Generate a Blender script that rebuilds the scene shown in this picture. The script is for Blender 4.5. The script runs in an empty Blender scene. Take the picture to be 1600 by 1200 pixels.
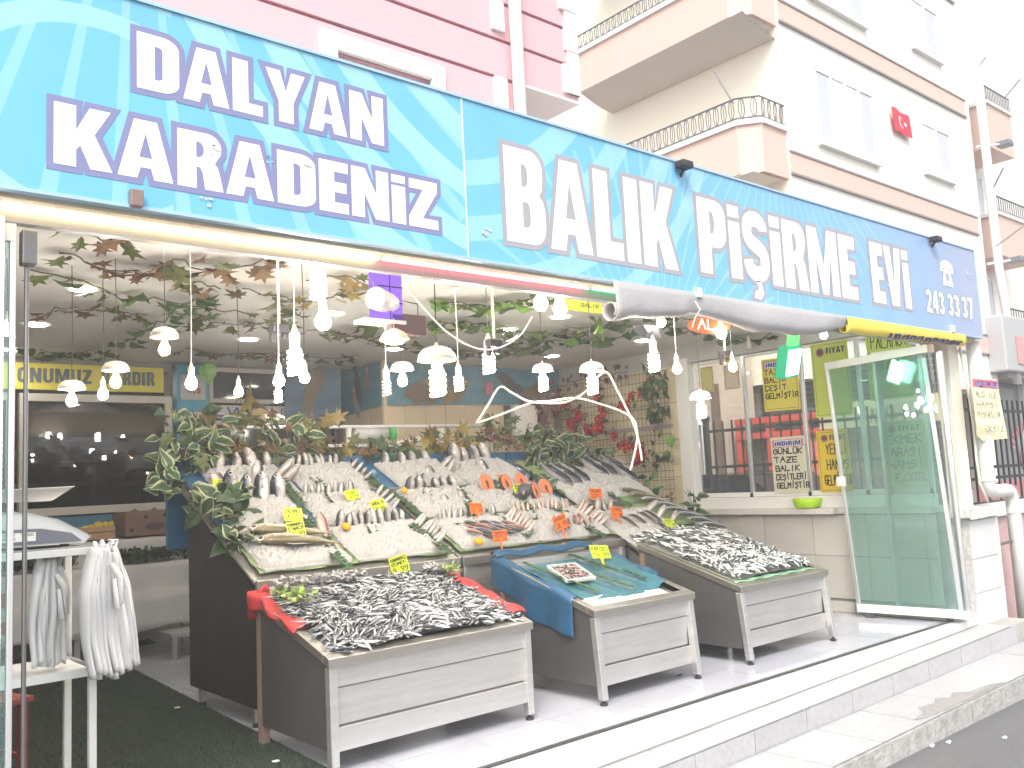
import bpy, math, random
from mathutils import Vector, Matrix
from mathutils.geometry import tessellate_polygon
random.seed(7)
R_ = random.uniform
sc = bpy.context.scene
C = sc.collection
# ---------------------------------------------------------------- camera
CAM = Vector((0, 0, 1.5)); FPX = 1408.4
yaw, pit, rol = .71213, .10698, -.05003
Fw = Vector((math.sin(yaw)*math.cos(pit), math.cos(yaw)*math.cos(pit), math.sin(pit)))
r0 = Vector((math.cos(yaw), -math.sin(yaw), 0)); u0 = r0.cross(Fw)
Rt = r0*math.cos(rol)+u0*math.sin(rol); Up = -r0*math.sin(rol)+u0*math.cos(rol)
cd = bpy.data.cameras.new('camera'); cam = bpy.data.objects.new('camera', cd); C.objects.link(cam)
M3 = Matrix((Rt, Up, -Fw)).transposed()
cam.matrix_world = Matrix.Translation(CAM) @ M3.to_4x4()
cd.sensor_width = 36; cd.lens = FPX*36/1600; cd.clip_start = .05; cd.clip_end = 900
sc.camera = cam
# ---------------------------------------------------------------- sky and sun
W = bpy.data.worlds.new('World'); sc.world = W; W.use_nodes = True
nt = W.node_tree; bg = nt.nodes['Background']
sky = nt.nodes.new('ShaderNodeTexSky'); sky.sky_type = 'NISHITA'; sky.sun_disc = False
SUN_EL, SUN_AZ = math.radians(50), math.radians(228)      # azimuth clockwise from +y
sky.sun_elevation = SUN_EL; sky.sun_rotation = SUN_AZ; sky.dust_density = 4; sky.air_density = 1.0; sky.ozone_density = 1
hs = nt.nodes.new('ShaderNodeHueSaturation'); hs.inputs['Saturation'].default_value = .25
nt.links.new(sky.outputs[0], hs.inputs['Color']); nt.links.new(hs.outputs[0], bg.inputs[0])
bg.inputs[1].default_value = .15
sl = bpy.data.lights.new('sun', 'SUN'); sl.energy = 1.1; sl.angle = math.radians(14); sl.color = (1, .96, .9)
so = bpy.data.objects.new('sun', sl); C.objects.link(so)
sd = Vector((math.sin(SUN_AZ)*math.cos(SUN_EL), math.cos(SUN_AZ)*math.cos(SUN_EL), math.sin(SUN_EL)))
so.rotation_euler = sd.to_track_quat('Z', 'Y').to_euler(); so.location = (0, -10, 20)
sc.view_settings.view_transform = 'Standard'; sc.view_settings.look = 'None'
sc.view_settings.exposure = 1.42; sc.view_settings.gamma = 1; sc.view_settings.use_curve_mapping = False
HAZE = .0075
sc.render.engine = 'CYCLES'; sc.cycles.use_denoising = True
sc.cycles.max_bounces = 10; sc.cycles.diffuse_bounces = 4; sc.cycles.transparent_max_bounces = 16; sc.cycles.sample_clamp_indirect = 6
# ---------------------------------------------------------------- helpers
def ray(x, y): return Fw + Rt*((x-800)/FPX) + Up*((600-y)/FPX)
def under(x, y, depth, ymin=4.15):       # a point that far away, kept behind the fascia
    d = ray(x, y); p = CAM+d*(depth/d.dot(Fw)); return p if p.y > ymin else CAM+d*(ymin/d.y)
def at(x, y, ax, v):                     # where the line of sight meets the real plane ax = v
    d = ray(x, y); i = 'xyz'.index(ax); return CAM + d*((v-CAM[i])/d[i])
def aton(x, y, y0, z0, m):               # ... meets the sloping surface z = z0 + m (Y - y0)
    d = ray(x, y); return CAM + d*((z0-m*y0-CAM.z+m*CAM.y)/(d.z-m*d.y))
def tag(o, label=None, cat=None, group=None, kind=None):
    if label: o['label'] = label
    if cat: o['category'] = cat
    if group: o['group'] = group
    if kind: o['kind'] = kind
    return o
def thing(name, label, cat, loc=(0, 0, 0), rz=0, group=None):
    o = bpy.data.objects.new(name, None); C.objects.link(o); o.location = loc; o.rotation_euler = (0, 0, rz)
    o.empty_display_size = .1
    return tag(o, label, cat, group)
class MB:
    def __init__(s): s.v = []; s.f = []; s.m = []; s.k = 0
    def add(s, vs, fs, k=None):
        n = len(s.v); s.v += [tuple(v) for v in vs]; s.f += [tuple(i+n for i in f) for f in fs]; s.m += [s.k if k is None else k]*len(fs); return s
    def box(s, x0, y0, z0, x1, y1, z1, k=None):
        x0, x1 = sorted((x0, x1)); y0, y1 = sorted((y0, y1)); z0, z1 = sorted((z0, z1))
        return s.add([(x, y, z) for x in (x0, x1) for y in (y0, y1) for z in (z0, z1)],
            [(0, 1, 3, 2), (4, 6, 7, 5), (0, 4, 5, 1), (2, 3, 7, 6), (0, 2, 6, 4), (1, 5, 7, 3)], k)
    def hexa(s, p, k=None):               # 8 points: bottom 4 (ccw), top 4
        return s.add(p, [(3, 2, 1, 0), (4, 5, 6, 7), (0, 1, 5, 4), (1, 2, 6, 5), (2, 3, 7, 6), (3, 0, 4, 7)], k)
    def quad(s, a, b, c, d, k=None): return s.add([a, b, c, d], [(0, 1, 2, 3)], k)
    def prism(s, poly, ax, a, b, k=None): # poly in the two other axes
        def P(q, t):
            return (t, q[0], q[1]) if ax == 'x' else (q[0], t, q[1]) if ax == 'y' else (q[0], q[1], t)
        n = len(poly); vs = [P(q, a) for q in poly]+[P(q, b) for q in poly]
        tr = tessellate_polygon([[Vector((q[0], q[1], 0)) for q in poly]])
        fs = [tuple(t) for t in tr]+[tuple(n+i for i in reversed(t)) for t in tr]+[(i, (i+1) % n, n+(i+1) % n, n+i) for i in range(n)]
        return s.add(vs, fs, k)
    def tube(s, pts, r, n=6, k=None, closed=False):
        pts = [Vector(p) for p in pts]; vs = []; fs = []; N = len(pts)
        prev = None
        for i, p in enumerate(pts):
            t = (pts[min(i+1, N-1)]-pts[max(i-1, 0)])
            if t.length < 1e-9: t = Vector((0, 0, 1))
            t.normalize()
            if prev is None:
                a = Vector((0, 0, 1)) if abs(t.z) < .9 else Vector((1, 0, 0)); e = t.cross(a).normalized()
            else: e = (prev-t*prev.dot(t)).normalized()
            prev = e; g = t.cross(e); rr = r[i] if isinstance(r, (list, tuple)) else r
            for j in range(n):
                a = 2*math.pi*j/n; vs.append(p+(e*math.cos(a)+g*math.sin(a))*rr)
        for i in range(N-1):
            for j in range(n): fs.append((i*n+j, i*n+(j+1) % n, (i+1)*n+(j+1) % n, (i+1)*n+j))
        fs += [tuple(range(n-1, -1, -1)), tuple((N-1)*n+j for j in range(n))]
        return s.add(vs, fs, k)
    def lathe(s, prof, n=16, o=(0, 0, 0), k=None, cap=True):   # prof: (r, z)
        vs = []; fs = []; N = len(prof)
        for r, z in prof:
            for j in range(n):
                a = 2*math.pi*j/n; vs.append((o[0]+r*math.cos(a), o[1]+r*math.sin(a), o[2]+z))
        for i in range(N-1):
            for j in range(n): fs.append((i*n+j, i*n+(j+1) % n, (i+1)*n+(j+1) % n, (i+1)*n+j))
        if cap: fs += [tuple(range(n-1, -1, -1)), tuple((N-1)*n+j for j in range(n))]
        return s.add(vs, fs, k)
    def grid(s, fn, nu, nv, k=None):
        vs = [fn(i/nu, j/nv) for j in range(nv+1) for i in range(nu+1)]
        fs = [(j*(nu+1)+i, j*(nu+1)+i+1, (j+1)*(nu+1)+i+1, (j+1)*(nu+1)+i) for j in range(nv) for i in range(nu)]
        return s.add(vs, fs, k)
    def poly(s, loops, fn, k=None):       # filled flat shape with holes, mapped by fn(x, y)
        flat = [q for l in loops for q in l]
        tr = tessellate_polygon([[Vector((q[0], q[1], 0)) for q in l] for l in loops])
        out = []
        for t in tr:
            a, b, c = (flat[i] for i in t)
            if (b[0]-a[0])*(c[1]-a[1])-(b[1]-a[1])*(c[0]-a[0]) < 0: t = (t[0], t[2], t[1])
            out.append(tuple(t))
        return s.add([fn(*q) for q in flat], out, k)
    def mesh(s, name, mats, smooth=False, base=None):
        me = bpy.data.meshes.new(name); b = Vector(base) if base is not None else Vector((0, 0, 0))
        me.from_pydata([tuple(Vector(v)-b) for v in s.v], [], s.f)
        for m in (mats if isinstance(mats, (list, tuple)) else [mats]): me.materials.append(m)
        me.polygons.foreach_set('material_index', s.m)
        if smooth: me.polygons.foreach_set('use_smooth', [True]*len(me.polygons))
        me.update(); return me
    def build(s, name, mats, parent=None, smooth=False, world=True, base=None, bevel=0):
        """world: the coordinates are world ones, moved into the parent's frame"""
        b = None; pl = None
        if parent is not None and world:
            pm = parent.matrix_basis.copy()
            if parent.parent: pm = parent.parent.matrix_basis @ pm
            inv = pm.inverted(); s.v = [tuple(inv @ Vector(v)) for v in s.v]
        elif parent is None: b = base
        o = bpy.data.objects.new(name, s.mesh(name, mats, smooth, b)); C.objects.link(o)
        if parent is not None: o.parent = parent
        elif b is not None: o.location = b
        if bevel:
            bv = o.modifiers.new('bevel', 'BEVEL'); bv.width = bevel; bv.segments = 2; bv.limit_method = 'ANGLE'; bv.harden_normals = False
        return o
def inst(name, me, parent=None, loc=(0, 0, 0), rot=None, scale=1):
    o = bpy.data.objects.new(name, me); C.objects.link(o)
    if parent is not None: o.parent = parent
    S = scale if isinstance(scale, (tuple, list)) else (scale,)*3
    Rm = rot.to_4x4() if rot is not None else Matrix()
    o.matrix_basis = Matrix.Translation(Vector(loc)) @ Rm @ Matrix.Diagonal((*S, 1))
    return o
def copy_tree(o, parent=None):
    c = o.copy(); C.objects.link(c); c.parent = parent
    for ch in [q for q in bpy.data.objects if q.parent == o]: copy_tree(ch, c)
    return c
def frame(d, up=(0, 0, 1)):               # rotation whose x axis runs along d
    x = Vector(d).normalized(); u = Vector(up); y = u.cross(x)
    if y.length < 1e-4: y = Vector((0, 1, 0)).cross(x)
    y.normalize(); return Matrix((x, y, x.cross(y))).transposed()
# ---------------------------------------------------------------- materials
MT = {}
def mat(name, col, rough=.5, metal=0, noise=None, bump=None, rnd=0, emit=0, ecol=None, alpha=1, trans=0, ior=1.45, tint=None, spec=None, sss=0):
    if name in MT: return MT[name]
    m = bpy.data.materials.new(name); m.use_nodes = True; t = m.node_tree; N = t.nodes; L = t.links
    b = N['Principled BSDF']; b.inputs['Base Color'].default_value = (*col, 1); b.inputs['Roughness'].default_value = rough
    b.inputs['Metallic'].default_value = metal; b.inputs['IOR'].default_value = ior
    if spec is not None: b.inputs['Specular IOR Level'].default_value = spec
    if trans: b.inputs['Transmission Weight'].default_value = trans
    if alpha < 1: b.inputs['Alpha'].default_value = alpha
    if emit: b.inputs['Emission Color'].default_value = (*(ecol or col), 1); b.inputs['Emission Strength'].default_value = emit
    if sss: b.inputs['Subsurface Weight'].default_value = sss; b.inputs['Subsurface Radius'].default_value = (.02, .02, .02)
    src = None
    if noise or bump: tc = N.new('ShaderNodeTexCoord')
    def nz(scale, det=5):
        n = N.new('ShaderNodeTexNoise'); n.inputs['Scale'].default_value = scale if not isinstance(scale, tuple) else 1; n.inputs['Detail'].default_value = det; n.inputs['Roughness'].default_value = .6
        if isinstance(scale, tuple):
            mp = N.new('ShaderNodeMapping'); mp.inputs['Scale'].default_value = scale; L.new(tc.outputs['Object'], mp.inputs[0]); L.new(mp.outputs[0], n.inputs['Vector'])
        else: L.new(tc.outputs['Object'], n.inputs['Vector'])
        return n
    if noise:
        for sc_, amt, tn in (noise if isinstance(noise, list) else [noise]):
            n = nz(sc_); cr = N.new('ShaderNodeMapRange'); cr.inputs['From Min'].default_value = .35; cr.inputs['From Max'].default_value = .7
            cr.inputs['To Min'].default_value = 0; cr.inputs['To Max'].default_value = amt; L.new(n.outputs['Fac'], cr.inputs[0])
            mx = N.new('ShaderNodeMix'); mx.data_type = 'RGBA'; L.new(cr.outputs[0], mx.inputs['Factor'])
            if src: L.new(src, mx.inputs['A'])
            else: mx.inputs['A'].default_value = (*col, 1)
            mx.inputs['B'].default_value = (*tn, 1); src = mx.outputs['Result']
            if metal: 
                mr = N.new('ShaderNodeMapRange'); mr.inputs['To Min'].default_value = rough*.8; mr.inputs['To Max'].default_value = min(1, rough*1.35); L.new(n.outputs['Fac'], mr.inputs[0]); L.new(mr.outputs[0], b.inputs['Roughness'])
    if rnd:
        oi = N.new('ShaderNodeObjectInfo'); mr = N.new('ShaderNodeMapRange'); mr.inputs['To Min'].default_value = 1-rnd; mr.inputs['To Max'].default_value = 1+rnd*.6
        L.new(oi.outputs['Random'], mr.inputs[0]); h = N.new('ShaderNodeHueSaturation'); L.new(mr.outputs[0], h.inputs['Value'])
        mh = N.new('ShaderNodeMapRange'); mh.inputs['To Min'].default_value = .5-rnd*.05; mh.inputs['To Max'].default_value = .5+rnd*.05; L.new(oi.outputs['Random'], mh.inputs[0]); L.new(mh.outputs[0], h.inputs['Hue'])
        if src: L.new(src, h.inputs['Color'])
        else: h.inputs['Color'].default_value = (*col, 1)
        src = h.outputs[0]
    if src: L.new(src, b.inputs['Base Color'])
    if bump:
        n = nz(bump[0], 4); bp = N.new('ShaderNodeBump'); bp.inputs['Strength'].default_value = bump[1]; bp.inputs['Distance'].default_value = bump[2] if len(bump) > 2 else .01
        L.new(n.outputs['Fac'], bp.inputs['Height']); L.new(bp.outputs[0], b.inputs['Normal'])
    MT[name] = m; return m
WHITE = mat('white_paint', (.78, .77, .74), .45, noise=(3, .25, (.6, .58, .54)))
STEEL = mat('brushed_steel', (.72, .71, .70), .36, .85, noise=[((3, 3, 40), .35, (.45, .44, .42)), (2.5, .3, (.5, .47, .42))], bump=((60, 60, 2), .03))
STEELD = mat('steel_dark_shaded', (.22, .215, .215), .42, .85, noise=(3, .4, (.15, .15, .15)))  # dark fittings; on side panels the dim reflection is put into the colour
STEELR = mat('steel_rim', (.48, .46, .42), .35, .9, noise=(6, .4, (.32, .3, .26)))
ALU = mat('aluminium', (.72, .73, .73), .3, .7)
ALUW = mat('white_aluminium', (.78, .77, .73), .4)
BLACK = mat('black_iron', (.02, .02, .022), .5)
BLACKP = mat('black_plastic', (.03, .03, .035), .45)
DARKGLASS = mat('dark_window_glass', (.03, .035, .045), .06, spec=.8)
TILEF = mat('floor_tile_glaze', (.42, .43, .48), .12, noise=[(5, .35, (.37, .38, .43)), (1.2, .3, (.35, .34, .34))], rnd=.04, bump=(9, .02))
GROUT = mat('grout', (.22, .21, .2), .9)
STEPT = mat('step_tile', (.41, .41, .42), .35, noise=[(4, .45, (.35, .345, .34)), (22, .35, (.21, .20, .19))], rnd=.05)
MARBLE = mat('sill_marble', (.68, .66, .62), .35, noise=[(9, .5, (.5, .46, .42)), (60, .3, (.42, .33, .3))])
CONC = mat('rough_concrete', (.36, .34, .32), .9, noise=[(6, .7, (.22, .21, .2)), (40, .4, (.5, .48, .45))], bump=(30, .6, .02))
def glass(name, col, a):
    if name in MT: return MT[name]
    m = bpy.data.materials.new(name); m.use_nodes = True; t = m.node_tree; N = t.nodes
    N.remove(N['Principled BSDF']); g = N.new('ShaderNodeBsdfGlossy'); g.inputs['Roughness'].default_value = .02; g.inputs[0].default_value = (1, 1, 1, 1)
    tr = N.new('ShaderNodeBsdfTransparent'); tr.inputs[0].default_value = (*col, 1)
    fr = N.new('ShaderNodeFresnel'); fr.inputs[0].default_value = 1.5; mr = N.new('ShaderNodeMath'); mr.operation = 'MULTIPLY_ADD'; mr.inputs[1].default_value = 1; mr.inputs[2].default_value = a
    df = N.new('ShaderNodeBsdfDiffuse'); df.inputs[0].default_value = (*[.1+.55*c*c for c in col], 1)
    mx = N.new('ShaderNodeMixShader'); m2 = N.new('ShaderNodeMixShader'); m2.inputs[0].default_value = a
    t.links.new(fr.outputs[0], mx.inputs[0]); t.links.new(tr.outputs[0], m2.inputs[1]); t.links.new(df.outputs[0], m2.inputs[2])
    t.links.new(m2.outputs[0], mx.inputs[1]); t.links.new(g.outputs[0], mx.inputs[2]); t.links.new(mx.outputs[0], N['Material Output'].inputs[0])
    MT[name] = m; return m
GLASS = glass('clear_glass', (.93, .96, .95), .05)
GGREEN = glass('green_glass', (.80, .94, .91), .13)
def emis(name, col, s):
    if name in MT: return MT[name]
    m = bpy.data.materials.new(name); m.use_nodes = True; N = m.node_tree.nodes; N.remove(N['Principled BSDF']); e = N.new('ShaderNodeEmission')
    e.inputs[0].default_value = (*col, 1); e.inputs[1].default_value = s; m.node_tree.links.new(e.outputs[0], N['Material Output'].inputs[0]); MT[name] = m; return m
LCOOL = emis('bulb_cool', (1, .94, .87), 60); LWARM = emis('bulb_warm', (1, .66, .33), 58); LDOWN = emis('downlight_glow', (1, .95, .88), 36)
# ---------------------------------------------------------------- block lettering
def arc(cx, cy, rx, ry, a0, a1, n=7): return [(cx+rx*math.cos(math.radians(a0+(a1-a0)*i/n)), cy+ry*math.sin(math.radians(a0+(a1-a0)*i/n))) for i in range(n+1)]
def rrect(x0, y0, x1, y1, rx, ry, right_only=True):
    p = [(x0, y0)]+arc(x1-rx, y0+ry, rx, ry, -90, 0)+arc(x1-rx, y1-ry, rx, ry, 0, 90)+[(x0, y1)]
    return p
def oval(x0, y0, x1, y1, rx, ry):
    return arc(x1-rx, y0+ry, rx, ry, -90, 0)+arc(x1-rx, y1-ry, rx, ry, 0, 90)+arc(x0+rx, y1-ry, rx, ry, 90, 180)+arc(x0+rx, y0+ry, rx, ry, 180, 270)
def ribbon(path, t):
    P = [Vector(p) for p in path]; L = []; Rr = []
    for i, p in enumerate(P):
        d = (P[min(i+1, len(P)-1)]-P[max(i-1, 0)]).normalized(); n = Vector((-d.y, d.x))
        L.append(tuple(p+n*t/2)); Rr.append(tuple(p-n*t/2))
    return Rr+L[::-1]
def glyph(c, s=.26, b=.2):
    """outer loops (ccw), holes and width of a heavy condensed capital of height 1"""
    w = .62; h = []
    if c == 'D': o = [rrect(0, 0, w, 1, .26, .2)]; h = [rrect(s, b, w-s*.95, 1-b, .08, .07)]
    elif c == 'A':
        w = .72; a = (w/2-.15); l = .25
        o = [[(0, 0), (l, 0), (l+.2*a*1.0, .19), (w-l-.2*a, .19), (w-l, 0), (w, 0), (w/2+.15, 1), (w/2-.15, 1)]]; h = [[(w/2-.085, .36), (w/2+.085, .36), (w/2, .78)]]
    elif c == 'L': w = .5; o = [[(0, 0), (w, 0), (w, b), (s, b), (s, 1), (0, 1)]]
    elif c == 'Y': w = .7; o = [[(w/2-.13, 0), (w/2+.13, 0), (w/2+.13, .4), (w, 1), (w-.25, 1), (w/2, .6), (.25, 1), (0, 1), (w/2-.13, .4)]]
    elif c == 'N': w = .68; o = [[(0, 0), (.23, 0), (.23, .5), (w-.25, 0), (w, 0), (w, 1), (w-.23, 1), (w-.23, .5), (.25, 1), (0, 1)]]
    elif c == 'K': w = .7; o = [[(0, 0), (s, 0), (s, .28), (.31, .36), (w-.27, 0), (w, 0), (.48, .57), (w-.02, 1), (w-.28, 1), (s, .6), (s, 1), (0, 1)]]
    elif c == 'R':
        o = [[(0, 0), (s, 0), (s, .38), (s+.05, .38), (w-s-.01, .28), (w-s+.02, 0), (w+.02, 0), (w-.03, .3)]+[(w-.06, .43), (w-.1, .47)]+arc(w-.2, .75, .2, .25, -45, 90, 8)+[(0, 1)]]
        h = [[(s, .55)]+arc(w-s-.07, .69, .08, .14, -90, 90, 6)+[(s, .83)]]
    elif c == 'P': o = [[(0, 0), (s, 0), (s, .36)]+arc(w-.22, .36+.2, .22, .2, -90, 0)+arc(w-.22, .8, .22, .2, 0, 90)+[(0, 1)]]; h = [[(s, .54)]+arc(w-s-.06, .69, .07, .15, -90, 90, 6)+[(s, .84)]]
    elif c == 'B':
        o = [[(0, 0)]+arc(w-.2, .2, .2, .2, -90, 0)+[(w, .38)]+[(w-.03, .48), (w-.09, .53), (w-.04, .6)]+arc(w-.22, .8, .2, .2, 0, 90)+[(0, 1)]]
        h = [rrect(s, .17, w-s+.02, .44, .06, .09), rrect(s, .6, w-s, .84, .06, .09)]
    elif c == 'E': w = .5; o = [[(0, 0), (w, 0), (w, b), (s, b), (s, .4), (w-.03, .4), (w-.03, .6), (s, .6), (s, 1-b), (w, 1-b), (w, 1), (0, 1)]]
    elif c == 'F': w = .5; o = [[(0, 0), (s, 0), (s, .38), (w-.03, .38), (w-.03, .58), (s, .58), (s, 1-b), (w, 1-b), (w, 1), (0, 1)]]
    elif c == 'Z': w = .58; o = [[(0, 0), (w, 0), (w, b), (.27, b), (w, 1-b), (w, 1), (.02, 1), (.02, 1-b), (w-.29, 1-b), (0, b)]]
    elif c in 'Iı': w = s; o = [[(0, 0), (s, 0), (s, 1), (0, 1)]]
    elif c == 'İ': w = s; o = [[(0, 0), (s, 0), (s, .78), (0, .78)], [(0, .84), (s, .84), (s, 1.0), (0, 1.0)]]
    elif c == 'M': w = .86; o = [[(0, 0), (.21, 0), (.21, .62), (w/2-.08, 0), (w/2+.08, 0), (w-.21, .62), (w-.21, 0), (w, 0), (w, 1), (w-.27, 1), (w/2, .42), (.27, 1), (0, 1)]]
    elif c == 'V': w = .7; o = [[(w/2-.15, 0), (w/2+.15, 0), (w, 1), (w-.26, 1), (w/2, .32), (.26, 1), (0, 1)]]
    elif c == 'T': w = .6; o = [[(w/2-s/2, 0), (w/2+s/2, 0), (w/2+s/2, 1-b), (w, 1-b), (w, 1), (0, 1), (0, 1-b), (w/2-s/2, 1-b)]]
    elif c in 'SŞ':
        t = .22; path = [(t*.45, .3)]+arc(w/2, t/2+.13, w/2-t/2, .13, 190, 360, 8)+[(w-t/2, .34)]+arc(w/2, .34, w/2-t/2, .15, 0, 70, 4)+arc(w/2, .68, w/2-t/2, .15, 250, 180, 4)+arc(w/2, 1-t/2-.13, w/2-t/2, .13, 180, -10, 8)
        o = [ribbon(path, t)]
        if c == 'Ş': o.append([(w/2-.12, -.22), (w/2+.02, -.24), (w/2+.12, -.15), (w/2+.06, .02), (w/2-.05, .02), (w/2, -.1), (w/2-.1, -.14)])
    elif c in 'OU':
        if c == 'O': o = [oval(0, 0, w, 1, .26, .26)]; h = [oval(s*.9, b, w-s*.9, 1-b, .07, .1)]
        else: o = [[(0, .25)]+arc(.25, .25, .25, .25, 180, 270)+arc(w-.25, .25, .25, .25, 270, 360)+[(w, 1), (w-.22, 1)]+arc(w/2, .28, w/2-.22, .1, 0, -180)+[(.22, 1), (0, 1)]]
    elif c == 'C': o = [ribbon(arc(w/2, .72, w/2-.11, .17, 10, 180, 8)+arc(w/2, .28, w/2-.11, .17, 180, 350, 8), .22)]
    elif c == '2': w = .5; o = [ribbon(arc(w/2, .72, w/2-.09, .19, 170, -10, 8)+[(w-.12, .55), (.12, .18)], .18), [(0, 0), (w, 0), (w, .18), (.0, .18)]]
    elif c == '3': w = .5; o = [ribbon(arc(w/2, .745, w/2-.09, .165, 165, -70, 9)+arc(w/2, .26, w/2-.09, .17, 70, -165, 9), .17)]
    elif c == '4': w = .54; o = [[(.3, 0), (.48, 0), (.48, .22), (w, .22), (w, .38), (.48, .38), (.48, 1), (.28, 1), (0, .38), (0, .22), (.3, .22)]]; h = [[(.15, .38), (.3, .38), (.3, .7)]]
    elif c == '7': w = .5; o = [[(.1, 0), (.29, 0), (w, .84), (w, 1), (0, 1), (0, .83), (.3, .83)]]
    else: return [], [], .26
    return o, h, w
def offset(loop, d, ml=2.2):              # d > 0 grows a ccw loop
    n = len(loop); out = []
    pts = [Vector(p) for i, p in enumerate(loop) if (Vector(p)-Vector(loop[i-1])).length > 1e-5]
    n = len(pts)
    for i in range(n):
        a, p, c = pts[i-1], pts[i], pts[(i+1) % n]; d1 = (p-a).normalized(); d2 = (c-p).normalized()
        n1 = Vector((d1.y, -d1.x)); n2 = Vector((d2.y, -d2.x)); m = n1+n2
        if m.length < 1e-4: m = n1
        m.normalize(); k = 1/max(m.dot(n1), 1/ml); out.append(tuple(p+m*d*k))
    return out
def block_text(txt, width, height, sp=.07):
    """loops of a line of block capitals fitted to width x height; returns (fill, outline) lists of polygon-with-holes"""
    gs = []; x = 0
    for c in txt:
        o, h, w = glyph(c); gs.append((x, o, h)); x += w+sp
    k = width/(x-sp); fill = []; line = []
    for gx, o, h in gs:
        for i, l in enumerate(o):
            S = lambda q: [((gx+a)*k, b*height) for a, b in q]
            hh = [S(q) for q in h] if i == 0 else []
            fill.append([S(l)]+[q[::-1] for q in hh]); line.append((S(l), hh))
    return fill, line
def lettering(txt, width, height, pos, rt, up, nrm, matl, parent, name='lettering', out=None, outmat=None, sp=.07, lift=.003):
    pos, rt, up, nrm = Vector(pos), Vector(rt).normalized(), Vector(up).normalized(), Vector(nrm).normalized()
    fill, line = block_text(txt, width, height, sp)
    if out:
        b = MB()
        for j, (l, hh) in enumerate(line):
            e = lift*.5+.00035*(j % 3)
            pts = [p_ for i_, p_ in enumerate(l) if (Vector(p_)-Vector(l[i_-1])).length > 1e-5]; of = offset(l, out, 1.8); F_ = lambda q, e_: pos+rt*q[0]+up*q[1]+nrm*e_
            b.poly([l], lambda x, y: pos+rt*x+up*y+nrm*e)
            for i_ in range(len(pts)):
                e2 = e+.000004*(i_+1); k_ = (i_+1) % len(pts); b.quad(F_(pts[i_], e2), F_(of[i_], e2), F_(of[k_], e2), F_(pts[k_], e2))
        b.build(name+'_outline', outmat, parent)
    b = MB()
    for pg in fill: b.poly(pg, lambda x, y: pos+rt*x+up*y+nrm*lift)
    return b.build(name, matl, parent)
# handwriting: strokes on a 4 x 6 grid
HW = {'A': '00-26-40;13-33', 'B': '00-06-36-44-33-03;33-42-40-00', 'C': '45-26-06-00-20-41', 'D': '00-06-26-43-20-00', 'E': '46-06-00-40;03-33', 'F': '00-06-46;03-33', 'G': '45-26-05-01-20-41-43-23', 'H': '00-06;40-46;03-43',
 'I': '20-26', 'K': '00-06;46-03-40', 'L': '06-00-40', 'M': '00-06-23-46-40', 'N': '00-06-40-46', 'O': '20-01-05-26-45-41-20', 'P': '00-06-36-45-33-03', 'R': '00-06-36-45-33-03;23-40', 'S': '45-26-15-04-33-42-31-10-00', 'T': '06-46;26-20',
 'U': '06-01-20-41-46', 'V': '06-20-46', 'Y': '06-23-46;23-20', 'Z': '06-46-00-40;13-33', '0': '20-01-05-26-45-41-20', '1': '04-26-20', '2': '05-26-45-43-00-40', '3': '05-26-45-33-13-33-41-20-01', '4': '30-36-01-41', '5': '46-06-03-33-42-31-00',
 '6': '46-04-01-20-41-33-03', '7': '06-46-10;13-33', '8': '23-05-26-45-23-01-20-41-23', '9': '43-13-05-26-45-41-10', '.': '10-20', '-': '13-33', ',': '20-1a'}
DIA = {'İ': ('I', '27-28'), 'Ş': ('S', '20-2b'), 'Ç': ('C', '20-2b'), 'Ü': ('U', '17-18;37-38'), 'Ö': ('O', '17-18;37-38'), 'Ğ': ('G', '17-37')}
def hand(b, txt, x, y, w, h, t, fn, k=None, rs=None):
    rs = rs or random.Random(len(txt)*7+int(abs(x)*100)); n = max(1, len(txt)); cw = w/n
    for i, c in enumerate(txt):
        parts = []
        if c in DIA: parts = [HW[DIA[c][0]], DIA[c][1]]
        elif c in HW: parts = [HW[c]]
        jy = rs.uniform(-.05, .05)*h; sh = rs.uniform(-.03, .12)
        for st in ';'.join(parts).split(';'):
            if not st: continue
            P = []
            for q in st.split('-'):
                gx = int(q[0]); gy = {'a': -1, 'b': -1.4}.get(q[1], None); gy = int(q[1]) if gy is None else gy
                P.append(Vector((x+i*cw+(gx/4+sh*gy/6+rs.uniform(-.03, .03))*cw*.74, y+jy+(gy/6+rs.uniform(-.02, .02))*h)))
            for p, q in zip(P, P[1:]):
                d = (q-p); 
                if d.length < 1e-6: continue
                d = d.normalized(); nn = Vector((-d.y, d.x))*t/2; e = d*t*.4
                b.add([fn(*(p-e-nn)), fn(*(q+e-nn)), fn(*(q+e+nn)), fn(*(p-e+nn))], [(0, 1, 2, 3)], k)

# ================================================================ STRUCTURE
ASPH = mat('asphalt', (.10, .10, .105), .9, noise=[(2, .5, (.13, .13, .135)), (90, .5, (.17, .17, .17))], bump=(120, .8, .01))
tag(MB().quad((-300, -300, -.43), (300, -300, -.43), (300, 300, -.43), (-300, 300, -.43)).build('road', ASPH), kind='structure')
f1 = lambda x: -.15+.017*(x-4)
f2 = lambda x: -.30+.012*(x-4)
st = MB(); st.hexa([(-3, 3.56, -.45), (9.5, 3.56, -.45), (9.5, 3.84, -.45), (-3, 3.84, -.45), (-3, 3.56, f1(-3)-.012), (9.5, 3.56, f1(9.5)-.012), (9.5, 3.84, f1(9.5)-.012), (-3, 3.84, f1(-3)-.012)])
step = tag(st.build('upper_step', CONC), kind='structure')
st = MB(); st.hexa([(-3, 3.07, -.45), (14, 3.07, -.45), (14, 3.56, -.45), (-3, 3.56, -.45), (-3, 3.07, f2(-3)-.012), (14, 3.07, f2(14)-.012), (14, 3.56, f2(14)-.012), (-3, 3.56, f2(-3)-.012)])
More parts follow.
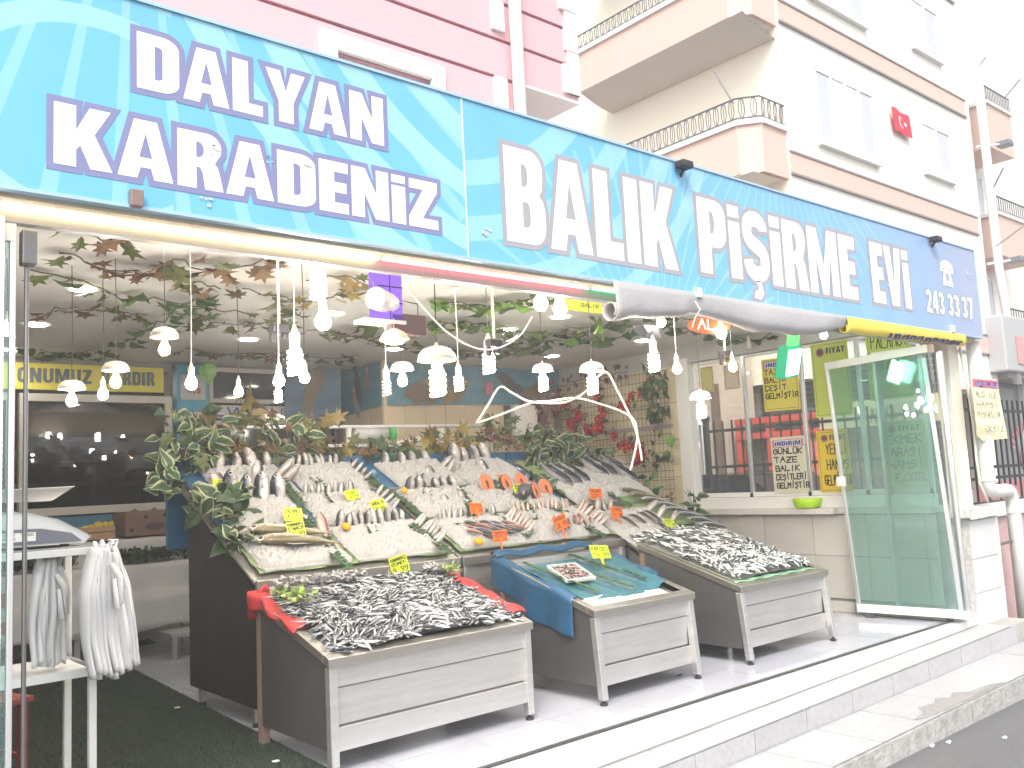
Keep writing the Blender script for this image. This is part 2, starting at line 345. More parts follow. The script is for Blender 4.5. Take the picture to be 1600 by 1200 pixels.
KERB = mat('kerb_paint', (.44, .43, .415), .8, noise=[(3, .7, (.32, .31, .30)), (11, .6, (.2, .19, .18))], bump=(18, .8, .02))
lstep = tag(st.build('lower_step', KERB), kind='structure')
x = -2.4; i = 0; rr = random.Random(3)
while x < 13.6:
    g = .004; xa, xb = x+g, x+.6-g; j = [rr.uniform(-.002, .002) for _ in range(4)]
    if xb < 9.5:
        MB().hexa([(xa, 3.552, f1(xa)-.012), (xb, 3.552, f1(xb)-.012), (xb, 3.836, f1(xb)-.012), (xa, 3.836, f1(xa)-.012), (xa, 3.545, f1(xa)+j[0]), (xb, 3.545, f1(xb)+j[1]), (xb, 3.836, f1(xb)+j[2]), (xa, 3.836, f1(xa)+j[3])]).build('tile', STEPT, step)
        xo = xa+.14; xp = xo+.6-2*g
        MB().hexa([(xo, 3.548, -.36), (xp, 3.548, -.36), (xp, 3.56, -.36), (xo, 3.56, -.36), (xo, 3.546, f1(xo)-.014), (xp, 3.546, f1(xp)-.014), (xp, 3.56, f1(xp)-.014), (xo, 3.56, f1(xo)-.014)]).build('tile', STEPT, step)
    xa += .22; xb += .22
    MB().hexa([(xa, 3.07, f2(xa)-.012), (xb, 3.07, f2(xb)-.012), (xb, 3.542, f2(xb)-.012), (xa, 3.542, f2(xa)-.012), (xa, 3.062, f2(xa)+j[1]), (xb, 3.062, f2(xb)+j[2]), (xb, 3.542, f2(xb)+j[3]), (xa, 3.542, f2(xa)+j[0])]).build('tile', STEPT, lstep)
    MB().hexa([(xa+.1, 3.052, -.44), (xb+.1, 3.052, -.44), (xb+.1, 3.07, -.44), (xa+.1, 3.07, -.44), (xa+.1, 3.05+j[0], f2(xa)-.014), (xb+.1, 3.05+j[1], f2(xb)-.014), (xb+.1, 3.07, f2(xb)-.014), (xa+.1, 3.07, f2(xa)-.014)]).build('kerb_face', KERB, lstep)
    x += .6
# threshold with its white marble strip
sl_ = MB().box(-3, 3.80, -.44, 9.3, 3.93, .0).build('threshold', mat('white_marble', (.60, .595, .585), .3, noise=[(6, .4, (.5, .49, .47)), (35, .35, (.38, .36, .34))])); tag(sl_, kind='structure')
MB().hexa([(-3, 3.790, f1(-3)+.002), (9.3, 3.790, f1(9.3)+.002), (9.3, 3.799, f1(9.3)+.002), (-3, 3.799, f1(-3)+.002), (-3, 3.792, f1(-3)+.008), (9.3, 3.792, f1(9.3)+.008), (9.3, 3.799, f1(9.3)+.008), (-3, 3.799, f1(-3)+.008)]).build('joint', GROUT, sl_)
MB().box(.6, 3.885, .001, 8.62, 3.915, .012).build('door_track', mat('dark_track', (.08, .08, .08), .5, .5), sl_)
# floor
fl = MB().box(-3, 3.93, -.44, 8.8, 14.0, -.008).build('floor', GROUT); tag(fl, kind='structure')
P_ = .594; tme = MB().box(0, 0, -.01, P_-.006, P_-.006, 0).mesh('tile', TILEF)
for a in range(-9, 8):
    for b_ in range(0, 11):
        xx = 3.93+a*P_; yy = 4.37+(b_-1)*P_
        if b_ == 0:
            MB().box(xx+.003, 3.932, -.01, xx+P_-.003, yy+P_-.003, 0).build('tile', TILEF, fl)
        elif a < 7: inst('tile', tme, fl, (xx+.003, yy+.003, rr.uniform(-.0008, .0008)))
        else: MB().box(xx+.003, yy+.003, -.01, 8.63, yy+P_-.003, 0).build('tile', TILEF, fl)
# ceiling slab and the roof over the shop
CEIL = mat('ceiling_plaster', (.74, .72, .67), .8, noise=[(1.3, .5, (.66, .63, .58)), (7, .25, (.58, .55, .5))], bump=(5, .25, .02))
ce = MB().box(-3, 3.95, 3.0, 8.9, 12.5, 3.25).build('ceiling', CEIL); tag(ce, kind='structure')
# fascia beam over the opening
BEAM = mat('beam_paint', (.66, .56, .42), .6, noise=[(4, .4, (.5, .42, .32)), (30, .3, (.4, .33, .25))])
bm = MB().box(-3, 3.72, 2.66, 9.34, 3.95, 3.24).build('fascia_beam', BEAM); tag(bm, kind='structure')
tag(MB().box(-3, 3.84, 2.60, 8.75, 3.89, 2.66).build('door_head_rail', mat('rail_alu', (.35, .34, .33), .4, .6)), kind='structure')
# right wall: tiled parapet, sill
RW = 8.62
YW = mat('cream_wall', (.62, .58, .48), .6, noise=(3, .3, (.5, .46, .38)))
rw = MB().box(RW, 3.95, -.2, RW+.2, 9.2, 1.0).build('parapet_wall', GROUT); tag(rw, kind='structure')
WT = mat('wall_tile_glaze', (.60, .57, .51), .18, noise=(2, .3, (.52, .49, .43)), rnd=.04)
def wtiles(par, axis, c, u0, u1, z0, z1, pu, pz, uo, zo, m, sgn=-1, g=.003, th=.01):
    ui = math.floor((u0-uo)/pu); cache = {}
    while uo+ui*pu < u1-.01:
        a, b = max(u0, uo+ui*pu)+g, min(u1, uo+(ui+1)*pu)-g; zi = math.floor((z0-zo)/pz)
        while zo+zi*pz < z1-.01:
            c0, c1 = max(z0, zo+zi*pz)+g, min(z1, zo+(zi+1)*pz)-g
            key = (round(b-a, 3), round(c1-c0, 3))
            if key[0] > .02 and key[1] > .02:
                if key not in cache:
                    q = MB(); q.box(0, 0, 0, *((th*sgn, b-a, c1-c0) if axis == 'x' else (b-a, th*sgn, c1-c0))); cache[key] = q.mesh('tile', m)
                inst('tile', cache[key], par, (c, a, c0) if axis == 'x' else (a, c, c0))
            zi += 1
        ui += 1
wtiles(rw, 'x', RW, 3.95, 9.0, .12, .99, .593, .43, 4.66-.593*2, .14, WT)
wtiles(rw, 'x', RW, 3.95, 9.0, .0, .115, .593, .2, 4.66-.4, 0, WT)
tag(MB().box(8.47, 4.93, 1.0, RW+.24, 6.86, 1.06).build('window_sill', MARBLE, bevel=.006), kind='structure')
tag(MB().box(8.565, 3.97, 1.0, RW+.24, 4.93, 1.06).build('window_sill', MARBLE), kind='structure')
tag(MB().box(RW, 3.95, 2.80, RW+.2, 9.2, 3.0).build('lintel_wall', mat('grey_lintel', (.5, .5, .47), .6, noise=(2, .3, (.42, .42, .4)))), kind='structure')
bk = MB().box(RW, 6.84, 1.0, RW+.2, 9.2, 2.8).build('side_wall', GROUT); tag(bk, kind='structure')
YT = mat('beige_tile_glaze', (.72, .62, .42), .3, noise=(3, .3, (.64, .54, .36)), rnd=.05)
wtiles(bk, 'x', RW, 6.86, 9.0, 1.0, 2.8, .33, .45, 6.86, 1.0, YT)
# back wall block (tiled) and the recess left of it
bw = MB().box(5.76, 9.01, 0, 8.9, 12, 3.0).build('back_wall', GROUT); tag(bw, kind='structure')
BT = mat('back_tile_glaze', (.64, .52, .37), .22, noise=(2, .3, (.56, .45, .32)), rnd=.05)
wtiles(bw, 'y', 9.01, 5.76, 8.62, .9, 3.0, .3, .6, 5.76, .84, BT)
wtiles(bw, 'x', 5.76, 9.01, 10.1, .9, 3.0, .3, .6, 9.01, .84, BT)
DW = mat('dim_wall', (.28, .265, .25), .7, noise=(2, .3, (.22, .2, .19)))
lw = MB()
lw.box(-3, 10.1, 0, 5.76, 10.3, 1.38); lw.box(-3, 10.1, 2.9, 5.76, 10.3, 3.0); lw.box(3.66, 10.1, 1.38, 4.05, 10.3, 2.9); lw.box(-3, 10.1, 1.38, -.2, 10.3, 2.9); lw.box(5.3, 10.1, 1.38, 5.76, 10.3, 2.9)
tag(lw.build('rear_wall', DW), kind='structure')
tag(MB().box(-3, 3.95, 0, -2.8, 12, 3.0).build('left_wall', DW), kind='structure')
tag(MB().box(-3, 12.3, 0, 8.8, 12.5, 3.0).build('far_room_wall', mat('dark_room', (.08, .08, .09), .8)), kind='structure')

# ---------------------------------------------------------------- windows of the rear wall (dark panes with pale frames)
FR = mat('pale_frame', (.50, .47, .41), .45, noise=(4, .3, (.4, .38, .33)))
SMOKE = glass('smoked_glass', (.40, .42, .46), .03)
def framed(name, label, cat, x0, x1, z0, z1, y, fw=.07, glassm=DARKGLASS, extra=None, d=.06, group=None):
    t = thing(name, label, cat, ((x0+x1)/2, y, z0), group=group); b = MB()
    b.box(x0, y-d, z0, x1, y, z0+fw); b.box(x0, y-d, z1-fw, x1, y, z1); b.box(x0, y-d, z0+fw, x0+fw, y, z1-fw); b.box(x1-fw, y-d, z0+fw, x1, y, z1-fw)
    b.build('frame', FR if extra is None else extra, t, bevel=.004)
    MB().box(x0+fw, y-d*.6, z0+fw, x1-fw, y-d*.4, z1-fw).build('pane', glassm, t); return t
framed('kitchen_window', 'large dark window with pale frame at the back left of the shop', 'window', 2.12, 3.64, 1.38, 2.62, 10.08, .08, SMOKE, d=.09)
framed('kitchen_window', 'dark window cut by the left edge behind the weighing stand', 'window', -.2, 2.08, 1.38, 2.62, 10.08, .08, SMOKE, d=.09)
framed('transom_window', 'dark wide transom under the ceiling right of the blue picture column', 'window', 4.07, 5.74, 2.56, 2.97, 10.08, .05, d=.07)
framed('service_hatch', 'dark serving hatch below the red lettered strip at the rear', 'hatch', 4.07, 5.74, 1.15, 2.36, 10.08, .05, d=.07)
t = thing('kitchen_hood', 'dim steel extractor hood behind the dark rear window', 'hood', (2.9, 11, 1.9)); MB().hexa([(2.3, 10.9, 1.95), (4.2, 10.9, 1.95), (4.2, 11.9, 1.95), (2.3, 11.9, 1.95), (2.6, 11.1, 2.25), (4.0, 11.1, 2.25), (4.0, 11.9, 2.25), (2.6, 11.9, 2.25)]).build('hood', STEEL, t)
t = thing('kitchen_cupboard', 'pale cupboard row with dark doors behind the rear window', 'cupboard', (3, 11.8, 0)); MB().box(2.0, 11.7, 0, 4.6, 12.2, 1.75).build('carcass', mat('cupboard_pale', (.5, .5, .5), .5), t)
for k in range(4): MB().box(2.08+k*.64, 11.68, .2, 2.62+k*.64, 11.7, 1.68).build('door', mat('cupboard_door', (.08, .08, .09), .3), t)
t = thing('kitchen_tube_light', 'thin kitchen tube lamp glowing behind the rear window', 'lamp', (3, 11.2, 2.85)); MB().box(2.4, 11.2, 2.86, 3.6, 11.26, 2.9).build('tube', emis('kitchen_tube', (1, .95, .9), 5), t)
t = thing('hanging_coat', 'black coat hanging at the right behind the rear window', 'coat', (3.9, 10.8, 1.5)); MB().hexa([(3.72, 10.8, 1.35), (4.12, 10.8, 1.3), (4.12, 10.95, 1.3), (3.72, 10.95, 1.35), (3.78, 10.82, 1.86), (4.0, 10.82, 1.88), (4.0, 10.92, 1.88), (3.78, 10.92, 1.86)]).build('cloth', BLACKP, t, bevel=.05)
# yellow sign over the big window
t = thing('yellow_sign', 'yellow sign reading ONUMUZ VARDIR under the ceiling at the back left', 'sign', (2.8, 10.05, 2.66))
MB().box(1.2, 10.0, 2.66, 3.55, 10.03, 2.93).build('panel', mat('sign_yellow', (.62, .55, .07), .5), t)
lettering('ONUMUZ', .70, .15, (2.10, 9.998, 2.73), (1, 0, 0), (0, 0, 1), (0, -1, 0), mat('sign_grey_ink', (.10, .12, .14), .6), t, sp=.1)
lettering('VARDIR', .56, .15, (2.89, 9.998, 2.73), (1, 0, 0), (0, 0, 1), (0, -1, 0), MT['sign_grey_ink'], t, sp=.1)
lettering('S', .1, .15, (1.86, 9.998, 2.73), (1, 0, 0), (0, 0, 1), (0, -1, 0), MT['sign_grey_ink'], t) if False else None
# red lettered strip
t = thing('red_lettered_strip', 'narrow white strip with red letters ANA below the dark transom', 'sign', (4.6, 10.04, 2.4))
MB().box(4.1, 10.0, 2.38, 5.7, 10.03, 2.53).build('panel', mat('strip_white', (.5, .48, .46), .5), t)
b = MB(); hand(b, 'ANA', 4.66, 2.41, .5, .09, .014, lambda x, y: (x, 9.997, y)); b.build('lettering', mat('red_ink', (.30, .03, .06), .6), t)
b = MB(); hand(b, 'LV', 4.12, 2.41, .3, .09, .02, lambda x, y: (x, 9.997, y)); hand(b, 'KS', 4.40, 2.41, .2, .08, .022, lambda x, y: (x, 9.9965, y)); b.build('lettering', mat('blue_ink', (.05, .05, .25), .6), t)
# picture column
t = thing('picture_column', 'blue column panel with food photographs between the rear windows', 'poster', (3.85, 10.0, .9))
MB().box(3.67, 9.93, .85, 4.03, 10.06, 2.97).build('panel', mat('column_blue', (.06, .28, .42), .45), t)
def dish(x0, z0, x1, z1, y, par, cols, seed, bgc=(.45, .45, .42)):
    p = MB().box(x0, y-.004, z0, x1, y, z1).build('photograph', mat('photo_bg%d' % seed, bgc, .4), par)
    r = random.Random(seed)
    for ci, c in enumerate(cols):
        b = MB()
        for k in range(7):
            cx = (x0+x1)/2+r.uniform(-.24, .24)*(x1-x0); cz = (z0+z1)/2+r.uniform(-.2, .2)*(z1-z0); a0 = r.uniform(0, 3); rx, rz = r.uniform(.05, .14)*(x1-x0), r.uniform(.04, .1)*(z1-z0)
            b.poly([[(cx+rx*math.cos(a)*math.cos(a0)-rz*math.sin(a)*math.sin(a0), cz+rx*math.cos(a)*math.sin(a0)+rz*math.sin(a)*math.cos(a0)) for a in [i*2*math.pi/10 for i in range(10)]]], lambda X, Z, e=ci*7+k: (X, y-.0045-.0001*e, Z))
        b.build('printed_food', mat('food_%d_%d' % (seed, ci), c, .5), p)
for k, (z, cols) in enumerate([(2.58, [(.25, .12, .07), (.4, .3, .2)]), (2.16, [(.3, .05, .03), (.12, .2, .04)]), (1.74, [(.5, .5, .5), (.2, .15, .1)]), (1.32, [(.3, .25, .1), (.2, .25, .05)]), (.95, [(.4, .1, .05), (.3, .3, .2)])]):
    dish(3.71, z, 3.99, z+.28, 9.928, t, cols, 40+k, (.42, .41, .38) if k != 2 else (.05, .08, .14))

# ---------------------------------------------------------------- right hand glazing
SX = RW+.05
def poster(name, label, cx, y0, y1, z0, z1, lines, paper, head=None, headcol=(.55, .08, .12), ink=(.02, .02, .03), skew=0, inkh=(.03, .05, .25), splash=True, t_=.011, cat='poster', border=True, hand_h=None, head_w=1.0, normal=-1):
    """paper on the glass at x = cx; y0 > y1 because the reader faces +x"""
    t = thing(name, label, cat, (cx, (y0+y1)/2, z0)); w = y0-y1; h = z1-z0
    fn = lambda u, v, e=0: (cx-.003-e, y0-u+skew*v*.0, z0+v+skew*u)
    b = MB(); b.hexa([fn(0, 0, -.003), fn(w, 0, -.003), fn(w, 0, .0), fn(0, 0, 0), fn(0, h, -.003), fn(w, h, -.003), fn(w, h, 0), fn(0, h, 0)]); b.build('paper', paper, t)
    top = h
    if border:
        q = MB(); m = .02*w/.4; lw_ = .004
        for (a, c_, d, e) in ((m, m, w-m, m+lw_), (m, h-m-lw_, w-m, h-m), (m, m, m+lw_, h-m), (w-m-lw_, m, w-m, h-m)): q.quad(fn(a, c_, .0012), fn(d, c_, .0012), fn(d, e, .0012), fn(a, e, .0012))
        q.build('border', mat('ink_border', (.12, .11, .06), .6), t)
    if head:
        hh = .135*h; top = h-hh-.05*h
        if head == 'İNDİRİM':
            MB().quad(fn(.05*w, top, .0014), fn(.95*w, top, .0014), fn(.95*w, top+hh, .0014), fn(.05*w, top+hh, .0014)).build('head_band', mat('head_band_pink', (.55, .10, .2), .5), t)
            lettering('İNDİRİM', .76*w, hh*.6, fn(.12*w, top+hh*.2, .0014), (0, -1, skew), (0, 0, 1), (-1, 0, 0), mat('ink_navy', (.02, .06, .25), .5), t, out=.01, outmat=mat('pale_edge', (.7, .68, .65), .5), sp=.09, lift=.002)
        else:
            lettering('FİYAT', .5*w*head_w, hh*.62, fn(.42*w, top+hh*.2, .0014), (0, -1, skew), (0, 0, 1), (-1, 0, 0), mat('ink_dark', (.03, .05, .08), .5), t, sp=.1, lift=.002)
            s = MB(); cx_, cy_, rad = .25*w, top+hh*.45, hh*.62
            pts = [(cx_+(rad if i % 2 == 0 else rad*.5)*math.cos(i*math.pi/10), cy_+(rad if i % 2 == 0 else rad*.5)*math.sin(i*math.pi/10)) for i in range(20)]
            s.poly([pts], lambda u, v: fn(u, v, .0016)); s.build('burst', mat('burst_ink', (.16, .04, .1), .5), t)
    if lines:
        n = len(lines); lh = (top-.06*h)/n; b = MB()
        for i, (s, off, wd) in enumerate(lines):
            if s: hand(b, s, (.07+off)*w, top-(i+1)*lh+lh*.22, wd*w, lh*.62, t_, lambda u, v: fn(u, v, .002))
        b.build('handwriting', mat('marker_%d%d%d' % tuple(int(99*c) for c in ink), ink, .5), t)
    return t
PY = mat('poster_yellow', (.68, .58, .10), .55); PC = mat('poster_cream', (.66, .62, .47), .55); PG = mat('poster_lime', (.50, .58, .10), .55); PO = mat('poster_amber', (.70, .50, .03), .55); PGr = mat('poster_pale_green', (.42, .58, .22), .55)
gl = [(6.72, 6.0), (6.0, 5.27), (5.27, 4.62), (4.62, 3.98)]
for i, (a, b_) in enumerate(gl):
    lab = ['glass panel of the side window nearest the wire rack', 'side window glass panel holding the cream poster', 'side window glass panel above the lime bowl', 'side window glass panel behind the folded green door'][i]
    t = thing('window_panel', lab, 'window', (SX, (a+b_)/2, 1.2), group='side window panels')
    MB().box(SX-.006, b_+.02, 1.24, SX+.006, a-.02, 2.76).build('pane', GLASS, t)
    q = MB(); q.box(SX-.02, b_-.02, 1.19, SX+.02, b_+.02, 2.79); q.build('edge_profile', ALU, t, bevel=.003)
    MB().box(SX-.018, b_+.02, 1.19, SX+.018, a-.02, 1.24).build('bottom_rail', ALUW, t, bevel=.003); MB().box(SX-.018, b_+.02, 2.76, SX+.018, a-.02, 2.79).build('top_rail', ALUW, t)
    MB().box(SX-.035, b_-.012, 1.15, SX-.02, b_+.016, 1.23).build('latch', BLACKP, t)
tag(MB().box(RW-.02, 3.97, 1.06, RW+.12, 6.84, 1.185).build('window_track', ALUW, bevel=.005), kind='structure')
tag(MB().box(RW-.03, 6.74, 1.06, RW+.12, 6.93, 2.86).build('window_jamb', ALUW, bevel=.01), kind='structure')
poster('yellow_poster', 'yellow handwritten poster on glass partly hidden by the green floodlight', SX-.03, 5.74, 5.29, 2.12, 2.70, [('TAZE', 0, .55), ('BALIK', 0, .62), ('ÇEŞİT', 0, .6), ('GELMİŞTİR', 0, .92), ('', 0, 1)], PY, 'İNDİRİM', skew=-.02)
poster('cream_poster', 'cream poster beginning GÜNLÜK TAZE BALIK low on the side window', SX-.03, 5.70, 5.28, 1.22, 1.83, [('GÜNLÜK', 0, .86), ('TAZE', 0, .72), ('BALIK', .03, .72), ('ÇEŞİTLERİ', .03, .9), ('GELMİŞTİR', .03, .95)], PC, 'İNDİRİM', t_=.013, border=False)
poster('lime_poster', 'lime poster with FİYAT heading hanging high left of the folded door', SX-.03, 5.12, 4.70, 2.0, 2.78, [('', 0, 1), ('', 0, 1), ('', 0, 1)], PG, 'FİYAT')
poster('amber_poster', 'amber poster standing edge on behind the left frame of the folded door', SX-.03, 5.14, 4.78, 1.22, 1.86, [('YERLİ', .2, .7), ('HAMUS', .2, .7), ('GELMİŞTİR', .1, .85)], PO, 'FİYAT')
poster('dark_lime_poster', 'dim lime poster TAZE seen high through the green door glass', SX-.03, 4.5, 4.05, 2.12, 2.8, [('PALAMUT', .05, .85), ('TAZE', .2, .7), ('', 0, 1)], PG, None)
poster('pale_green_poster', 'green tinted poster EKMEK ARASI HAMSİ 7.00 seen through the door glass', SX-.03, 4.42, 4.0, 1.24, 1.9, [('EKMEK', .04, .86), ('ARASI', .12, .76), ('HAMSİ', .04, .86), ('7.00TL', .15, .8)], PGr, 'FİYAT', t_=.012)
poster('small_poster', 'small blank back of a yellow poster beside the window jamb', SX-.03, 6.58, 6.40, 2.42, 2.72, [], mat('poster_back', (.5, .45, .18), .6), None)
poster('small_poster', 'small faded cream poster behind the warm bulb with black bracket', SX-.03, 6.25, 6.04, 2.42, 2.7, [], mat('poster_back2', (.55, .47, .36), .6), None)

# green folded glass door
def glass_door(name, label, P, gm, fw=.035, handle=True):
    """P: bottom far, bottom near, top near, top far"""
    t = thing(name, label, 'door', P[0]); A, B_, Cc, D = map(Vector, P); u = (B_-A).normalized(); up = (D-A).normalized(); n = u.cross(up).normalized()*.016
    def bar(p, q, wv, nm, m=ALUW):
        b = MB(); b.hexa([p-n, q-n, q+n, p+n, p-n+wv, q-n+wv, q+n+wv, p+n+wv]); b.build(nm, m, t, bevel=.003)
    bar(A, B_, up*.075, 'bottom_rail'); bar(D-up*.075, Cc-up*.075, up*.075, 'top_rail')
    b = MB(); L = (D-A).length
    for p, s in ((A, 1), (B_, -1)):
        q = MB(); q.hexa([p-n+up*.075, p+u*fw*s-n+up*.075, p+u*fw*s+n+up*.075, p+n+up*.075, p-n+up*(L-.075), p+u*fw*s-n+up*(L-.075), p+u*fw*s+n+up*(L-.075), p+n+up*(L-.075)]); q.build('stile', ALU, t, bevel=.003)
    n2 = n*.25; q = MB(); a, b2, c2, d2 = A+up*.075+u*fw, B_+up*.075-u*fw, Cc-up*.075-u*fw, D-up*.075+u*fw
    q.hexa([a-n2, b2-n2, b2+n2, a+n2, d2-n2, c2-n2, c2+n2, d2+n2]); q.build('pane', gm, t)
    if handle:
        h = A+up*1.28+u*.0; q = MB(); q.box(h.x-.06, h.y-.05, h.z-.05, h.x+.02, h.y+.02, h.z+.05); q.build('lock', ALUW, t, bevel=.012)
        w = MB(); c0 = A+u*.12-up*.03
        w.box(c0.x-.02, c0.y-.05, .0, c0.x+.02, c0.y+.05, .05); w.build('roller', STEELD, t)
    return t
glass_door('folded_glass_door', 'green tinted glass door panel folded in against the side wall', [(8.44, 4.73, .05), (8.52, 3.74, .05), (8.49, 3.82, 2.585), (8.43, 4.85, 2.54)], GGREEN)
for i, dx in enumerate((.045, .085, .125)):
    glass_door('stacked_glass_panel', ['stacked glass door panel edge next to the folded green door', 'middle one of the stacked narrow door panel edges', 'outermost stacked door panel edge beside the white pier'][i],
        [(8.53+dx, 4.4, .03), (8.57+dx, 3.73+.03*i, .03), (8.53+dx, 3.80+.03*i, 2.59), (8.50+dx, 4.4, 2.59)], glass('thin_clear_glass', (.97, .98, .98), .01), .03, False)
# sliding panel on the far left
t = glass_door('left_glass_panel', 'tall frameless glass panel cut by the left edge of the opening', [(.15, 3.86, .03), (.80, 3.86, .03), (.80, 3.86, 2.6), (.15, 3.86, 2.6)], GGREEN, .02, False)
MB().tube([(.845, 3.88, .1), (.845, 3.88, 2.50)], .009, 8).build('pull_rod', STEELD, t)
MB().box(.82, 3.84, 2.44, .875, 3.9, 2.58).build('hanger', STEELD, t, bevel=.006)
t = thing('led_strip', 'vertical strip of white light dots on the left glass panel', 'light strip', (.74, 3.83, 0))
MB().box(.735, 3.826, .1, .755, 3.832, 2.62).build('tape', mat('led_tape', (.5, .5, .5), .5), t)
b = MB()
for k in range(100): b.box(.74, 3.820, .12+k*.025, .75, 3.826, .132+k*.025)
tag(b.build('led', emis('led_white', (1, 1, 1), 8), t), kind='stuff')
def led_run(label, x0, x1, col, glow, s, gs=1.2):
    t = thing('led_strip', label, 'light strip', (x0, 3.80, 2.64), group=None)
    MB().box(x0, 3.803, 2.648, x1, 3.818, 2.660).build('tape', emis('tape_'+glow, col, gs), t)
    b = MB(); n = int((x1-x0)/.03)
    for k in range(n): b.box(x0+k*.03, 3.797, 2.650, x0+k*.03+.012, 3.803, 2.658)
    tag(b.build('led', emis('led_'+glow, tuple(.6+.4*c for c in col), s), t), kind='stuff')
led_run('warm white LED strip under the left part of the fascia', .74, 2.44, (1, .78, .4), 'warm', 10, 5)
led_run('pink LED strip under the middle of the fascia', 2.46, 3.95, (1, .25, .3), 'pink', 8, 2.5)
led_run('short green LED strip ending at the rolled grey sheet', 3.98, 4.6, (.1, .9, .35), 'green', 5, 1.0)
led_run('short blue violet LED strip above the rolled grey sheet', 5.3, 6.3, (.15, .1, 1), 'violet', 4, 1.5)
led_run('pink LED strip under the rolled yellow banner', 7.2, 8.9, (1, .3, .3), 'rose', 5, 1.2)

# ---------------------------------------------------------------- pier, post and pipes on the right
t = thing('tiled_pier', 'low white tiled pier with chipped capstone at the right end of the steps', 'pier', (9.2, 3.85, -.2))
px0, px1 = 8.92, 9.62
MB().box(px0, 3.80, -.45, px1, 4.3, .93).build('core', mat('plaster_edge', (.6, .58, .55), .85, noise=[(14, .7, (.38, .35, .32)), (50, .5, (.7, .68, .65))], bump=(25, .9, .02)), t)
for (z0, z1) in ((-.09, .22), (.226, .54), (.546, .90)): MB().box(px0-.002, 3.786, z0, px1-.1, 3.80, z1).build('tile', mat('pier_tile', (.63, .63, .63), .3, noise=[(3, .4, (.45, .44, .43)), (1.5, .5, (.55, .53, .51))], rnd=.04), t)
MB().box(px1-.1, 3.784, -.2, px1-.05, 3.80, .93).build('corner_trim', mat('white_trim', (.75, .75, .73), .5), t)
MB().prism([(px0-.06, .93), (px1+.06, .93), (px1+.05, 1.02), (px0-.04, 1.02)], 'y', 3.74, 4.34).build('capstone', mat('cap_plaster', (.62, .6, .57), .85, noise=(20, .6, (.4, .38, .36)), bump=(22, .9, .02)), t, bevel=.012)
PST = mat('post_paint', (.68, .66, .57), .5, noise=(3, .35, (.55, .53, .44)))
t = thing('white_post', 'tall cream painted post carrying the right end of the sign', 'post', (9.13, 3.9, 1.0)); MB().box(9.02, 3.86, 1.02, 9.24, 4.0, 2.68).build('shaft', PST, t, bevel=.006)
t = thing('drain_pipe', 'thick white drain pipe with two elbows running over the pier', 'pipe', (9.1, 3.8, 1.1)); PIPE = mat('pipe_pvc', (.70, .70, .67), .4, noise=[(4, .4, (.55, .54, .5)), (20, .25, (.45, .43, .4))])
MB().tube([(9.42, 3.78, 2.66), (9.42, 3.78, 1.27)]+[(9.42+.11*(1-math.cos(a)), 3.78, 1.27-.11*math.sin(a)) for a in (.3, .7, 1.1, 1.5)]+[(9.58, 3.78, 1.155), (9.84, 3.78, 1.155)]+[(9.86+.12*math.sin(a), 3.78, 1.035+.12*math.cos(a)) for a in (.3, .7, 1.1, 1.5)]+[(9.985, 3.78, .98), (9.985, 3.78, -.22)], .068, 16).build('pipe', PIPE, t, smooth=True)
for (x, z) in ((9.42, 1.30), (9.985, .95)): MB().lathe([(.077, -.035), (.077, .035)], 16, (x, 3.78, z)).build('socket', PIPE, t, smooth=False)
MB().tube([(9.60, 3.82, .62), (9.98, 3.80, .64)], .014, 6).build('bracket', STEELD, t)
t = thing('cable', 'loose pale cable running down beside the white drain pipe', 'cable', (8.9, 3.78, 1.1))
MB().tube([(9.20, 3.82, 2.6), (9.24, 3.80, 2.2), (9.26, 3.79, 1.8), (9.27, 3.80, 1.5), (9.29, 3.8, 1.25), (9.34, 3.76, 1.06)], .014, 6).build('sheath', mat('cable_pvc', (.6, .58, .5), .5), t, smooth=True)
t = thing('handwritten_notice', 'faded yellow white notice taped to the drain pipe beside the sign post', 'poster', (9.1, 3.7, 1.75))
def nf(u, v, e=0): return (9.10+u*1.95, 3.70-e-.05*max(0, .25-u)*0+(.03 if v < .1 and u < .12 else 0), 1.66+v)
b = MB(); pl_ = [(.10, 0), (.37, .02), (.31, .62), (.0, .62), (.0, .16), (.03, .06)]
b.poly([pl_], lambda u, v: nf(u, v)); b.poly([pl_], lambda u, v: nf(u, v, -.003)); b.build('paper', mat('notice_paper', (.74, .70, .45), .6), t)
MB().poly([[(.01, .53), (.315, .52), (.31, .605), (.01, .605)]], lambda u, v: nf(u, v, .002)).build('head_band', mat('head_band_pink', (.55, .1, .2), .5), t)
b = MB()
for s_, v_, w_ in (('ALO İLE', .43, .26), ('HAMSİ', .33, .27), ('PİŞİRİLİR', .23, .28), ('EKSİZ', .09, .24)): hand(b, s_, .03 if v_ > .1 else .1, v_, w_, .055, .007, lambda u, v: nf(u, v, .003))
b.build('handwriting', mat('faded_marker', (.28, .3, .22), .6), t)
b = MB(); hand(b, 'İNDİRİM', .03, .535, .27, .05, .013, lambda u, v: nf(u, v, .004)); b.build('heading', mat('faded_navy', (.2, .22, .45), .6), t)

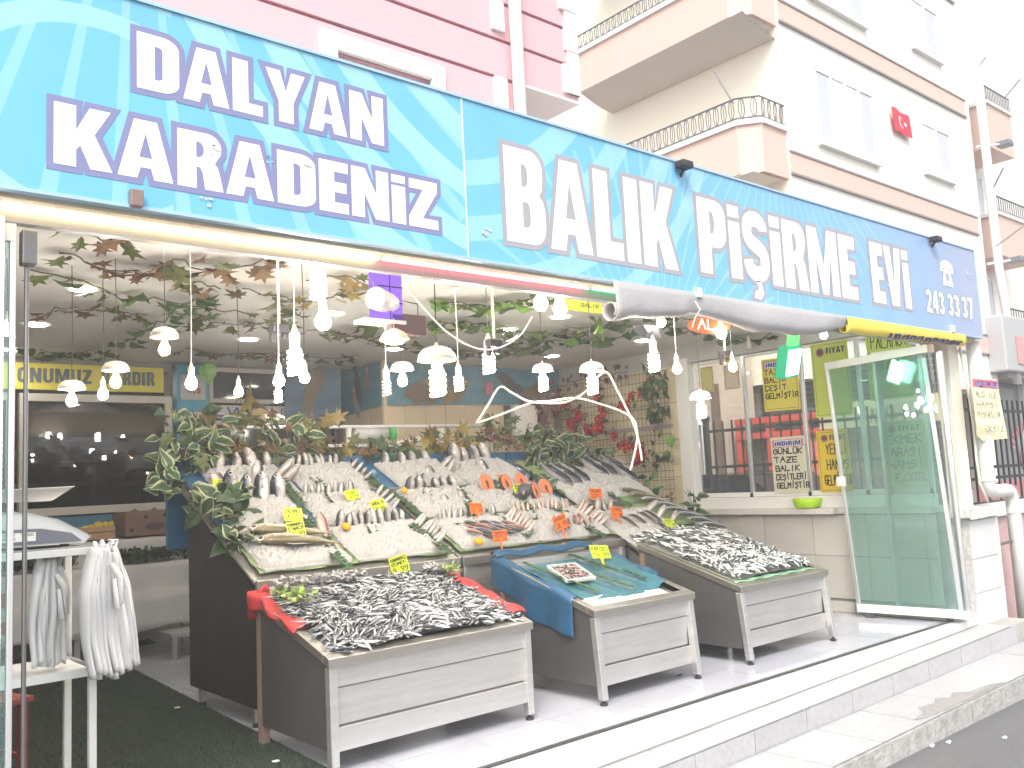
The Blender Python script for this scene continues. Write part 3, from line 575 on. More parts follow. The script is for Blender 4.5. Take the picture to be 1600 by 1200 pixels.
# ---------------------------------------------------------------- the shop sign
SY = 3.675
t = thing('shop_sign', 'long blue shop sign DALYAN KARADENİZ BALIK PİŞİRME EVİ with a phone number', 'sign', (4.5, 3.8, 2.7))
m = bpy.data.materials.new('sign_print_veiled'); m.use_nodes = True; N = m.node_tree.nodes; L = m.node_tree.links; bs = N['Principled BSDF']; bs.inputs['Roughness'].default_value = .35
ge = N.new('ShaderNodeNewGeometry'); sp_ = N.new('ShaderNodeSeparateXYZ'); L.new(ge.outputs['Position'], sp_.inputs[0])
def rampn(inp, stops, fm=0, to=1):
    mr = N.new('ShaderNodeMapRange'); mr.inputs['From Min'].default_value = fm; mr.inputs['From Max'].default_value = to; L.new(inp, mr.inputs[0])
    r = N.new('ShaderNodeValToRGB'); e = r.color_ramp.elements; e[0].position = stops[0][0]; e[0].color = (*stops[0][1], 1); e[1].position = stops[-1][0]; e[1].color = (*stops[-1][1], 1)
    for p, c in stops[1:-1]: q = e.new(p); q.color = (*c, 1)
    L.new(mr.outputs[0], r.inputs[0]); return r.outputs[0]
base = rampn(sp_.outputs['X'], [(0, (.13, .42, .60)), (.33, (.14, .42, .60)), (.42, (.14, .41, .61)), (.7, (.18, .39, .60)), (.88, (.24, .35, .54)), (1, (.30, .34, .47))], .2, 9.4)  # blue print gradient; lens veil is put into its paler colours, most at right
def MATH(op, a, b=None, c=None):
    n = N.new('ShaderNodeMath'); n.operation = op
    for i, q in enumerate((a, b, c)):
        if q is None: continue
        if isinstance(q, (int, float)): n.inputs[i].default_value = q
        else: L.new(q, n.inputs[i])
    return n.outputs[0]
def rings(cx, cz, per, r0_, r1_, sx=1.0, thr=.15):
    dx = MATH('MULTIPLY', MATH('SUBTRACT', sp_.outputs['X'], cx), sx); dz = MATH('SUBTRACT', sp_.outputs['Z'], cz)
    d = MATH('SQRT', MATH('ADD', MATH('MULTIPLY', dx, dx), MATH('MULTIPLY', dz, dz)))
    w = MATH('SINE', MATH('MULTIPLY', d, 2*math.pi/per)); on = MATH('SMOOTH_MIN', MATH('MAXIMUM', MATH('MULTIPLY', MATH('SUBTRACT', w, thr), 12), 0), 1, .05)
    ins = MATH('MULTIPLY', MATH('GREATER_THAN', d, r0_), MATH('LESS_THAN', d, r1_)); return MATH('MULTIPLY', on, ins)
def rays(cx, cz, k, thr, r0_, r1_):
    dx = MATH('SUBTRACT', sp_.outputs['X'], cx); dz = MATH('SUBTRACT', sp_.outputs['Z'], cz); an = MATH('ARCTAN2', dz, dx)
    w = MATH('GREATER_THAN', MATH('SINE', MATH('MULTIPLY', an, k)), thr); d = MATH('SQRT', MATH('ADD', MATH('MULTIPLY', dx, dx), MATH('MULTIPLY', dz, dz)))
    return MATH('MULTIPLY', w, MATH('MULTIPLY', MATH('GREATER_THAN', d, r0_), MATH('LESS_THAN', d, r1_)))
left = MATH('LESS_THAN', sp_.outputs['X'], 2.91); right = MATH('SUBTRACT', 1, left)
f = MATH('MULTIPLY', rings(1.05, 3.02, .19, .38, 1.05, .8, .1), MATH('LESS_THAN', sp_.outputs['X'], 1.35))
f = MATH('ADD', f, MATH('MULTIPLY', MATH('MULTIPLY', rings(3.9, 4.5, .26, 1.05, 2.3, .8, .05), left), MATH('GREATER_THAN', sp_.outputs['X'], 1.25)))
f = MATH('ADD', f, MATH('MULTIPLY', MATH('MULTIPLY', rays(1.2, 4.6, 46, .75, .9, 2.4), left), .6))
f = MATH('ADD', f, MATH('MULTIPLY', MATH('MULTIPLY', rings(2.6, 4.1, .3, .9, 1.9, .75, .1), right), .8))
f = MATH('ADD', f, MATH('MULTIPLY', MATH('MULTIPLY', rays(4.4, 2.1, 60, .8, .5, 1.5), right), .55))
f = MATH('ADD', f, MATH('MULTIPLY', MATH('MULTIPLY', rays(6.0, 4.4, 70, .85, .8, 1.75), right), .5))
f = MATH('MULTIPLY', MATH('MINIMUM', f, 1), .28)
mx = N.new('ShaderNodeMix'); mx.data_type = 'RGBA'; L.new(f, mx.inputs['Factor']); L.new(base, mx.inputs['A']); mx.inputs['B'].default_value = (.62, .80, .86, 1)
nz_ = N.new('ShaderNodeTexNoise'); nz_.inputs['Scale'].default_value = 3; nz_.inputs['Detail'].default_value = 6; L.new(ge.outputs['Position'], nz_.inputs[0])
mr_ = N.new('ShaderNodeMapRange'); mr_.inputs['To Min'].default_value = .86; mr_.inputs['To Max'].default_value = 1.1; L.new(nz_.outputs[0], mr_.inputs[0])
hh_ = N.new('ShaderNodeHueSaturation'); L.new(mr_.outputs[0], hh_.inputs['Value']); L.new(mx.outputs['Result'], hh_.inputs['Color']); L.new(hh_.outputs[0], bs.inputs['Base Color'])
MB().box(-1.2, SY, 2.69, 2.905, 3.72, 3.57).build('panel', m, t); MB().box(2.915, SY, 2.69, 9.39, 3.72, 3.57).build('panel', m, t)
MB().box(2.905, SY-.004, 2.69, 2.915, 3.70, 3.57).build('seam', ALU, t)
b = MB(); b.box(-1.2, SY-.01, 3.57, 9.40, 3.72, 3.585); b.box(-1.2, SY-.01, 2.675, 9.40, 3.719, 2.69); b.box(9.39, SY-.01, 2.69, 9.40, 3.72, 3.57); b.build('edge_trim', mat('sign_edge', (.35, .5, .62), .4, .3), t)
LW = mat('letter_white', (.80, .80, .78), .5, noise=(5, .15, (.7, .7, .68))); LN = mat('letter_outline_navy_veiled', (.19, .20, .36), .5); LGY = mat('letter_outline_veiled', (.32, .31, .34), .5)  # outline colours lightened to imitate lens veil, more for the right-hand words
rt, up_, nm_ = (1, 0, 0), (0, 0, 1), (0, -1, 0)
lettering('DALYAN', 1.20, .245, (1.205, SY, 3.195), rt, up_, nm_, LW, t, out=.026, outmat=LN, sp=.06)
lettering('KARADENİZ', 1.83, .25, (.89, SY, 2.808), rt, up_, nm_, LW, t, out=.026, outmat=LN, sp=.06)
lettering('BALIK', 1.48, .55, (3.19, SY, 2.82), rt, up_, nm_, LW, t, out=.03, outmat=LGY, sp=.07)
lettering('PİŞİRME', 2.09, .53, (4.91, SY, 2.84), rt, up_, nm_, LW, t, out=.03, outmat=LGY, sp=.07)
lettering('EVİ', .68, .525, (7.26, SY, 2.852), rt, up_, nm_, LW, t, out=.03, outmat=LGY, sp=.07)
lettering('243', .36, .215, (8.24, SY, 2.85), rt, up_, nm_, LW, t, out=.012, outmat=LGY, sp=.09)
lettering('33', .25, .215, (8.68, SY, 2.853), rt, up_, nm_, LW, t, out=.012, outmat=LGY, sp=.09)
lettering('37', .25, .215, (8.99, SY, 2.855), rt, up_, nm_, LW, t, out=.012, outmat=LGY, sp=.09)
ph = MB(); e = lambda x, y: (8.60+x, SY-.004, 3.14+y)
ph.poly([[(.02, 0), (.24, 0), (.2, .14), (.17, .17), (.09, .17), (.06, .14)], [(.10, .05), (.10, .12), (.16, .12), (.16, .05)]], e)
ph.poly([arc(.13, .16, .14, .075, 0, 180, 10)+[(-.01, .12), (.05, .12), (.06, .16), (.2, .16), (.21, .12), (.27, .12)]], lambda x, y: (8.60+x, SY-.0035, 3.155+y)); ph.build('telephone_symbol', LW, t)
sm = MB(); sm.poly([[(0, .03), (.02, .1), (.05, .03)]], lambda x, y: (9.16+x, SY-.004, 3.27+y))
for k in range(3): sm.box(9.20, SY-.004, 3.27+k*.022, 9.32-.02*k, SY-.001, 3.278+k*.022)
sm.build('printer_mark', mat('mark_pale', (.5, .52, .65), .5), t)
rr = random.Random(5); b = MB(); PAT = mat('tape_patch', (.6, .6, .58), .4)
for (px_, py_, s_) in ((327, 236, .03), (480, 256, .02), (420, 250, .015), (1170, 368, .03), (985, 365, .035), (1365, 440, .04), (1388, 450, .03), (318, 316, .022), (758, 362, .03)):
    p = at(px_, py_, 'y', SY-.005)
    for k in range(4):
        ox, oz, w_, h_ = rr.uniform(-s_, s_), rr.uniform(-s_, s_), s_*rr.uniform(.4, .9), s_*rr.uniform(.2, .6); b.box(p.x+ox, SY-.0062, p.z+oz, p.x+ox+w_, SY-.0052-.0002*k, p.z+oz+h_)
tag(b.build('peeled_patch', PAT, t), kind='stuff')
for px_, py_ in ((210, 318), (1087, 462), (1485, 517)):
    p = at(px_, py_, 'y', 3.68); MB().box(p.x-.025, 3.64, p.z-.02, p.x+.025, 3.71, p.z+.05).build('clamp', mat('clamp_brown', (.25, .18, .16), .5, .4) if px_ < 300 else ALU, t, bevel=.004)
for i, (px_, py_) in enumerate(((1075, 258), (1467, 374))):
    p = at(px_, py_, 'y', 3.6); l = thing('floodlight', ['small dark spotlight on top of the sign above the letter Ş', 'small dark spotlight on top of the sign near its right end'][i], 'spotlight', (p.x, 3.65, p.z)); MB().box(p.x-.07, 3.58, p.z-.02, p.x+.04, 3.66, p.z+.03).build('housing', BLACKP, l, bevel=.01); MB().tube([(p.x, 3.64, p.z-.02), (p.x+.02, 3.7, p.z-.07)], .01).build('arm', BLACKP, l)

# ---------------------------------------------------------------- pink house above the shop
PK = mat('pink_render', (.60, .38, .41), .8, noise=[(.8, .3, (.55, .34, .37)), (12, .15, (.63, .42, .45))], bump=(60, .15, .003))
PW = mat('stucco_white', (.80, .78, .76), .7, noise=(3, .25, (.62, .6, .58)))
PY_ = 5.0
t = thing('pink_house', 'pink rendered house front with grooved bands above the blue sign', 'building', (1, PY_, 3.25))
zs = [3.25, 3.35, 3.66, 3.97, 4.28, 4.59, 4.90, 5.21, 5.52, 5.83, 6.14, 6.45, 6.76, 7.07, 7.4]
wx0, wx1, wz1 = 2.92, 3.68, 4.38
for z0, z1 in zip(zs, zs[1:]):
    segs = [(-4, 5.2)] if z0 > 4.5 else [(-4, wx0), (wx1, 4.48)] if z1 < wz1+.02 else None
    if segs is None: segs = [(-4, wx0), (wx1, 4.48)]; MB().box(wx0, PY_, wz1, wx1, PY_+.3, z1-.03).build('render_band', PK, t)
    for a, b_ in segs:
        MB().box(a, PY_, z0, b_, PY_+.3, z1-.03).build('render_band', PK, t); MB().box(a, PY_+.025, z1-.03, b_, PY_+.3, z1).build('groove', mat('pink_groove', (.42, .2, .24), .8), t)
w = MB(); w.box(2.80, PY_-.04, 4.38, 3.80, PY_+.02, 4.50); w.box(2.80, PY_-.04, 3.4, 2.92, PY_+.02, 4.38); w.box(3.68, PY_-.04, 3.4, 3.80, PY_+.02, 4.38); fr_ = w.build('window', PW, t, bevel=.01)
MB().box(2.9, PY_+.06, 3.4, 3.7, PY_+.08, 4.41).build('pane', mat('mauve_reveal_shade', (.20, .13, .16), .5), fr_)  # dark sheet standing in for the shaded reveal above the opening
for (a, b_, z0) in ((4.28, 4.40, 4.33), (5.02, 5.20, 4.63), (5.06, 5.20, 5.0), (4.28, 4.40, 4.95), (5.02, 5.20, 5.35)): MB().box(a, PY_-.03, z0, b_, PY_+.0, z0+.24).build('quoin', PW, t, bevel=.004)
MB().box(5.08, PY_-.02, 4.63, 5.21, PY_+.3, 7.4).build('corner_strip', PW, t); MB().box(4.49, PY_-.01, 4.565, 5.2, 11, 4.588).build('soffit', mat('soffit_grey', (.62, .58, .58), .8), t)
MB().box(5.15, PY_+.3, 4.63, 5.2, 11, 7.4).build('side_wall', PK, t); MB().box(4.44, PY_+.3, 3.25, 4.5, 11, 4.60).build('side_wall', PK, t)
q = thing('downpipe', 'white downpipe on the pink house front near its corner', 'pipe', (4.45, 4.9, 3.3)); MB().tube([(4.47, 4.92, 3.3), (4.47, 4.92, 7.4)], .05, 12).build('pipe', PW, q, smooth=True)

# ---------------------------------------------------------------- cream apartment block
CY = 8.4; CX = 14.0
CRM = mat('cream_render', (.86, .80, .66), .8, noise=[(.6, .25, (.82, .75, .60)), (8, .12, (.86, .80, .68))]); CRF = mat('ivory_render', (.82, .78, .72), .8, noise=(.7, .25, (.76, .72, .66)))
BRN = mat('rose_band', (.66, .46, .39), .8, noise=(2, .25, (.61, .42, .36))); DKL = mat('dark_line', (.24, .22, .22), .7)
t = thing('cream_apartment_block', 'cream apartment block with rose bands and balconies beyond the sign', 'building', (CX, CY, 0))
rx = 22.1
b = MB(); b.box(CX, CY, 3.0, rx, 15, 14); b.build('wall', CRF, t)
for zz in (6.55, 9.40, 12.2): MB().box(13.02, CY+.1, zz, 13.98, 14.4 if zz < 7 else 12.4, zz+.015).build('balcony_soffit', CRF, t)
MB().box(CX-.02, CY+.05, 3.0, CX, 15, 14).build('side_wall', CRM, t)
MB().box(CX+.4, CY+1.3, -.4, rx, 15, 3.0).build('ground_floor_wall', mat('ground_render', (.6, .5, .4), .8, noise=(1, .3, (.5, .42, .34))), t)
bz = [(at(1234, 269, 'y', CY).z, at(1232, 238, 'y', CY).z), (at(1209, 28, 'y', CY).z, at(1211, 0, 'y', CY).z), (at(1515, 549, 'y', CY).z, at(1513, 521, 'y', CY).z)]
for z0, z1 in bz+[(bz[1][0]+2.85, bz[1][1]+2.85)]:
    MB().box(CX+.02, CY-.03, z0, rx-.25, CY, z1).build('rose_band', BRN, t); MB().box(CX+.02, CY-.05, z1, rx-.25, CY, z1+.04).build('band_edge', DKL, t); MB().box(CX+.02, CY-.05, z0-.04, rx-.25, CY, z0).build('band_edge', DKL, t)
def win(par, px0, px1, pz0, pz1, lights, y=CY):
    f_ = MB(); f_.box(px0-.08, y-.10, pz0-.1, px1+.08, y-.0, pz0); f_.box(px0-.03, y-.05, pz1, px1+.03, y, pz1+.06); f_.box(px0-.06, y-.05, pz0, px0, y, pz1+.06); f_.box(px1, y-.05, pz0, px1+.06, y, pz1+.06)
    n = len(lights); 
    for i in range(1, n): xx = px0+(px1-px0)*i/n; f_.box(xx-.04, y-.05, pz0, xx+.04, y, pz1)
    w_ = f_.build('window', ALUW, par)
    for i, lt in enumerate(lights): a = px0+(px1-px0)*i/n+.04*(i > 0); c = px0+(px1-px0)*(i+1)/n-.04*(i < n-1); MB().box(a, y-.03, pz0, c, y-.01, pz1).build('pane', mat('curtain_white', (.78, .78, .78), .3) if lt else mat('curtain_grey', (.50, .52, .57), .15), w_)
win(t, 15.1, 17.2, 7.5, 8.86, [0, 1, 1, 0]); win(t, 19.4, 20.7, 7.75, 8.8, [1, 0]); win(t, 15.1, 17.2, 10.4, 11.8, [0, 1, 1, 0]); win(t, 19.4, 20.7, 10.6, 11.7, [1, 0]); win(t, 15.1, 17.2, 4.7, 6.0, [0, 1, 1, 0])
def balcony(par, z0, z1, zr, yend, curved=False):
    pts = [(14.0, 8.42), (13.25, 8.42), (13.0, 8.75), (13.0, yend), (14.0, yend)]
    b = MB(); b.prism([(14.0, 8.49), (13.28, 8.49), (13.07, 8.78), (13.07, yend-.01), (14.0, yend-.01)][::-1], 'z', z0+.003, z0+.12); 
    ins = [(14.0, 8.5), (13.29, 8.5), (13.08, 8.79), (13.08, yend), (14.0, yend)]
    for (A, B2), (Ai, Bi) in zip(zip(pts[:4], pts[1:4]), zip(ins[:4], ins[1:4])):
        b.quad((*A, z0), (*A, z1), (*B2, z1), (*B2, z0)); b.quad((*Ai, z0), (*Bi, z0), (*Bi, z1), (*Ai, z1)); b.quad((*A, z1), (*Ai, z1), (*Bi, z1), (*B2, z1)); b.quad((*A, z0), (*B2, z0), (*Bi, z0), (*Ai, z0))
    bl = b.build('balcony', BRN, par)
    cp = MB()
    for (ax_, ay_), (bx_, by_) in zip(pts, pts[1:4]):
        A, B2 = Vector((ax_, ay_, z1)), Vector((bx_, by_, z1)); d = (B2-A).normalized(); nn = Vector((-d.y, d.x, 0)); o_, i_ = nn*-.04, nn*.13
        if d.x < -.5 or True: o_, i_ = nn*.05*(1), nn*-.13
        cp.hexa([A+o_, B2+o_, B2+i_, A+i_, A+o_+Vector((0, 0, .09)), B2+o_+Vector((0, 0, .09)), B2+i_+Vector((0, 0, .09)), A+i_+Vector((0, 0, .09))])
    cp.build('coping', PW, bl)
    rl = MB()
    for (ax_, ay_), (bx_, by_) in zip(pts, pts[1:4]):
        A, B2 = Vector((ax_, ay_, 0)), Vector((bx_, by_, 0)); L_ = (B2-A).length; d = (B2-A)/L_
        for zz in (z1+.13, zr): rl.tube([A+Vector((0, 0, zz)), B2+Vector((0, 0, zz))], .018, 4)
        k = max(1, int(L_/.16))
        for i in range(k):
            c = A+d*(L_*(i+.5)/k); hh = (zr-z1-.13)/2; mz = z1+.13+hh
            pp = [c+d*(.05*math.sin(a))+Vector((0, 0, mz-hh*math.cos(a))) for a in [j*math.pi/5 for j in range(6)]]; rl.tube(pp, .011, 3); rl.tube([2*c+Vector((0, 0, 2*mz))-p+Vector((0, 0, 0)) for p in pp], .011, 3); rl.tube([c+Vector((0, 0, z1+.13)), c+Vector((0, 0, zr))], .008, 3)
    rl.build('railing', mat('rail_dark', (.15, .15, .16), .5), bl)
    if curved:
        cv = MB(); cv.grid(lambda u, v: (13.0+u*1.0, 8.45+v*(yend-8.45), z0-.01-.22*math.sin(u*math.pi/2)*1), 8, 1); cv.build('curved_soffit', mat('soffit_pale', (.6, .56, .52), .8), bl)
    return bl
balcony(t, 6.57, 7.43, 7.92, 14.5); balcony(t, 9.42, 10.22, 10.62, 12.45, True)
# flag, antenna rods, downpipe
t = thing('turkish_flag', 'small red flag with white crescent and star on the ivory facade', 'flag', (18.5, CY-.1, 8.4)); fc = [at(1393, 166, 'y', CY-.1), at(1420, 182, 'y', CY-.1), at(1426, 217, 'y', CY-.1), at(1399, 203, 'y', CY-.1)]
def ff(u, v, e=0): p = fc[3]*(1-u)*(1-v)+fc[2]*u*(1-v)+fc[1]*u*v+fc[0]*(1-u)*v; return (p.x, p.y-e-.015*math.sin(u*9), p.z+.01*math.sin(u*7))
b = MB(); b.grid(ff, 12, 4); b.grid(lambda u, v: ff(u, v, -.01), 12, 4); b.build('cloth', mat('flag_red', (.60, .03, .06), .7), t)
b = MB(); cr = arc(.42, .5, .17, .25, 40, 320, 14)+arc(.47, .5, .13, .19, 310, 50, 12); b.poly([cr], lambda u, v: ff(u, v, .012)); b.poly([[(.66+(.09 if i % 2 == 0 else .035)*math.cos(i*math.pi/5+math.pi), .5+(.12 if i % 2 == 0 else .05)*math.sin(i*math.pi/5+math.pi)) for i in range(10)]], lambda u, v: ff(u, v, .012)); b.build('emblem', LW, t)
t = thing('flag_rod', 'thin grey rod slanting up from the lower cream balcony corner', 'rod', (13.1, 8.8, 7.9)); p = at(1116, 112, 'x', 13.0); MB().tube([(13.1, 8.85, 7.9), p], .018, 5).build('rod', DKL, t)
t = thing('downpipe', 'tall white downpipe between the two apartment blocks', 'pipe', (22.5, 8.2, 0)); MB().tube([at(1521, 60, 'y', 8.2), at(1561, 420, 'y', 8.2), at(1590, 600, 'y', 8.2)], .1, 10).build('pipe', PW, t, smooth=True)
# second block on the right
t = thing('far_apartment_block', 'pale apartment block with stacked rose balconies at the right edge', 'building', (26, 9, 0))
MB().box(22.8, 9.2, -.4, 34, 16, 16).build('wall', CRF, t); MB().box(22.2, 8.2, 3.3, 34, 9.2, 3.6).build('slab', mat('slab_grey', (.45, .43, .42), .8), t)
for k, (z0, z1, zr, xe) in enumerate(((9.0, 10.1, 10.55, 24.4), (6.3, 7.3, 7.76, 24.9), (3.7, 4.5, 5.0, 25.2))):
    bl = MB().box(22.9, 8.3, z0, xe, 9.2, z1).build('balcony', BRN, t); MB().box(22.85, 8.25, z1, xe+.05, 9.2, z1+.08).build('coping', PW, bl); rl = MB()
    for zz in (z1+.12, zr): rl.tube([(22.9, 8.3, zz), (xe, 8.3, zz)], .025, 4)
    for i in range(16): rl.tube([(22.9+(xe-22.9)*i/15, 8.3, z1+.08), (22.9+(xe-22.9)*i/15, 8.3, zr)], .014, 3)
    rl.build('railing', mat('rail_dark', (.15, .15, .16), .5), bl)
    win(t, 23.3, 24.4, z0-2.0, z0-.3, [1, 0], 9.2)
for i, (a, b2) in enumerate((((1532, 100), (1540, 90)), ((1568, 155), (1594, 124)), ((1553, 292), (1568, 262)), ((1556, 385), (1600, 352)))):
    q = thing('flag_rod', ['thin rod slanting above the far block at the top right', 'thin rod leaning out from the topmost far balcony', 'thin rod leaning below the topmost far balcony', 'thin rod leaning out near the middle far balcony'][i], 'rod', at(*a, 'y', 8.1)); MB().tube([at(*a, 'y', 8.1), at(*b2, 'y', 7.6)], .02, 4).build('rod', DKL, q)
for i, (px_, py_) in enumerate(((1565, 225), (1583, 406))):
    p = at(px_, py_, 'y', 7.9); q = thing('street_spotlight', ['small grey spotlight on an arm beside the upper far balcony', 'small grey spotlight on an arm beside the lower far balcony'][i], 'spotlight', p); MB().box(p.x-.1, p.y-.2, p.z-.07, p.x+.2, p.y+.1, p.z+.06).build('housing', mat('lamp_grey', (.16, .16, .18), .4), q, bevel=.02); MB().tube([p, p+Vector((-.7, .3, -.12))], .03, 5).build('arm', PW, q)
# ground floor shop front behind the fence
t = thing('street_shop_front', 'pale shop front with red arched window lettering behind the fence', 'shop front', (24, 8.3, 0))
MB().box(22.2, 8.8, -.4, 34, 9.15, .9).build('stall_riser', mat('maroon_wall', (.42, .16, .17), .7), t)
for k in range(5): MB().box(22.4+k*2.2, 8.78, .9, 22.5+k*2.2, 8.9, 3.3).build('mullion', ALUW, t)
MB().box(22.2, 8.9, .9, 34, 8.95, 3.3).build('pane', mat('shop_glass', (.22, .22, .22), .1), t)
b = MB()
for k in range(4):
    cx_ = 24.6+k*2.2
    for j in range(13): a = math.radians(15+j*12.5); b.add([(cx_-r_*math.cos(a+s_)*1.0, 8.86, 1.55+r_*math.sin(a+s_)*.8) for r_, s_ in ((.72, -.05), (.95, -.05), (.95, .06), (.72, .06))], [(0, 1, 2, 3)])
    b.box(cx_-.35, 8.85, 1.2, cx_+.35, 8.87, 1.6)
tag(b.build('red_print', mat('faded_red', (.6, .2, .24), .6), t), kind='stuff')
q = thing('wall_box', 'grey electric box with a pink notice beyond the downpipe', 'box', (23.5, 8.1, 3.6)); p0, p1 = at(1568, 580, 'y', 8.1), at(1600, 500, 'y', 8.1); MB().box(p0.x, 8.0, p0.z, p1.x+.4, 8.5, p1.z).build('cabinet', mat('box_grey', (.42, .42, .43), .5), q, bevel=.04); pA, pB = at(1592, 568, 'y', 7.98), at(1606, 528, 'y', 7.98); MB().box(pA.x, 7.97, pA.z, pB.x, 7.99, pB.z).build('notice', mat('notice_pink', (.65, .3, .3), .6), q)
# iron fence and parapet right of the pier
t = thing('garden_wall', 'low pinkish garden wall under the iron fence right of the pier', 'wall', (11, 5, -.4)); MB().box(9.66, 4.1, -.44, 20, 4.3, .86).build('body', mat('faded_maroon', (.42, .25, .25), .8, noise=(3, .6, (.55, .45, .43))), t); MB().box(9.66, 4.05, .86, 20, 4.35, .99).build('coping', PW, t, bevel=.01)
t = thing('iron_fence', 'black iron fence of thin upright bars on the garden wall', 'fence', (11, 4.2, .99))
for z in (1.27, 1.39, 2.02): MB().box(9.66, 4.19, z-.016, 20, 4.21, z+.016).build('rail', BLACK, t)
for k in range(70):
    x = 9.74+k*.15; MB().box(x-.009, 4.191, 1.02 if k % 2 else 1.16, x+.009, 4.209, 2.15).build('bar', BLACK, t)
MB().box(9.66, 4.19, 1.0, 20, 4.21, 1.02).build('rail', BLACK, t)
# ---------------------------------------------------------------- the yard seen through the side window
t = thing('yard_fence', 'black iron fence with round post seen through the side window', 'fence', (10.3, 6, 0)); YX = 10.6
for z in (1.55, 2.06): MB().box(YX-.015, 4.75, z-.02, YX+.015, 8.0, z+.02).build('rail', BLACK, t)
for k in range(21): MB().box(YX-.01, 4.8+k*.155, .3, YX+.01, 4.82+k*.155, 2.2).build('bar', BLACK, t)
for y in (8.05,): MB().lathe([(.05, 0), (.05, 2.2), (.065, 2.22), (.065, 2.28)], 10, (YX, y, 0)).build('post', BLACK, t)
for i, (yy, xx, col, lab) in enumerate(((9.2, 12.0, (.02, .022, .026), 'dark parked car beyond the yard fence'),)):
    t = thing('parked_car', lab, 'car', (xx, yy, -.1)); body = [(-2.1, .35), (-2.15, .7), (-1.9, .92), (-1.1, 1.0), (-.5, 1.42), (.7, 1.45), (1.5, 1.02), (2.1, .92), (2.2, .6), (2.1, .35)]
    MB().prism([(yy-.9+p[0], p[1]-.0) for p in body], 'x', xx-.85, xx+.85).build('body', mat('car_paint', col, .3), t, bevel=.08); MB().prism([(yy-.9+p[0]*.97, p[1]-.02) for p in [(-1.0, 1.02), (-.48, 1.38), (.66, 1.4), (1.36, 1.03)]], 'x', xx-.86, xx+.86).build('glazing', DARKGLASS, t)
    for dy in (-1.35, 1.35):
        for dx in (-.8, .8): w_ = MB(); w_.tube([(xx+dx-.1, yy-.9+dy, +.32), (xx+dx+.1, yy-.9+dy, +.32)], .32, 18); w_.build('wheel', BLACKP, t)
t = thing('red_kiosk', 'red framed kiosk with orange panels across the yard', 'kiosk', (13, 8.2, -.4)); KR = mat('kiosk_red', (.62, .07, .05), .5); b = MB()
for y in (7.3, 7.95, 8.6, 9.2): b.box(13.0, y-.05, -.4, 13.1, y+.05, 2.35)
for z in (.9, 2.05, 2.3): b.box(12.98, 7.25, z-.05, 13.12, 9.25, z+.05)
b.build('frame', KR, t); MB().box(13.05, 7.35, 1.0, 13.07, 8.55, 2.0).build('panel', mat('kiosk_orange', (.75, .2, .12), .5), t); MB().box(13.2, 7.2, -.4, 14, 9.2, 2.3).build('interior', mat('kiosk_dim', (.12, .09, .08), .8), t)
t = thing('roller_shutter', 'dark ground floor opening with grid shutter across the yard', 'shutter', (14.3, 7, 0)); b = MB(); b.box(14.5, 6.4, -.4, 14.6, 10.4, 3.3); b.build('curtain', mat('shutter_dark', (.06, .06, .065), .6), t); g_ = MB()
for k in range(14): g_.box(14.44, 6.4, 1.9+k*.1, 14.47, 10.4, 1.915+k*.1)
for k in range(19): g_.box(14.44, 6.5+k*.21, 1.8, 14.46, 6.512+k*.21, 2.5)
g_.build('grid', mat('grid_grey', (.2, .2, .2), .5, .5), t)
t = thing('yard_house', 'beige house wall with brown door edge and white pipe across the yard', 'building', (13, 10, 0)); MB().box(12.9, 9.45, -.4, 13.9, 16, 6).build('wall', mat('yard_beige', (.58, .45, .36), .8, noise=(1, .3, (.5, .39, .31))), t); MB().box(12.85, 9.46, -.4, 12.9, 9.62, 3.0).build('door', mat('door_brown', (.16, .09, .06), .5), t); MB().tube([(12.8, 9.75, -.4), (12.8, 9.75, 2.3), (12.8, 9.9, 2.35), (12.8, 11, 2.35)], .07, 10).build('pipe', PW, t, smooth=True)
t = thing('cream_canopy', 'cream lettered canopy board reading ALYA above the yard fence', 'sign', (11.2, 5.6, 2.1)); MB().box(11.2, 4.95, 1.98, 11.3, 6.6, 2.32).build('board', mat('canopy_cream', (.62, .56, .34), .6), t)
b = MB(); hand(b, 'ALYA', 0, 0, .36, .17, .022, lambda u, v: (11.195, 5.86-u, 2.04+v)); b.build('lettering', mat('canopy_ink', (.2, .18, .12), .6), t)

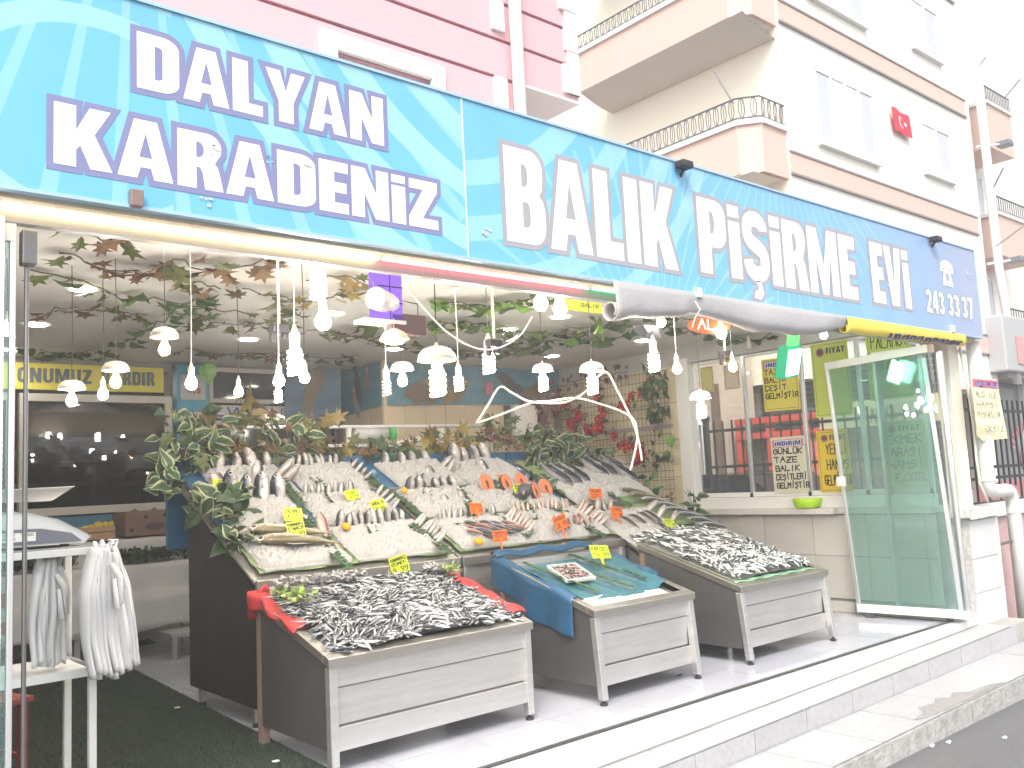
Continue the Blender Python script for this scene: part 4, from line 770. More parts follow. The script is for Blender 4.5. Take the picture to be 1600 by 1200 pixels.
# ================================================================ FISH COUNTERS
from mathutils import noise as NZ
SL = .5; nS = Vector((0, -.447, .894)); uS = Vector((0, .894, .447))
def SP(x, y, h=0.): return Vector((x, y, .93+SL*(y-5.6)))+nS*h
BLUE = mat('blue_sheet', (.025, .10, .20), .35, noise=(6, .4, (.035, .15, .28)), bump=(14, .3, .01))
FELT = mat('green_felt', (.20, .27, .12), .8, noise=(8, .4, (.28, .35, .18)))
def back_counter(label, x0, x1, yf=5.6, side=True):
    t = thing('display_counter', label, 'counter', ((x0+x1)/2, 6.2, 0)); zf = .93+SL*(yf-5.6)
    for sx in (x0, x1-.03):
        MB().prism([(yf+.02, .13), (6.75, .13), (6.75, .93+SL*1.15-.05), (yf+.02, zf-.06)], 'x', sx, sx+.03).build('side_panel', mat('side_shaded', (.035, .033, .035), .5, .35, noise=(2, .3, (.025, .023, .025))) if sx < 2.6 else STEELD, t)  # left side in a still darker steel, its dim reflection painted in
    b = MB(); b.box(x0+.03, yf+.01, zf-.34, x1-.03, yf+.03, zf-.05); b.build('front_panel', STEEL, t, bevel=.003); MB().box(x0+.03, yf+.015, .14, x1-.03, yf+.03, zf-.355).build('front_panel', STEEL, t, bevel=.003)
    for sx in (x0, x1-.045): MB().box(sx+.001, yf-.02, .12, sx+.044, yf+.019, zf-.055).build('leg', STEEL, t, bevel=.004)
    for sx in (x0+.02, x1-.06):
        for sy in (yf+.1, 6.6): MB().box(sx, sy, .03, sx+.04, sy+.04, .13).build('foot', STEEL, t); MB().lathe([(.028, 0), (.028, .02), (.015, .03)], 10, (sx+.02, sy+.02, 0)).build('foot_pad', BLACKP, t)
    MB().box(x0-.01, yf-.03, zf-.055, x1+.0, yf+.0, zf+.012).build('front_rim', STEELR, t, bevel=.004)
    MB().hexa([SP(x0-.01, yf, -.02), SP(x1, yf, -.02), SP(x1, 7.18, -.02), SP(x0-.01, 7.18, -.02), SP(x0-.01, yf, 0), SP(x1, yf, 0), SP(x1, 7.18, 0), SP(x0-.01, 7.18, 0)]).build('sloping_top', STEELR, t)
    for yy in (6.13, 6.63): MB().hexa([SP(x0+.02, yy-.012, 0), SP(x1-.02, yy-.012, 0), SP(x1-.02, yy+.012, 0), SP(x0+.02, yy+.012, 0), SP(x0+.02, yy-.012, .05), SP(x1-.02, yy-.012, .05), SP(x1-.02, yy+.012, .05), SP(x0+.02, yy+.012, .05)]).build('divider_rail', STEELR, t)
    MB().box(x0, 7.18, 1.1, x1, 7.22, 1.80).build('back_board', BLUE, t)
    return t
back_counter('left stepped steel fish counter with a dark side facing the green mat', 2.57, 4.21)
back_counter('middle stepped steel fish counter behind the blue draped table', 4.24, 6.06)
back_counter('right stepped steel fish counter joining the sardine table', 6.08, 7.36, 5.36)
def sheet(name, label, cat, x0, x1, y0, y1, m, seed, h=.008, amp=.012, kind=None):
    rs = Vector((seed*3.1, 0, 0)); b = MB()
    b.grid(lambda u, v: SP(x0+(x1-x0)*u+.02*NZ.noise(Vector((v*5, seed, 1))), y0+(y1-y0)*v+.02*NZ.noise(Vector((u*6, seed, 0))), h+amp*(1+NZ.noise(Vector((u*7, v*5, seed))))), 30, 12)
    o = b.build(name, m, None, smooth=True, base=SP((x0+x1)/2, (y0+y1)/2)); tag(o, label, cat); return o
sheet('blue_sheet', 'blue plastic sheet lining the two upper rows of the left counter', 'plastic sheet', 2.6, 4.18, 6.15, 7.17, BLUE, 1)
sheet('blue_sheet', 'blue plastic sheet lining the two upper rows of the middle counter', 'plastic sheet', 4.27, 6.03, 6.15, 7.17, BLUE, 2)
sheet('green_sheet', 'green cloth lining the lowest row of the left counter', 'cloth', 2.62, 4.18, 5.66, 6.11, FELT, 3)
sheet('green_sheet', 'green cloth lining the lowest row of the middle counter', 'cloth', 4.27, 6.03, 5.66, 6.11, FELT, 4)
sheet('green_sheet', 'green cloth lining the rear of the right counter', 'cloth', 6.1, 7.3, 5.7, 7.1, FELT, 5)
def front_table(label, x0, x1, y0, y1=5.32, z0=.62, lean=.0):
    t = thing('front_table', label, 'display table', ((x0+x1)/2, (y0+y1)/2, 0)); m = .3
    zf = lambda y: z0+m*(y-y0)
    Q = lambda x, y, h=0: Vector((x, y, zf(y)+h))
    for sx in (x0+.005, x1-.03): MB().prism([(y0+.03, .12), (y1, .12), (y1, zf(y1)-.06), (y0+.03, zf(y0+.03)-.06)], 'x', sx, sx+.025).build('side_panel', STEELD, t, bevel=.002)
    for (a, b_, d) in ((z0-.165, z0-.06, .022), (.245, z0-.175, .036), (.11, .235, .014)): MB().box(x0+.045, y0+d, a, x1-.045, y0+d+.02, b_).build('front_panel', STEEL, t, bevel=.003)
    MB().box(x0+.045, y0+.04, .12, x1-.045, y0+.05, z0-.06).build('panel_backing', STEELD, t)
    for sx in (x0, x1-.05): b = MB(); b.hexa([(sx, y0-lean, .035), (sx+.05, y0-lean, .035), (sx+.05, y0+.05-lean, .035), (sx, y0+.05-lean, .035), (sx, y0, z0-.055), (sx+.05, y0, z0-.055), (sx+.05, y0+.05, z0-.055), (sx, y0+.05, z0-.055)]); b.build('leg', STEEL, t, bevel=.004); MB().lathe([(.026, 0), (.026, .016), (.012, .02), (.012, .036)], 10, (sx+.025, y0+.025-lean, 0)).build('foot_pad', BLACKP, t)
    for sx in (x0+.002, x1-.052): MB().box(sx, y1-.06, .0, sx+.05, y1-.01, zf(y1-.06)-.07).build('leg', mat('rusty_leg', (.32, .22, .18), .6, .4), t)
    w = .055
    def rim(a, b_, c, d, nm='rim'): MB().hexa([p+Vector((0, 0, -.05)) for p in (a, b_, c, d)]+[a, b_, c, d]).build(nm, STEELR, t, bevel=.004)
    rim(Q(x0-.01, y0-.015), Q(x1+.01, y0-.015), Q(x1+.01, y0+w), Q(x0-.01, y0+w), 'front_rim')
    rim(Q(x0-.01, y0+w+.001), Q(x0+w, y0+w+.001), Q(x0+w, y1-w), Q(x0-.01, y1-w), 'side_rim'); rim(Q(x1-w, y0+w+.001), Q(x1+.01, y0+w+.001), Q(x1+.01, y1-w), Q(x1-w, y1-w), 'side_rim'); rim(Q(x0-.01, y1-w+.001), Q(x1+.01, y1-w+.001), Q(x1+.01, y1), Q(x0-.01, y1), 'rear_rim')
    a, b_, c, d = Q(x0+w, y0+w, -.09), Q(x1-w, y0+w, -.09), Q(x1-w, y1-w, -.06), Q(x0+w, y1-w, -.06); b = MB(); b.quad(a, b_, c, d)
    for p, q in ((a, b_), (b_, c), (c, d), (d, a)): b.quad(p, q, Vector((q.x, q.y, zf(q.y)-.002)), Vector((p.x, p.y, zf(p.y)-.002)))
    b.build('bed', STEEL, t); t['_'] = 0; del t['_']
    return t, Q
T1, Q1 = front_table('widest steel table heaped with anchovies in the foreground', 2.43, 3.87, 4.42, 5.32, .61)
T3, Q3 = front_table('steel table draped with the blue plastic sheet', 4.36, 5.40, 4.33, 5.32, .62, .04)
T4, Q4 = front_table('right steel table heaped with sardines', 5.96, 7.22, 4.31, 5.34, .60, .05)
# ---------------------------------------------------------------- fish
def skin(name, back, side, belly, spot=.0, rough=.28, stripes=0, attr=False):
    m = bpy.data.materials.new(name); m.use_nodes = True; t = m.node_tree; N = t.nodes; L = t.links; b = N['Principled BSDF']; b.inputs['Roughness'].default_value = rough; b.inputs['Metallic'].default_value = .25
    tc = N.new('ShaderNodeTexCoord'); at_ = N.new('ShaderNodeAttribute'); at_.attribute_name = 'own_position'; src_ = at_.outputs['Vector'] if attr else tc.outputs['Object']; s = N.new('ShaderNodeSeparateXYZ'); L.new(src_, s.inputs[0])
    def MA(op, a, c=None, d=None):
        n = N.new('ShaderNodeMath'); n.operation = op
        for i, q in enumerate((a, c, d)):
            if q is None: continue
            if isinstance(q, (int, float)): n.inputs[i].default_value = q
            else: L.new(q, n.inputs[i])
        return n.outputs[0]
    nz = N.new('ShaderNodeTexNoise'); nz.inputs['Scale'].default_value = 14; nz.inputs['Detail'].default_value = 3; L.new(src_, nz.inputs[0])
    z = MA('ADD', s.outputs['Z'], MA('MULTIPLY', MA('SUBTRACT', nz.outputs[0], .5), .03+spot))
    r = N.new('ShaderNodeValToRGB'); e = r.color_ramp.elements; e[0].position = .30; e[0].color = (*belly, 1); e[1].position = .46; e[1].color = (*side, 1)
    for p, c in ((.56, side), (.66, back), (1, tuple(.7*q for q in back))): q = e.new(p); q.color = (*c, 1)
    L.new(MA('MULTIPLY_ADD', z, 5.2, .5), r.inputs[0]); col = r.outputs[0]
    def over(mask, c):
        nonlocal col
        mx = N.new('ShaderNodeMix'); mx.data_type = 'RGBA'; L.new(mask, mx.inputs['Factor']); L.new(col, mx.inputs['A']); mx.inputs['B'].default_value = (*c, 1); col = mx.outputs['Result']
    dx = MA('SUBTRACT', s.outputs['X'], .425); dz = MA('SUBTRACT', s.outputs['Z'], .012); d2 = MA('ADD', MA('MULTIPLY', dx, dx), MA('MULTIPLY', dz, dz))
    gx = MA('SUBTRACT', s.outputs['X'], .42); g2 = MA('SQRT', MA('ADD', MA('MULTIPLY', gx, gx), MA('MULTIPLY', s.outputs['Z'], s.outputs['Z'])))
    over(MA('MULTIPLY', MA('LESS_THAN', MA('ABSOLUTE', MA('SUBTRACT', g2, .115)), .006), MA('LESS_THAN', s.outputs['X'], .4)), tuple(.5*q for q in side))
    over(MA('LESS_THAN', d2, .0012), tuple(min(1, q*1.3) for q in belly)); over(MA('LESS_THAN', d2, .00055), (.01, .01, .012))
    if stripes: over(MA('MULTIPLY', MA('GREATER_THAN', MA('SINE', MA('MULTIPLY', s.outputs['X'], 95)), .35), MA('MULTIPLY', MA('GREATER_THAN', s.outputs['Z'], -.01), .5)), back)
    oi = N.new('ShaderNodeObjectInfo'); mr = N.new('ShaderNodeMapRange'); mr.inputs['To Min'].default_value = .75; mr.inputs['To Max'].default_value = 1.15; L.new(oi.outputs['Random'], mr.inputs[0]); h = N.new('ShaderNodeHueSaturation'); L.new(mr.outputs[0], h.inputs['Value']); L.new(col, h.inputs['Color']); L.new(h.outputs[0], b.inputs['Base Color'])
    return m
SK = dict(anch=skin('anchovy_skin', (.03, .035, .045), (.24, .25, .26), (.55, .55, .54)), sard=skin('sardine_skin', (.07, .085, .09), (.60, .61, .60), (.74, .74, .71)), silver=skin('silver_skin', (.07, .075, .08), (.25, .245, .24), (.46, .44, .41), .04),
    dark=skin('bonito_skin', (.03, .035, .05), (.20, .20, .22), (.50, .48, .46), .0, .25), pink=skin('mullet_skin', (.28, .10, .08), (.45, .27, .23), (.55, .45, .40), .03), olive=skin('olive_skin', (.17, .15, .08), (.42, .37, .26), (.58, .54, .48), .02), bass=skin('bass_skin', (.05, .045, .045), (.25, .22, .21), (.46, .41, .38), .04, .3, 1))
SK['anchovy_heap'] = skin('anchovy_heap_skin', (.03, .035, .045), (.24, .25, .26), (.55, .55, .54), attr=True); SK['sardine_heap'] = skin('sardine_heap_skin', (.07, .085, .09), (.60, .61, .60), (.74, .74, .71), attr=True)
FIN = mat('fin_grey', (.30, .29, .27), .5)
def fish_mesh(name, hm, wm, sk, bend=0., nr=11, ns=8, fins=True, fork=.1, fincol=None):
    prof = [(.5, .06), (.47, .34), (.41, .66), (.32, .92), (.2, 1.0), (.05, .97), (-.1, .8), (-.22, .56), (-.33, .32), (-.42, .2)]
    b = MB(); vs = []; n = len(prof)
    def bd(p): return Vector((p[0], p[1]+bend*(p[0]*p[0]-.08), p[2]))
    for x, f in prof:
        for j in range(ns):
            a = 2*math.pi*j/ns; vs.append(bd((x, wm*.5*f*math.sin(a), hm*.5*f*math.cos(a)*(1.0 if math.cos(a) > 0 else 1.08))))
    fs = [(i*ns+j, i*ns+(j+1) % ns, (i+1)*ns+(j+1) % ns, (i+1)*ns+j) for i in range(n-1) for j in range(ns)]+[tuple(range(ns-1, -1, -1)), tuple((n-1)*ns+j for j in range(ns))]
    b.add(vs, fs, 0); h = hm*.5
    T = lambda x, z, y=.0: bd((x, y, z))
    for s_ in (1, -1): b.add([T(-.41, 0, .004), T(-.41, 0, -.004), T(-.5, fork*s_*1.0, 0), T(-.47, fork*.1*s_, 0)], [(0, 2, 3), (1, 3, 2)], 1)
    if fins:
        b.add([T(.18, h*.95), T(.1, h*1.35), T(-.12, h*.95), T(-.02, h*.9)], [(0, 1, 2, 3)], 1); b.add([T(-.08, -h*.85), T(-.14, -h*1.25), T(-.24, -h*.5)], [(0, 1, 2)], 1)
        for s_ in (1, -1): b.add([bd((.25, s_*wm*.48, -h*.15)), bd((.12, s_*wm*.62, -h*.5)), bd((.14, s_*wm*.5, -h*.05))], [(0, 1, 2)], 1)
    return b.mesh(name, [sk, fincol or FIN], smooth=True)
FM = {}
for k, (hm, wm, sk, fk) in dict(anchovy=(.155, .10, 'anch', .06), sardine=(.19, .11, 'sard', .07), bream=(.36, .22, 'silver', .12), bonito=(.28, .22, 'dark', .1), mullet=(.24, .17, 'pink', .09), whiting=(.18, .12, 'olive', .07), bass=(.32, .22, 'bass', .1), smelt=(.27, .18, 'silver', .08)).items():
    FM[k] = [fish_mesh(k, hm, wm, SK[sk], bd_, fins=k not in ('anchovy', 'sardine'), fork=fk) for bd_ in ((.12, .4, -.4, .75) if k in ('anchovy', 'sardine') else (0, .12, -.12))]
def put(name, me, loc, d, up, L, label, group, cat='fish'):
    o = inst(name, me, None, loc, frame(d, up), L); return tag(o, label, cat, group)
rf = random.Random(11)
# ice
ICE = mat('crushed_ice', (.56, .55, .53), .4, noise=[(45, .4, (.42, .42, .41)), (9, .35, (.48, .46, .43))], bump=(190, 1.0, .012), sss=0)
def ice_bed(label, x0, x1, y0, y1, S=SP, h=.045, seed=0, name='crushed_ice'):
    b = MB(); n1, n2 = max(14, int((x1-x0)*60)), max(10, int((y1-y0)*60))
    def fn(u, v):
        e = min(u, 1-u, v, 1-v); f = min(1, e*7)**.6; x = x0+(x1-x0)*u+(u-.5)*.05*(1+NZ.noise(Vector((v*9, seed, 3)))); y = y0+(y1-y0)*v+(v-.5)*.035*(1+NZ.noise(Vector((u*11, seed, 8))))
        nn = NZ.noise(Vector((x*6, y*6, seed)))*.5+NZ.noise(Vector((x*22, y*22, seed)))*.25+NZ.noise(Vector((x*70, y*70, seed)))*.34
        return S(x, y, .034+f*h*(.75+.7*nn)+.006*NZ.noise(Vector((x*130, y*130, seed))))
    b.grid(fn, n1, n2); o = b.build(name, ICE, None, smooth=False, base=S((x0+x1)/2, (y0+y1)/2, 0)); tag(o, label, 'ice', None, 'stuff'); return o
TRW = mat('foam_tray', (.55, .55, .53), .4)
def tray(label, x0, x1, y0, y1, S=SP, m=None, hh=.012):
    t = thing('fish_tray', label, 'tray', S((x0+x1)/2, (y0+y1)/2, .01), group=None)
    b = MB(); w = .012
    def blk(xa, xb, ya, yb, za, zb): b.hexa([S(xa, ya, za), S(xb, ya, za), S(xb, yb, za), S(xa, yb, za), S(xa, ya, zb), S(xb, ya, zb), S(xb, yb, zb), S(xa, yb, zb)])
    blk(x0, x1, y0, y1, .022, .028); b.build('base', m or TRW, t); b = MB()
    blk(x0, x1, y0-w, y0, .022, .03+hh); blk(x0, x1, y1, y1+w, .022, .03+hh); blk(x0-w, x0, y0, y1, .022, .03+hh); blk(x1, x1+w, y0, y1, .022, .03+hh); b.build('rim', m or TRW, t)
def heads_back(kind, n, x0, x1, y, L, label, group, lean=.55, h=.05, jit=.03, xa=0):
    for i in range(n):
        x = x0+(x1-x0)*(i+.5)/n+rf.uniform(-jit, jit)*.5; d = nS*(1-lean*.2)+uS*(lean+rf.uniform(-.25, .2))+Vector((xa+rf.uniform(-.28, .22), 0, 0)); l = L*rf.uniform(.85, 1.15)
        put(NAMES[kind], rf.choice(FM[kind][:3]), SP(x, y+rf.uniform(-.015, .015), h+(.022 if L < .25 else .0)), d, Vector((1 if n % 2 else -1, rf.uniform(.1, .9), .2)), l, label, group)
def heads_right(kind, n, x, y0, y1, L, label, group, h=.055):
    for i in range(n):
        y = y0+(y1-y0)*(i+.5)/n; d = nS+Vector((.75+rf.uniform(-.2, .2), 0, 0))+uS*rf.uniform(-.2, .3)
        put(NAMES[kind], rf.choice(FM[kind][:3]), SP(x+rf.uniform(-.01, .01), y, h+.015), d, Vector((.4, 1, 0)), L*rf.uniform(.9, 1.08), label, group)
def lying(kind, x, y, L, ang, label, group, S=SP, h=.075, roll=0, nrm=nS, bendi=None):
    u = Vector((math.cos(ang), 0, 0))+(uS if nrm is nS else Vector((0, .958, .287)))*math.sin(ang); sd_ = nrm.cross(u); up = sd_*math.cos(roll)+nrm*math.sin(roll)
    return put(NAMES[kind], FM[kind][bendi if bendi is not None else rf.randrange(3)], S(x, y, h), u, up, L, label, group)
NAMES = dict(anchovy='anchovy', sardine='sardine', bream='sea_bream', bonito='bonito', mullet='red_mullet', whiting='whiting', bass='sea_bass', smelt='silver_fish')
r1, r2, r3 = (6.67, 7.10), (6.17, 6.60), (5.68, 6.10)
TR = [('tray of striped sea bass in the top left corner of the left counter', 2.80, 3.43, r1), ('tray of small silver fish in the top row just left of the middle counter', 3.50, 4.14, r1), ('top row tray of bream on the left of the middle counter', 4.42, 5.12, r1), ('top row tray of larger bream on the right of the middle counter', 5.18, 5.90, r1),
 ('tray of dark bonito heads in the second row at the left end', 2.70, 3.28, r2), ('second row tray of little silver fish with an orange half', 3.38, 4.08, r2), ('second row tray of bream between the two fern strips', 4.32, 5.0, r2), ('tray of salmon steaks in the second row', 5.06, 5.90, r2),
 ('front row tray with two long olive fish', 2.66, 3.30, r3), ('front row tray ringed with silver fish behind the anchovy table', 3.38, 4.14, r3), ('front row tray of small mixed fish left of the red mullet', 4.32, 5.08, r3), ('front row tray of pink red mullet', 5.14, 5.94, r3),
 ('tray of bonito behind the upper orange tag of the right counter', 6.10, 6.66, (6.2, 6.72)), ('rearmost right tray of bonito tails under the ivy', 6.74, 7.26, (6.28, 6.85)), ('tray of bass standing in ice at the front left of the right counter', 6.04, 6.80, (5.42, 6.0))]
for i, (lb, a, b_, (y0, y1)) in enumerate(TR): tray(lb, a, b_, y0, y1); ice_bed('crushed ice heaped in the '+lb.split(' of ')[0].replace('tray', '').strip()+' tray' if False else 'crushed ice in the '+lb, a+.005, b_-.005, y0+.004, y1-.004, h=.075, seed=i*7.3)
g = 'fish standing in trays of ice'
L_ = lambda s: s
heads_back('bass', 4, 2.84, 3.40, 7.04, .34, 'striped sea bass head sticking out of ice in the top left tray', 'sea bass in the top left tray')
heads_right('bass', 2, 3.38, 6.8, 6.95, .34, 'striped sea bass head sticking out of ice in the top left tray', 'sea bass in the top left tray')
put('sea_bass', FM['bass'][0], SP(3.14, 6.82, .07), nS+uS*.4, (1, .2, 0), .34, 'striped sea bass head rising mid tray beside the LEVREK tag', None); put('sea_bass', FM['bass'][1], SP(2.83, 6.76, .07), nS*.5+uS*.6+Vector((-.4, 0, 0)), (1, .2, 0), .34, 'pale sea bass leaning out of the top left tray edge', None)
heads_back('smelt', 8, 3.53, 4.0, 7.06, .20, 'small silver fish head in the top row tray left of the middle counter', 'small silver fish of the top row'); heads_right('smelt', 4, 4.10, 6.74, 7.04, .2, 'small silver fish head in the top row tray left of the middle counter', 'small silver fish of the top row')
heads_back('bream', 4, 4.44, 5.02, 7.06, .26, 'bream head in the top row tray behind the orange half', 'bream of the top row left tray'); heads_right('bream', 2, 5.07, 6.85, 7.0, .28, 'bream head in the top row tray behind the orange half', 'bream of the top row left tray'); put('sea_bream', FM['bream'][1], SP(4.85, 6.82, .05), nS*.4+uS, (1, 0, .3), .26, 'single bream half buried beside the orange half', None)
heads_back('bream', 4, 5.22, 5.74, 7.07, .34, 'large bream head standing at the back of the top right tray', 'large bream of the top right tray'); put('sea_bream', FM['bream'][2], SP(5.5, 6.86, .05), nS*.6+uS, (1, 0, .3), .32, 'single bream half buried mid tray in the top right tray', None)
heads_back('bonito', 4, 2.72, 3.24, 6.55, .40, 'dark bonito head standing in the second row at the left end', 'dark bonito at the left end', h=.07)
heads_back('smelt', 9, 3.40, 3.86, 6.56, .2, 'little silver fish head along the back of the tray with an orange half', 'little silver fish of the second row'); heads_right('smelt', 5, 4.03, 6.22, 6.52, .21, 'little silver fish head along the back of the tray with an orange half', 'little silver fish of the second row')
heads_back('bream', 6, 4.34, 4.95, 6.56, .22, 'bream head along the back of the second row tray between fern strips', 'bream of the second row')
for x, y in ((4.62, 6.3), (4.83, 6.33)): put('sea_bream', FM['bream'][0], SP(x, y, .06), nS*.7+uS*.8+Vector((-.2, 0, 0)), (1, 0, .2), .2, 'bream head poking up mid tray in the second row', 'bream heads mid tray in the second row')
heads_back('smelt', 10, 3.40, 4.02, 6.07, .22, 'silver fish in the ring around the front row tray behind the anchovies', 'silver fish ringing the front row tray'); heads_right('smelt', 8, 4.09, 5.72, 6.04, .24, 'silver fish in the ring around the front row tray behind the anchovies', 'silver fish ringing the front row tray')
heads_back('smelt', 13, 4.33, 4.95, 6.07, .17, 'small mixed fish at the back of the tray left of the red mullet', 'small mixed fish of the front row'); heads_right('mullet', 7, 5.03, 5.74, 6.03, .22, 'small pink fish curling along the right edge of the mixed tray', 'pink fish at the edge of the mixed tray')
for i in range(30): lying('mullet' if i % 3 == 0 else 'smelt', rf.uniform(4.42, 4.98), rf.uniform(5.70, 5.9), .15, rf.uniform(-.9, -.3)+math.pi, 'small thin fish lying in the mixed tray of the front row', 'small thin fish in the mixed tray', h=rf.uniform(.10, .135))
heads_back('mullet', 17, 5.16, 5.86, 6.07, .18, 'pink red mullet at the back of the front row tray', 'red mullet along the tray back'); heads_right('mullet', 7, 5.89, 5.74, 6.04, .24, 'pink red mullet fanned along the right tray edge by the BARBUN tag', 'red mullet along the right tray edge')
for i in range(22): lying('mullet', rf.uniform(5.34, 5.84), rf.uniform(5.70, 5.84), .15, rf.uniform(.7, 1.3), 'pink red mullet lying on ice at the front of its tray', 'red mullet lying on ice', h=rf.uniform(.105, .13))
lying('whiting', 2.98, 5.97, .62, math.pi-.28, 'rear one of two long olive fish on ice at the left counter front', None, h=.13, bendi=0); lying('whiting', 2.97, 5.84, .62, math.pi-.25, 'front one of two long olive fish on ice at the left counter front', None, h=.13, bendi=1)
put('red_snapper', FM['mullet'][0], SP(3.26, 5.98, .08), nS*.6+uS*.8, (1, 0, 0), .36, 'single plump pink fish standing beside the long olive fish', None)
for i, (x, y) in enumerate(((6.18, 6.66), (6.32, 6.66), (6.46, 6.68), (6.84, 6.78), (6.98, 6.8), (7.16, 6.66), (7.2, 6.8))): put('bonito', FM['bonito'][i % 3], SP(x, y-.04, .12), Vector((.45, 0, 0))-uS*.8+nS*(-.25), nS+Vector((.3, 0, 0)), .42, 'dark bonito lying tail up on white ice right counter rear', 'dark bonito on the right counter')
heads_back('bass', 3, 6.06, 6.3, 5.96, .24, 'pale bass head at the left back of the right counter front tray', 'bass heads of the right counter'); heads_right('bass', 3, 6.74, 5.6, 5.98, .3, 'pale bass head at the right edge of the right counter front tray', 'bass heads beside the sardines')
for i, x in enumerate((6.2, 6.36, 6.5, 6.6)): put('sea_bass', FM['bass'][i % 3], SP(x, 5.68+.02*i, .10), Vector((-.5, 0, 0))+uS*.8+nS*.15, nS+Vector((.5, 0, 0)), .24, 'thin bass half sunk in ice in the middle of its tray', 'bass half sunk in ice')
for i in range(8): lying('whiting' if i < 2 else 'sardine', 6.95+.045*i, 6.26-.105*i, .36, math.pi-.45, 'silvery fish laid parallel along the right counter edge', 'parallel silvery fish on the right counter', h=.09, bendi=0)
# salmon steaks
SAL = mat('salmon_flesh', (.60, .17, .07), .4, noise=(25, .5, (.62, .30, .18))); SKD = mat('salmon_skin', (.05, .05, .06), .35)
for i, (x, y, a) in enumerate(((5.20, 6.5, .2), (5.42, 6.48, .5), (5.62, 6.5, .3), (5.62, 6.3, .8), (5.80, 6.36, -.6))):
    t = thing('salmon_steak', 'orange salmon steak on ice in the second row', 'fish steak', SP(x, y, .11), group='salmon steaks'); b = MB(); o_ = arc(0, 0, .075, .095, -60, 240, 12); i_ = arc(0, -.02, .02, .05, 240, -60, 8)
    e1 = Vector((math.cos(a), 0, 0))+uS*math.sin(a)*.3; e2 = (uS*.75+nS*.6); n2 = e1.cross(e2).normalized()
    b.poly([o_+i_], lambda u, v: SP(x, y, .13)+e1*u+e2*v); n_ = len(o_+i_); b.poly([o_+i_], lambda u, v: SP(x, y, .13)+e1*u+e2*v-n2*.03)
    b.build('flesh', SAL, t); q = MB(); pts = o_+i_; q.add([SP(x, y, .13)+e1*u*1.02+e2*v*1.02+n2*.001 for u, v in pts]+[SP(x, y, .13)+e1*u*1.02+e2*v*1.02-n2*.031 for u, v in pts], [(k, (k+1) % n_, n_+(k+1) % n_, n_+k) for k in range(len(o_)-1)]); q.build('skin', SKD if i % 2 else mat('salmon_edge', (.55, .4, .35), .4), t)
tag(inst('salmon_tail', fish_mesh('salmon_tail', .5, .35, mat('salmon_dark', (.05, .045, .06), .35, noise=(12, .5, (.14, .13, .13))), 0), None, SP(5.42, 6.3, .11), frame(nS*.6+Vector((.5, -.3, 0)), (0, 0, 1)), .26), 'dark skinned salmon piece between the steaks', 'fish')
# orange halves
for i, (px_, py_, sc_) in enumerate(((631, 768, 1), (540, 825, 1.1), (747, 848, 1.2), (882, 855, 1.0), (941, 792, 1.0))):
    p = aton(px_, py_, 5.6, 1.03, SL); b = MB(); b.lathe([(.0001, .0), (.03, .0), (.032, .003), (.030, .018), (.02, .031), (.0001, .036)], 14, (0, 0, 0), cap=False)
    o = b.build('orange_half', mat('orange_peel', (.80, .36, .01), .45, bump=(90, .3, .003)), None, smooth=True); o.location = p; o.rotation_euler = (.5, .2, 0); o.scale = (sc_,)*3
    tag(o, ['orange half on ice at the front of the top row bream tray', 'orange half at the front of the second row tray', 'orange half at the front of the mixed small fish tray', 'orange half beside the red mullet', 'orange half at the tip of the fern by the upper orange tag'][i], 'fruit')
# anchovy and sardine heaps
def heap(kind, S, x0, x1, y0, y1, n, L, hfn, label, group, flow=None, seed=5, big=300, spread=1.1):
    r = random.Random(seed); pts = []
    for i in range(n):
        x, y = r.uniform(x0, x1), r.uniform(y0, y1); pts.append((y+.3*r.random(), x, y, i))
    pts.sort(); b = MB(); nrm = Vector((0, -.287, .958)); ut = Vector((0, .958, .287))
    step = n/float(n-min(n, big)+1e-9) if n > big else 1e9
    for j, (_, x, y, i) in enumerate(pts):
        a = (flow(x, y) if flow else 0)+r.gauss(0, spread); d = Vector((math.cos(a), 0, 0))+ut*math.sin(a)+nrm*r.uniform(-.14, .14); roll = r.choice((0, math.pi))+r.gauss(0, .5)
        sd_ = nrm.cross(d).normalized(); up = sd_*math.cos(roll)+nrm*abs(math.sin(roll)); lay = r.random()
        p = S(x, y)+nrm*(hfn(x, y)+lay*.022-.008); me = r.choice(FM[kind]); l = L*r.uniform(.82, 1.12)
        if j < big: put(kind, me, p, d, up, l, label, group)
        else:
            Mx = Matrix.Translation(p) @ frame(d, up).to_4x4() @ Matrix.Scale(l, 4)
            lo.append((me, Mx))
    return
lo = []
def flush(kind, label, group):
    global lo
    # the rest of the heap: the same fish, joined; two skins split by the local height of each fish
    b = MB(); own = []
    for me, Mx in lo:
        n = len(b.v); own += [c for v in me.vertices for c in v.co]; b.v += [tuple(Mx @ v.co) for v in me.vertices]
        for p in me.polygons: b.f.append(tuple(i+n for i in p.vertices)); b.m.append(p.material_index)
    o = b.build(kind+'_heap', [SK[kind+'_heap'], FIN], None, smooth=True); o.data.attributes.new('own_position', 'FLOAT_VECTOR', 'POINT').data.foreach_set('vector', own); tag(o, label, 'fish', group, 'stuff'); lo = []
h1 = lambda x, y: -.01+min(1, (y-4.46)/.15)*.012+.055*math.sin(max(0, min(1, (x-2.45)/1.40))*math.pi)**.6*min(1, (5.34-y)/.12+.2)
b = MB(); b.grid(lambda u, v: Q1(2.485+1.33*u, 4.475+.78*v)+Vector((0, 0, -.03+h1(2.50+1.30*u, 4.50+.76*v)*.9)), 24, 14); tag(b.build('heap_core', mat('fish_core_grey', (.10, .10, .11), .5), None, True, base=Q1(3.1, 4.9)), 'packed lower layer of the anchovy heap', 'fish', None, 'stuff')  # plain dark grey layer lying under the loose anchovies
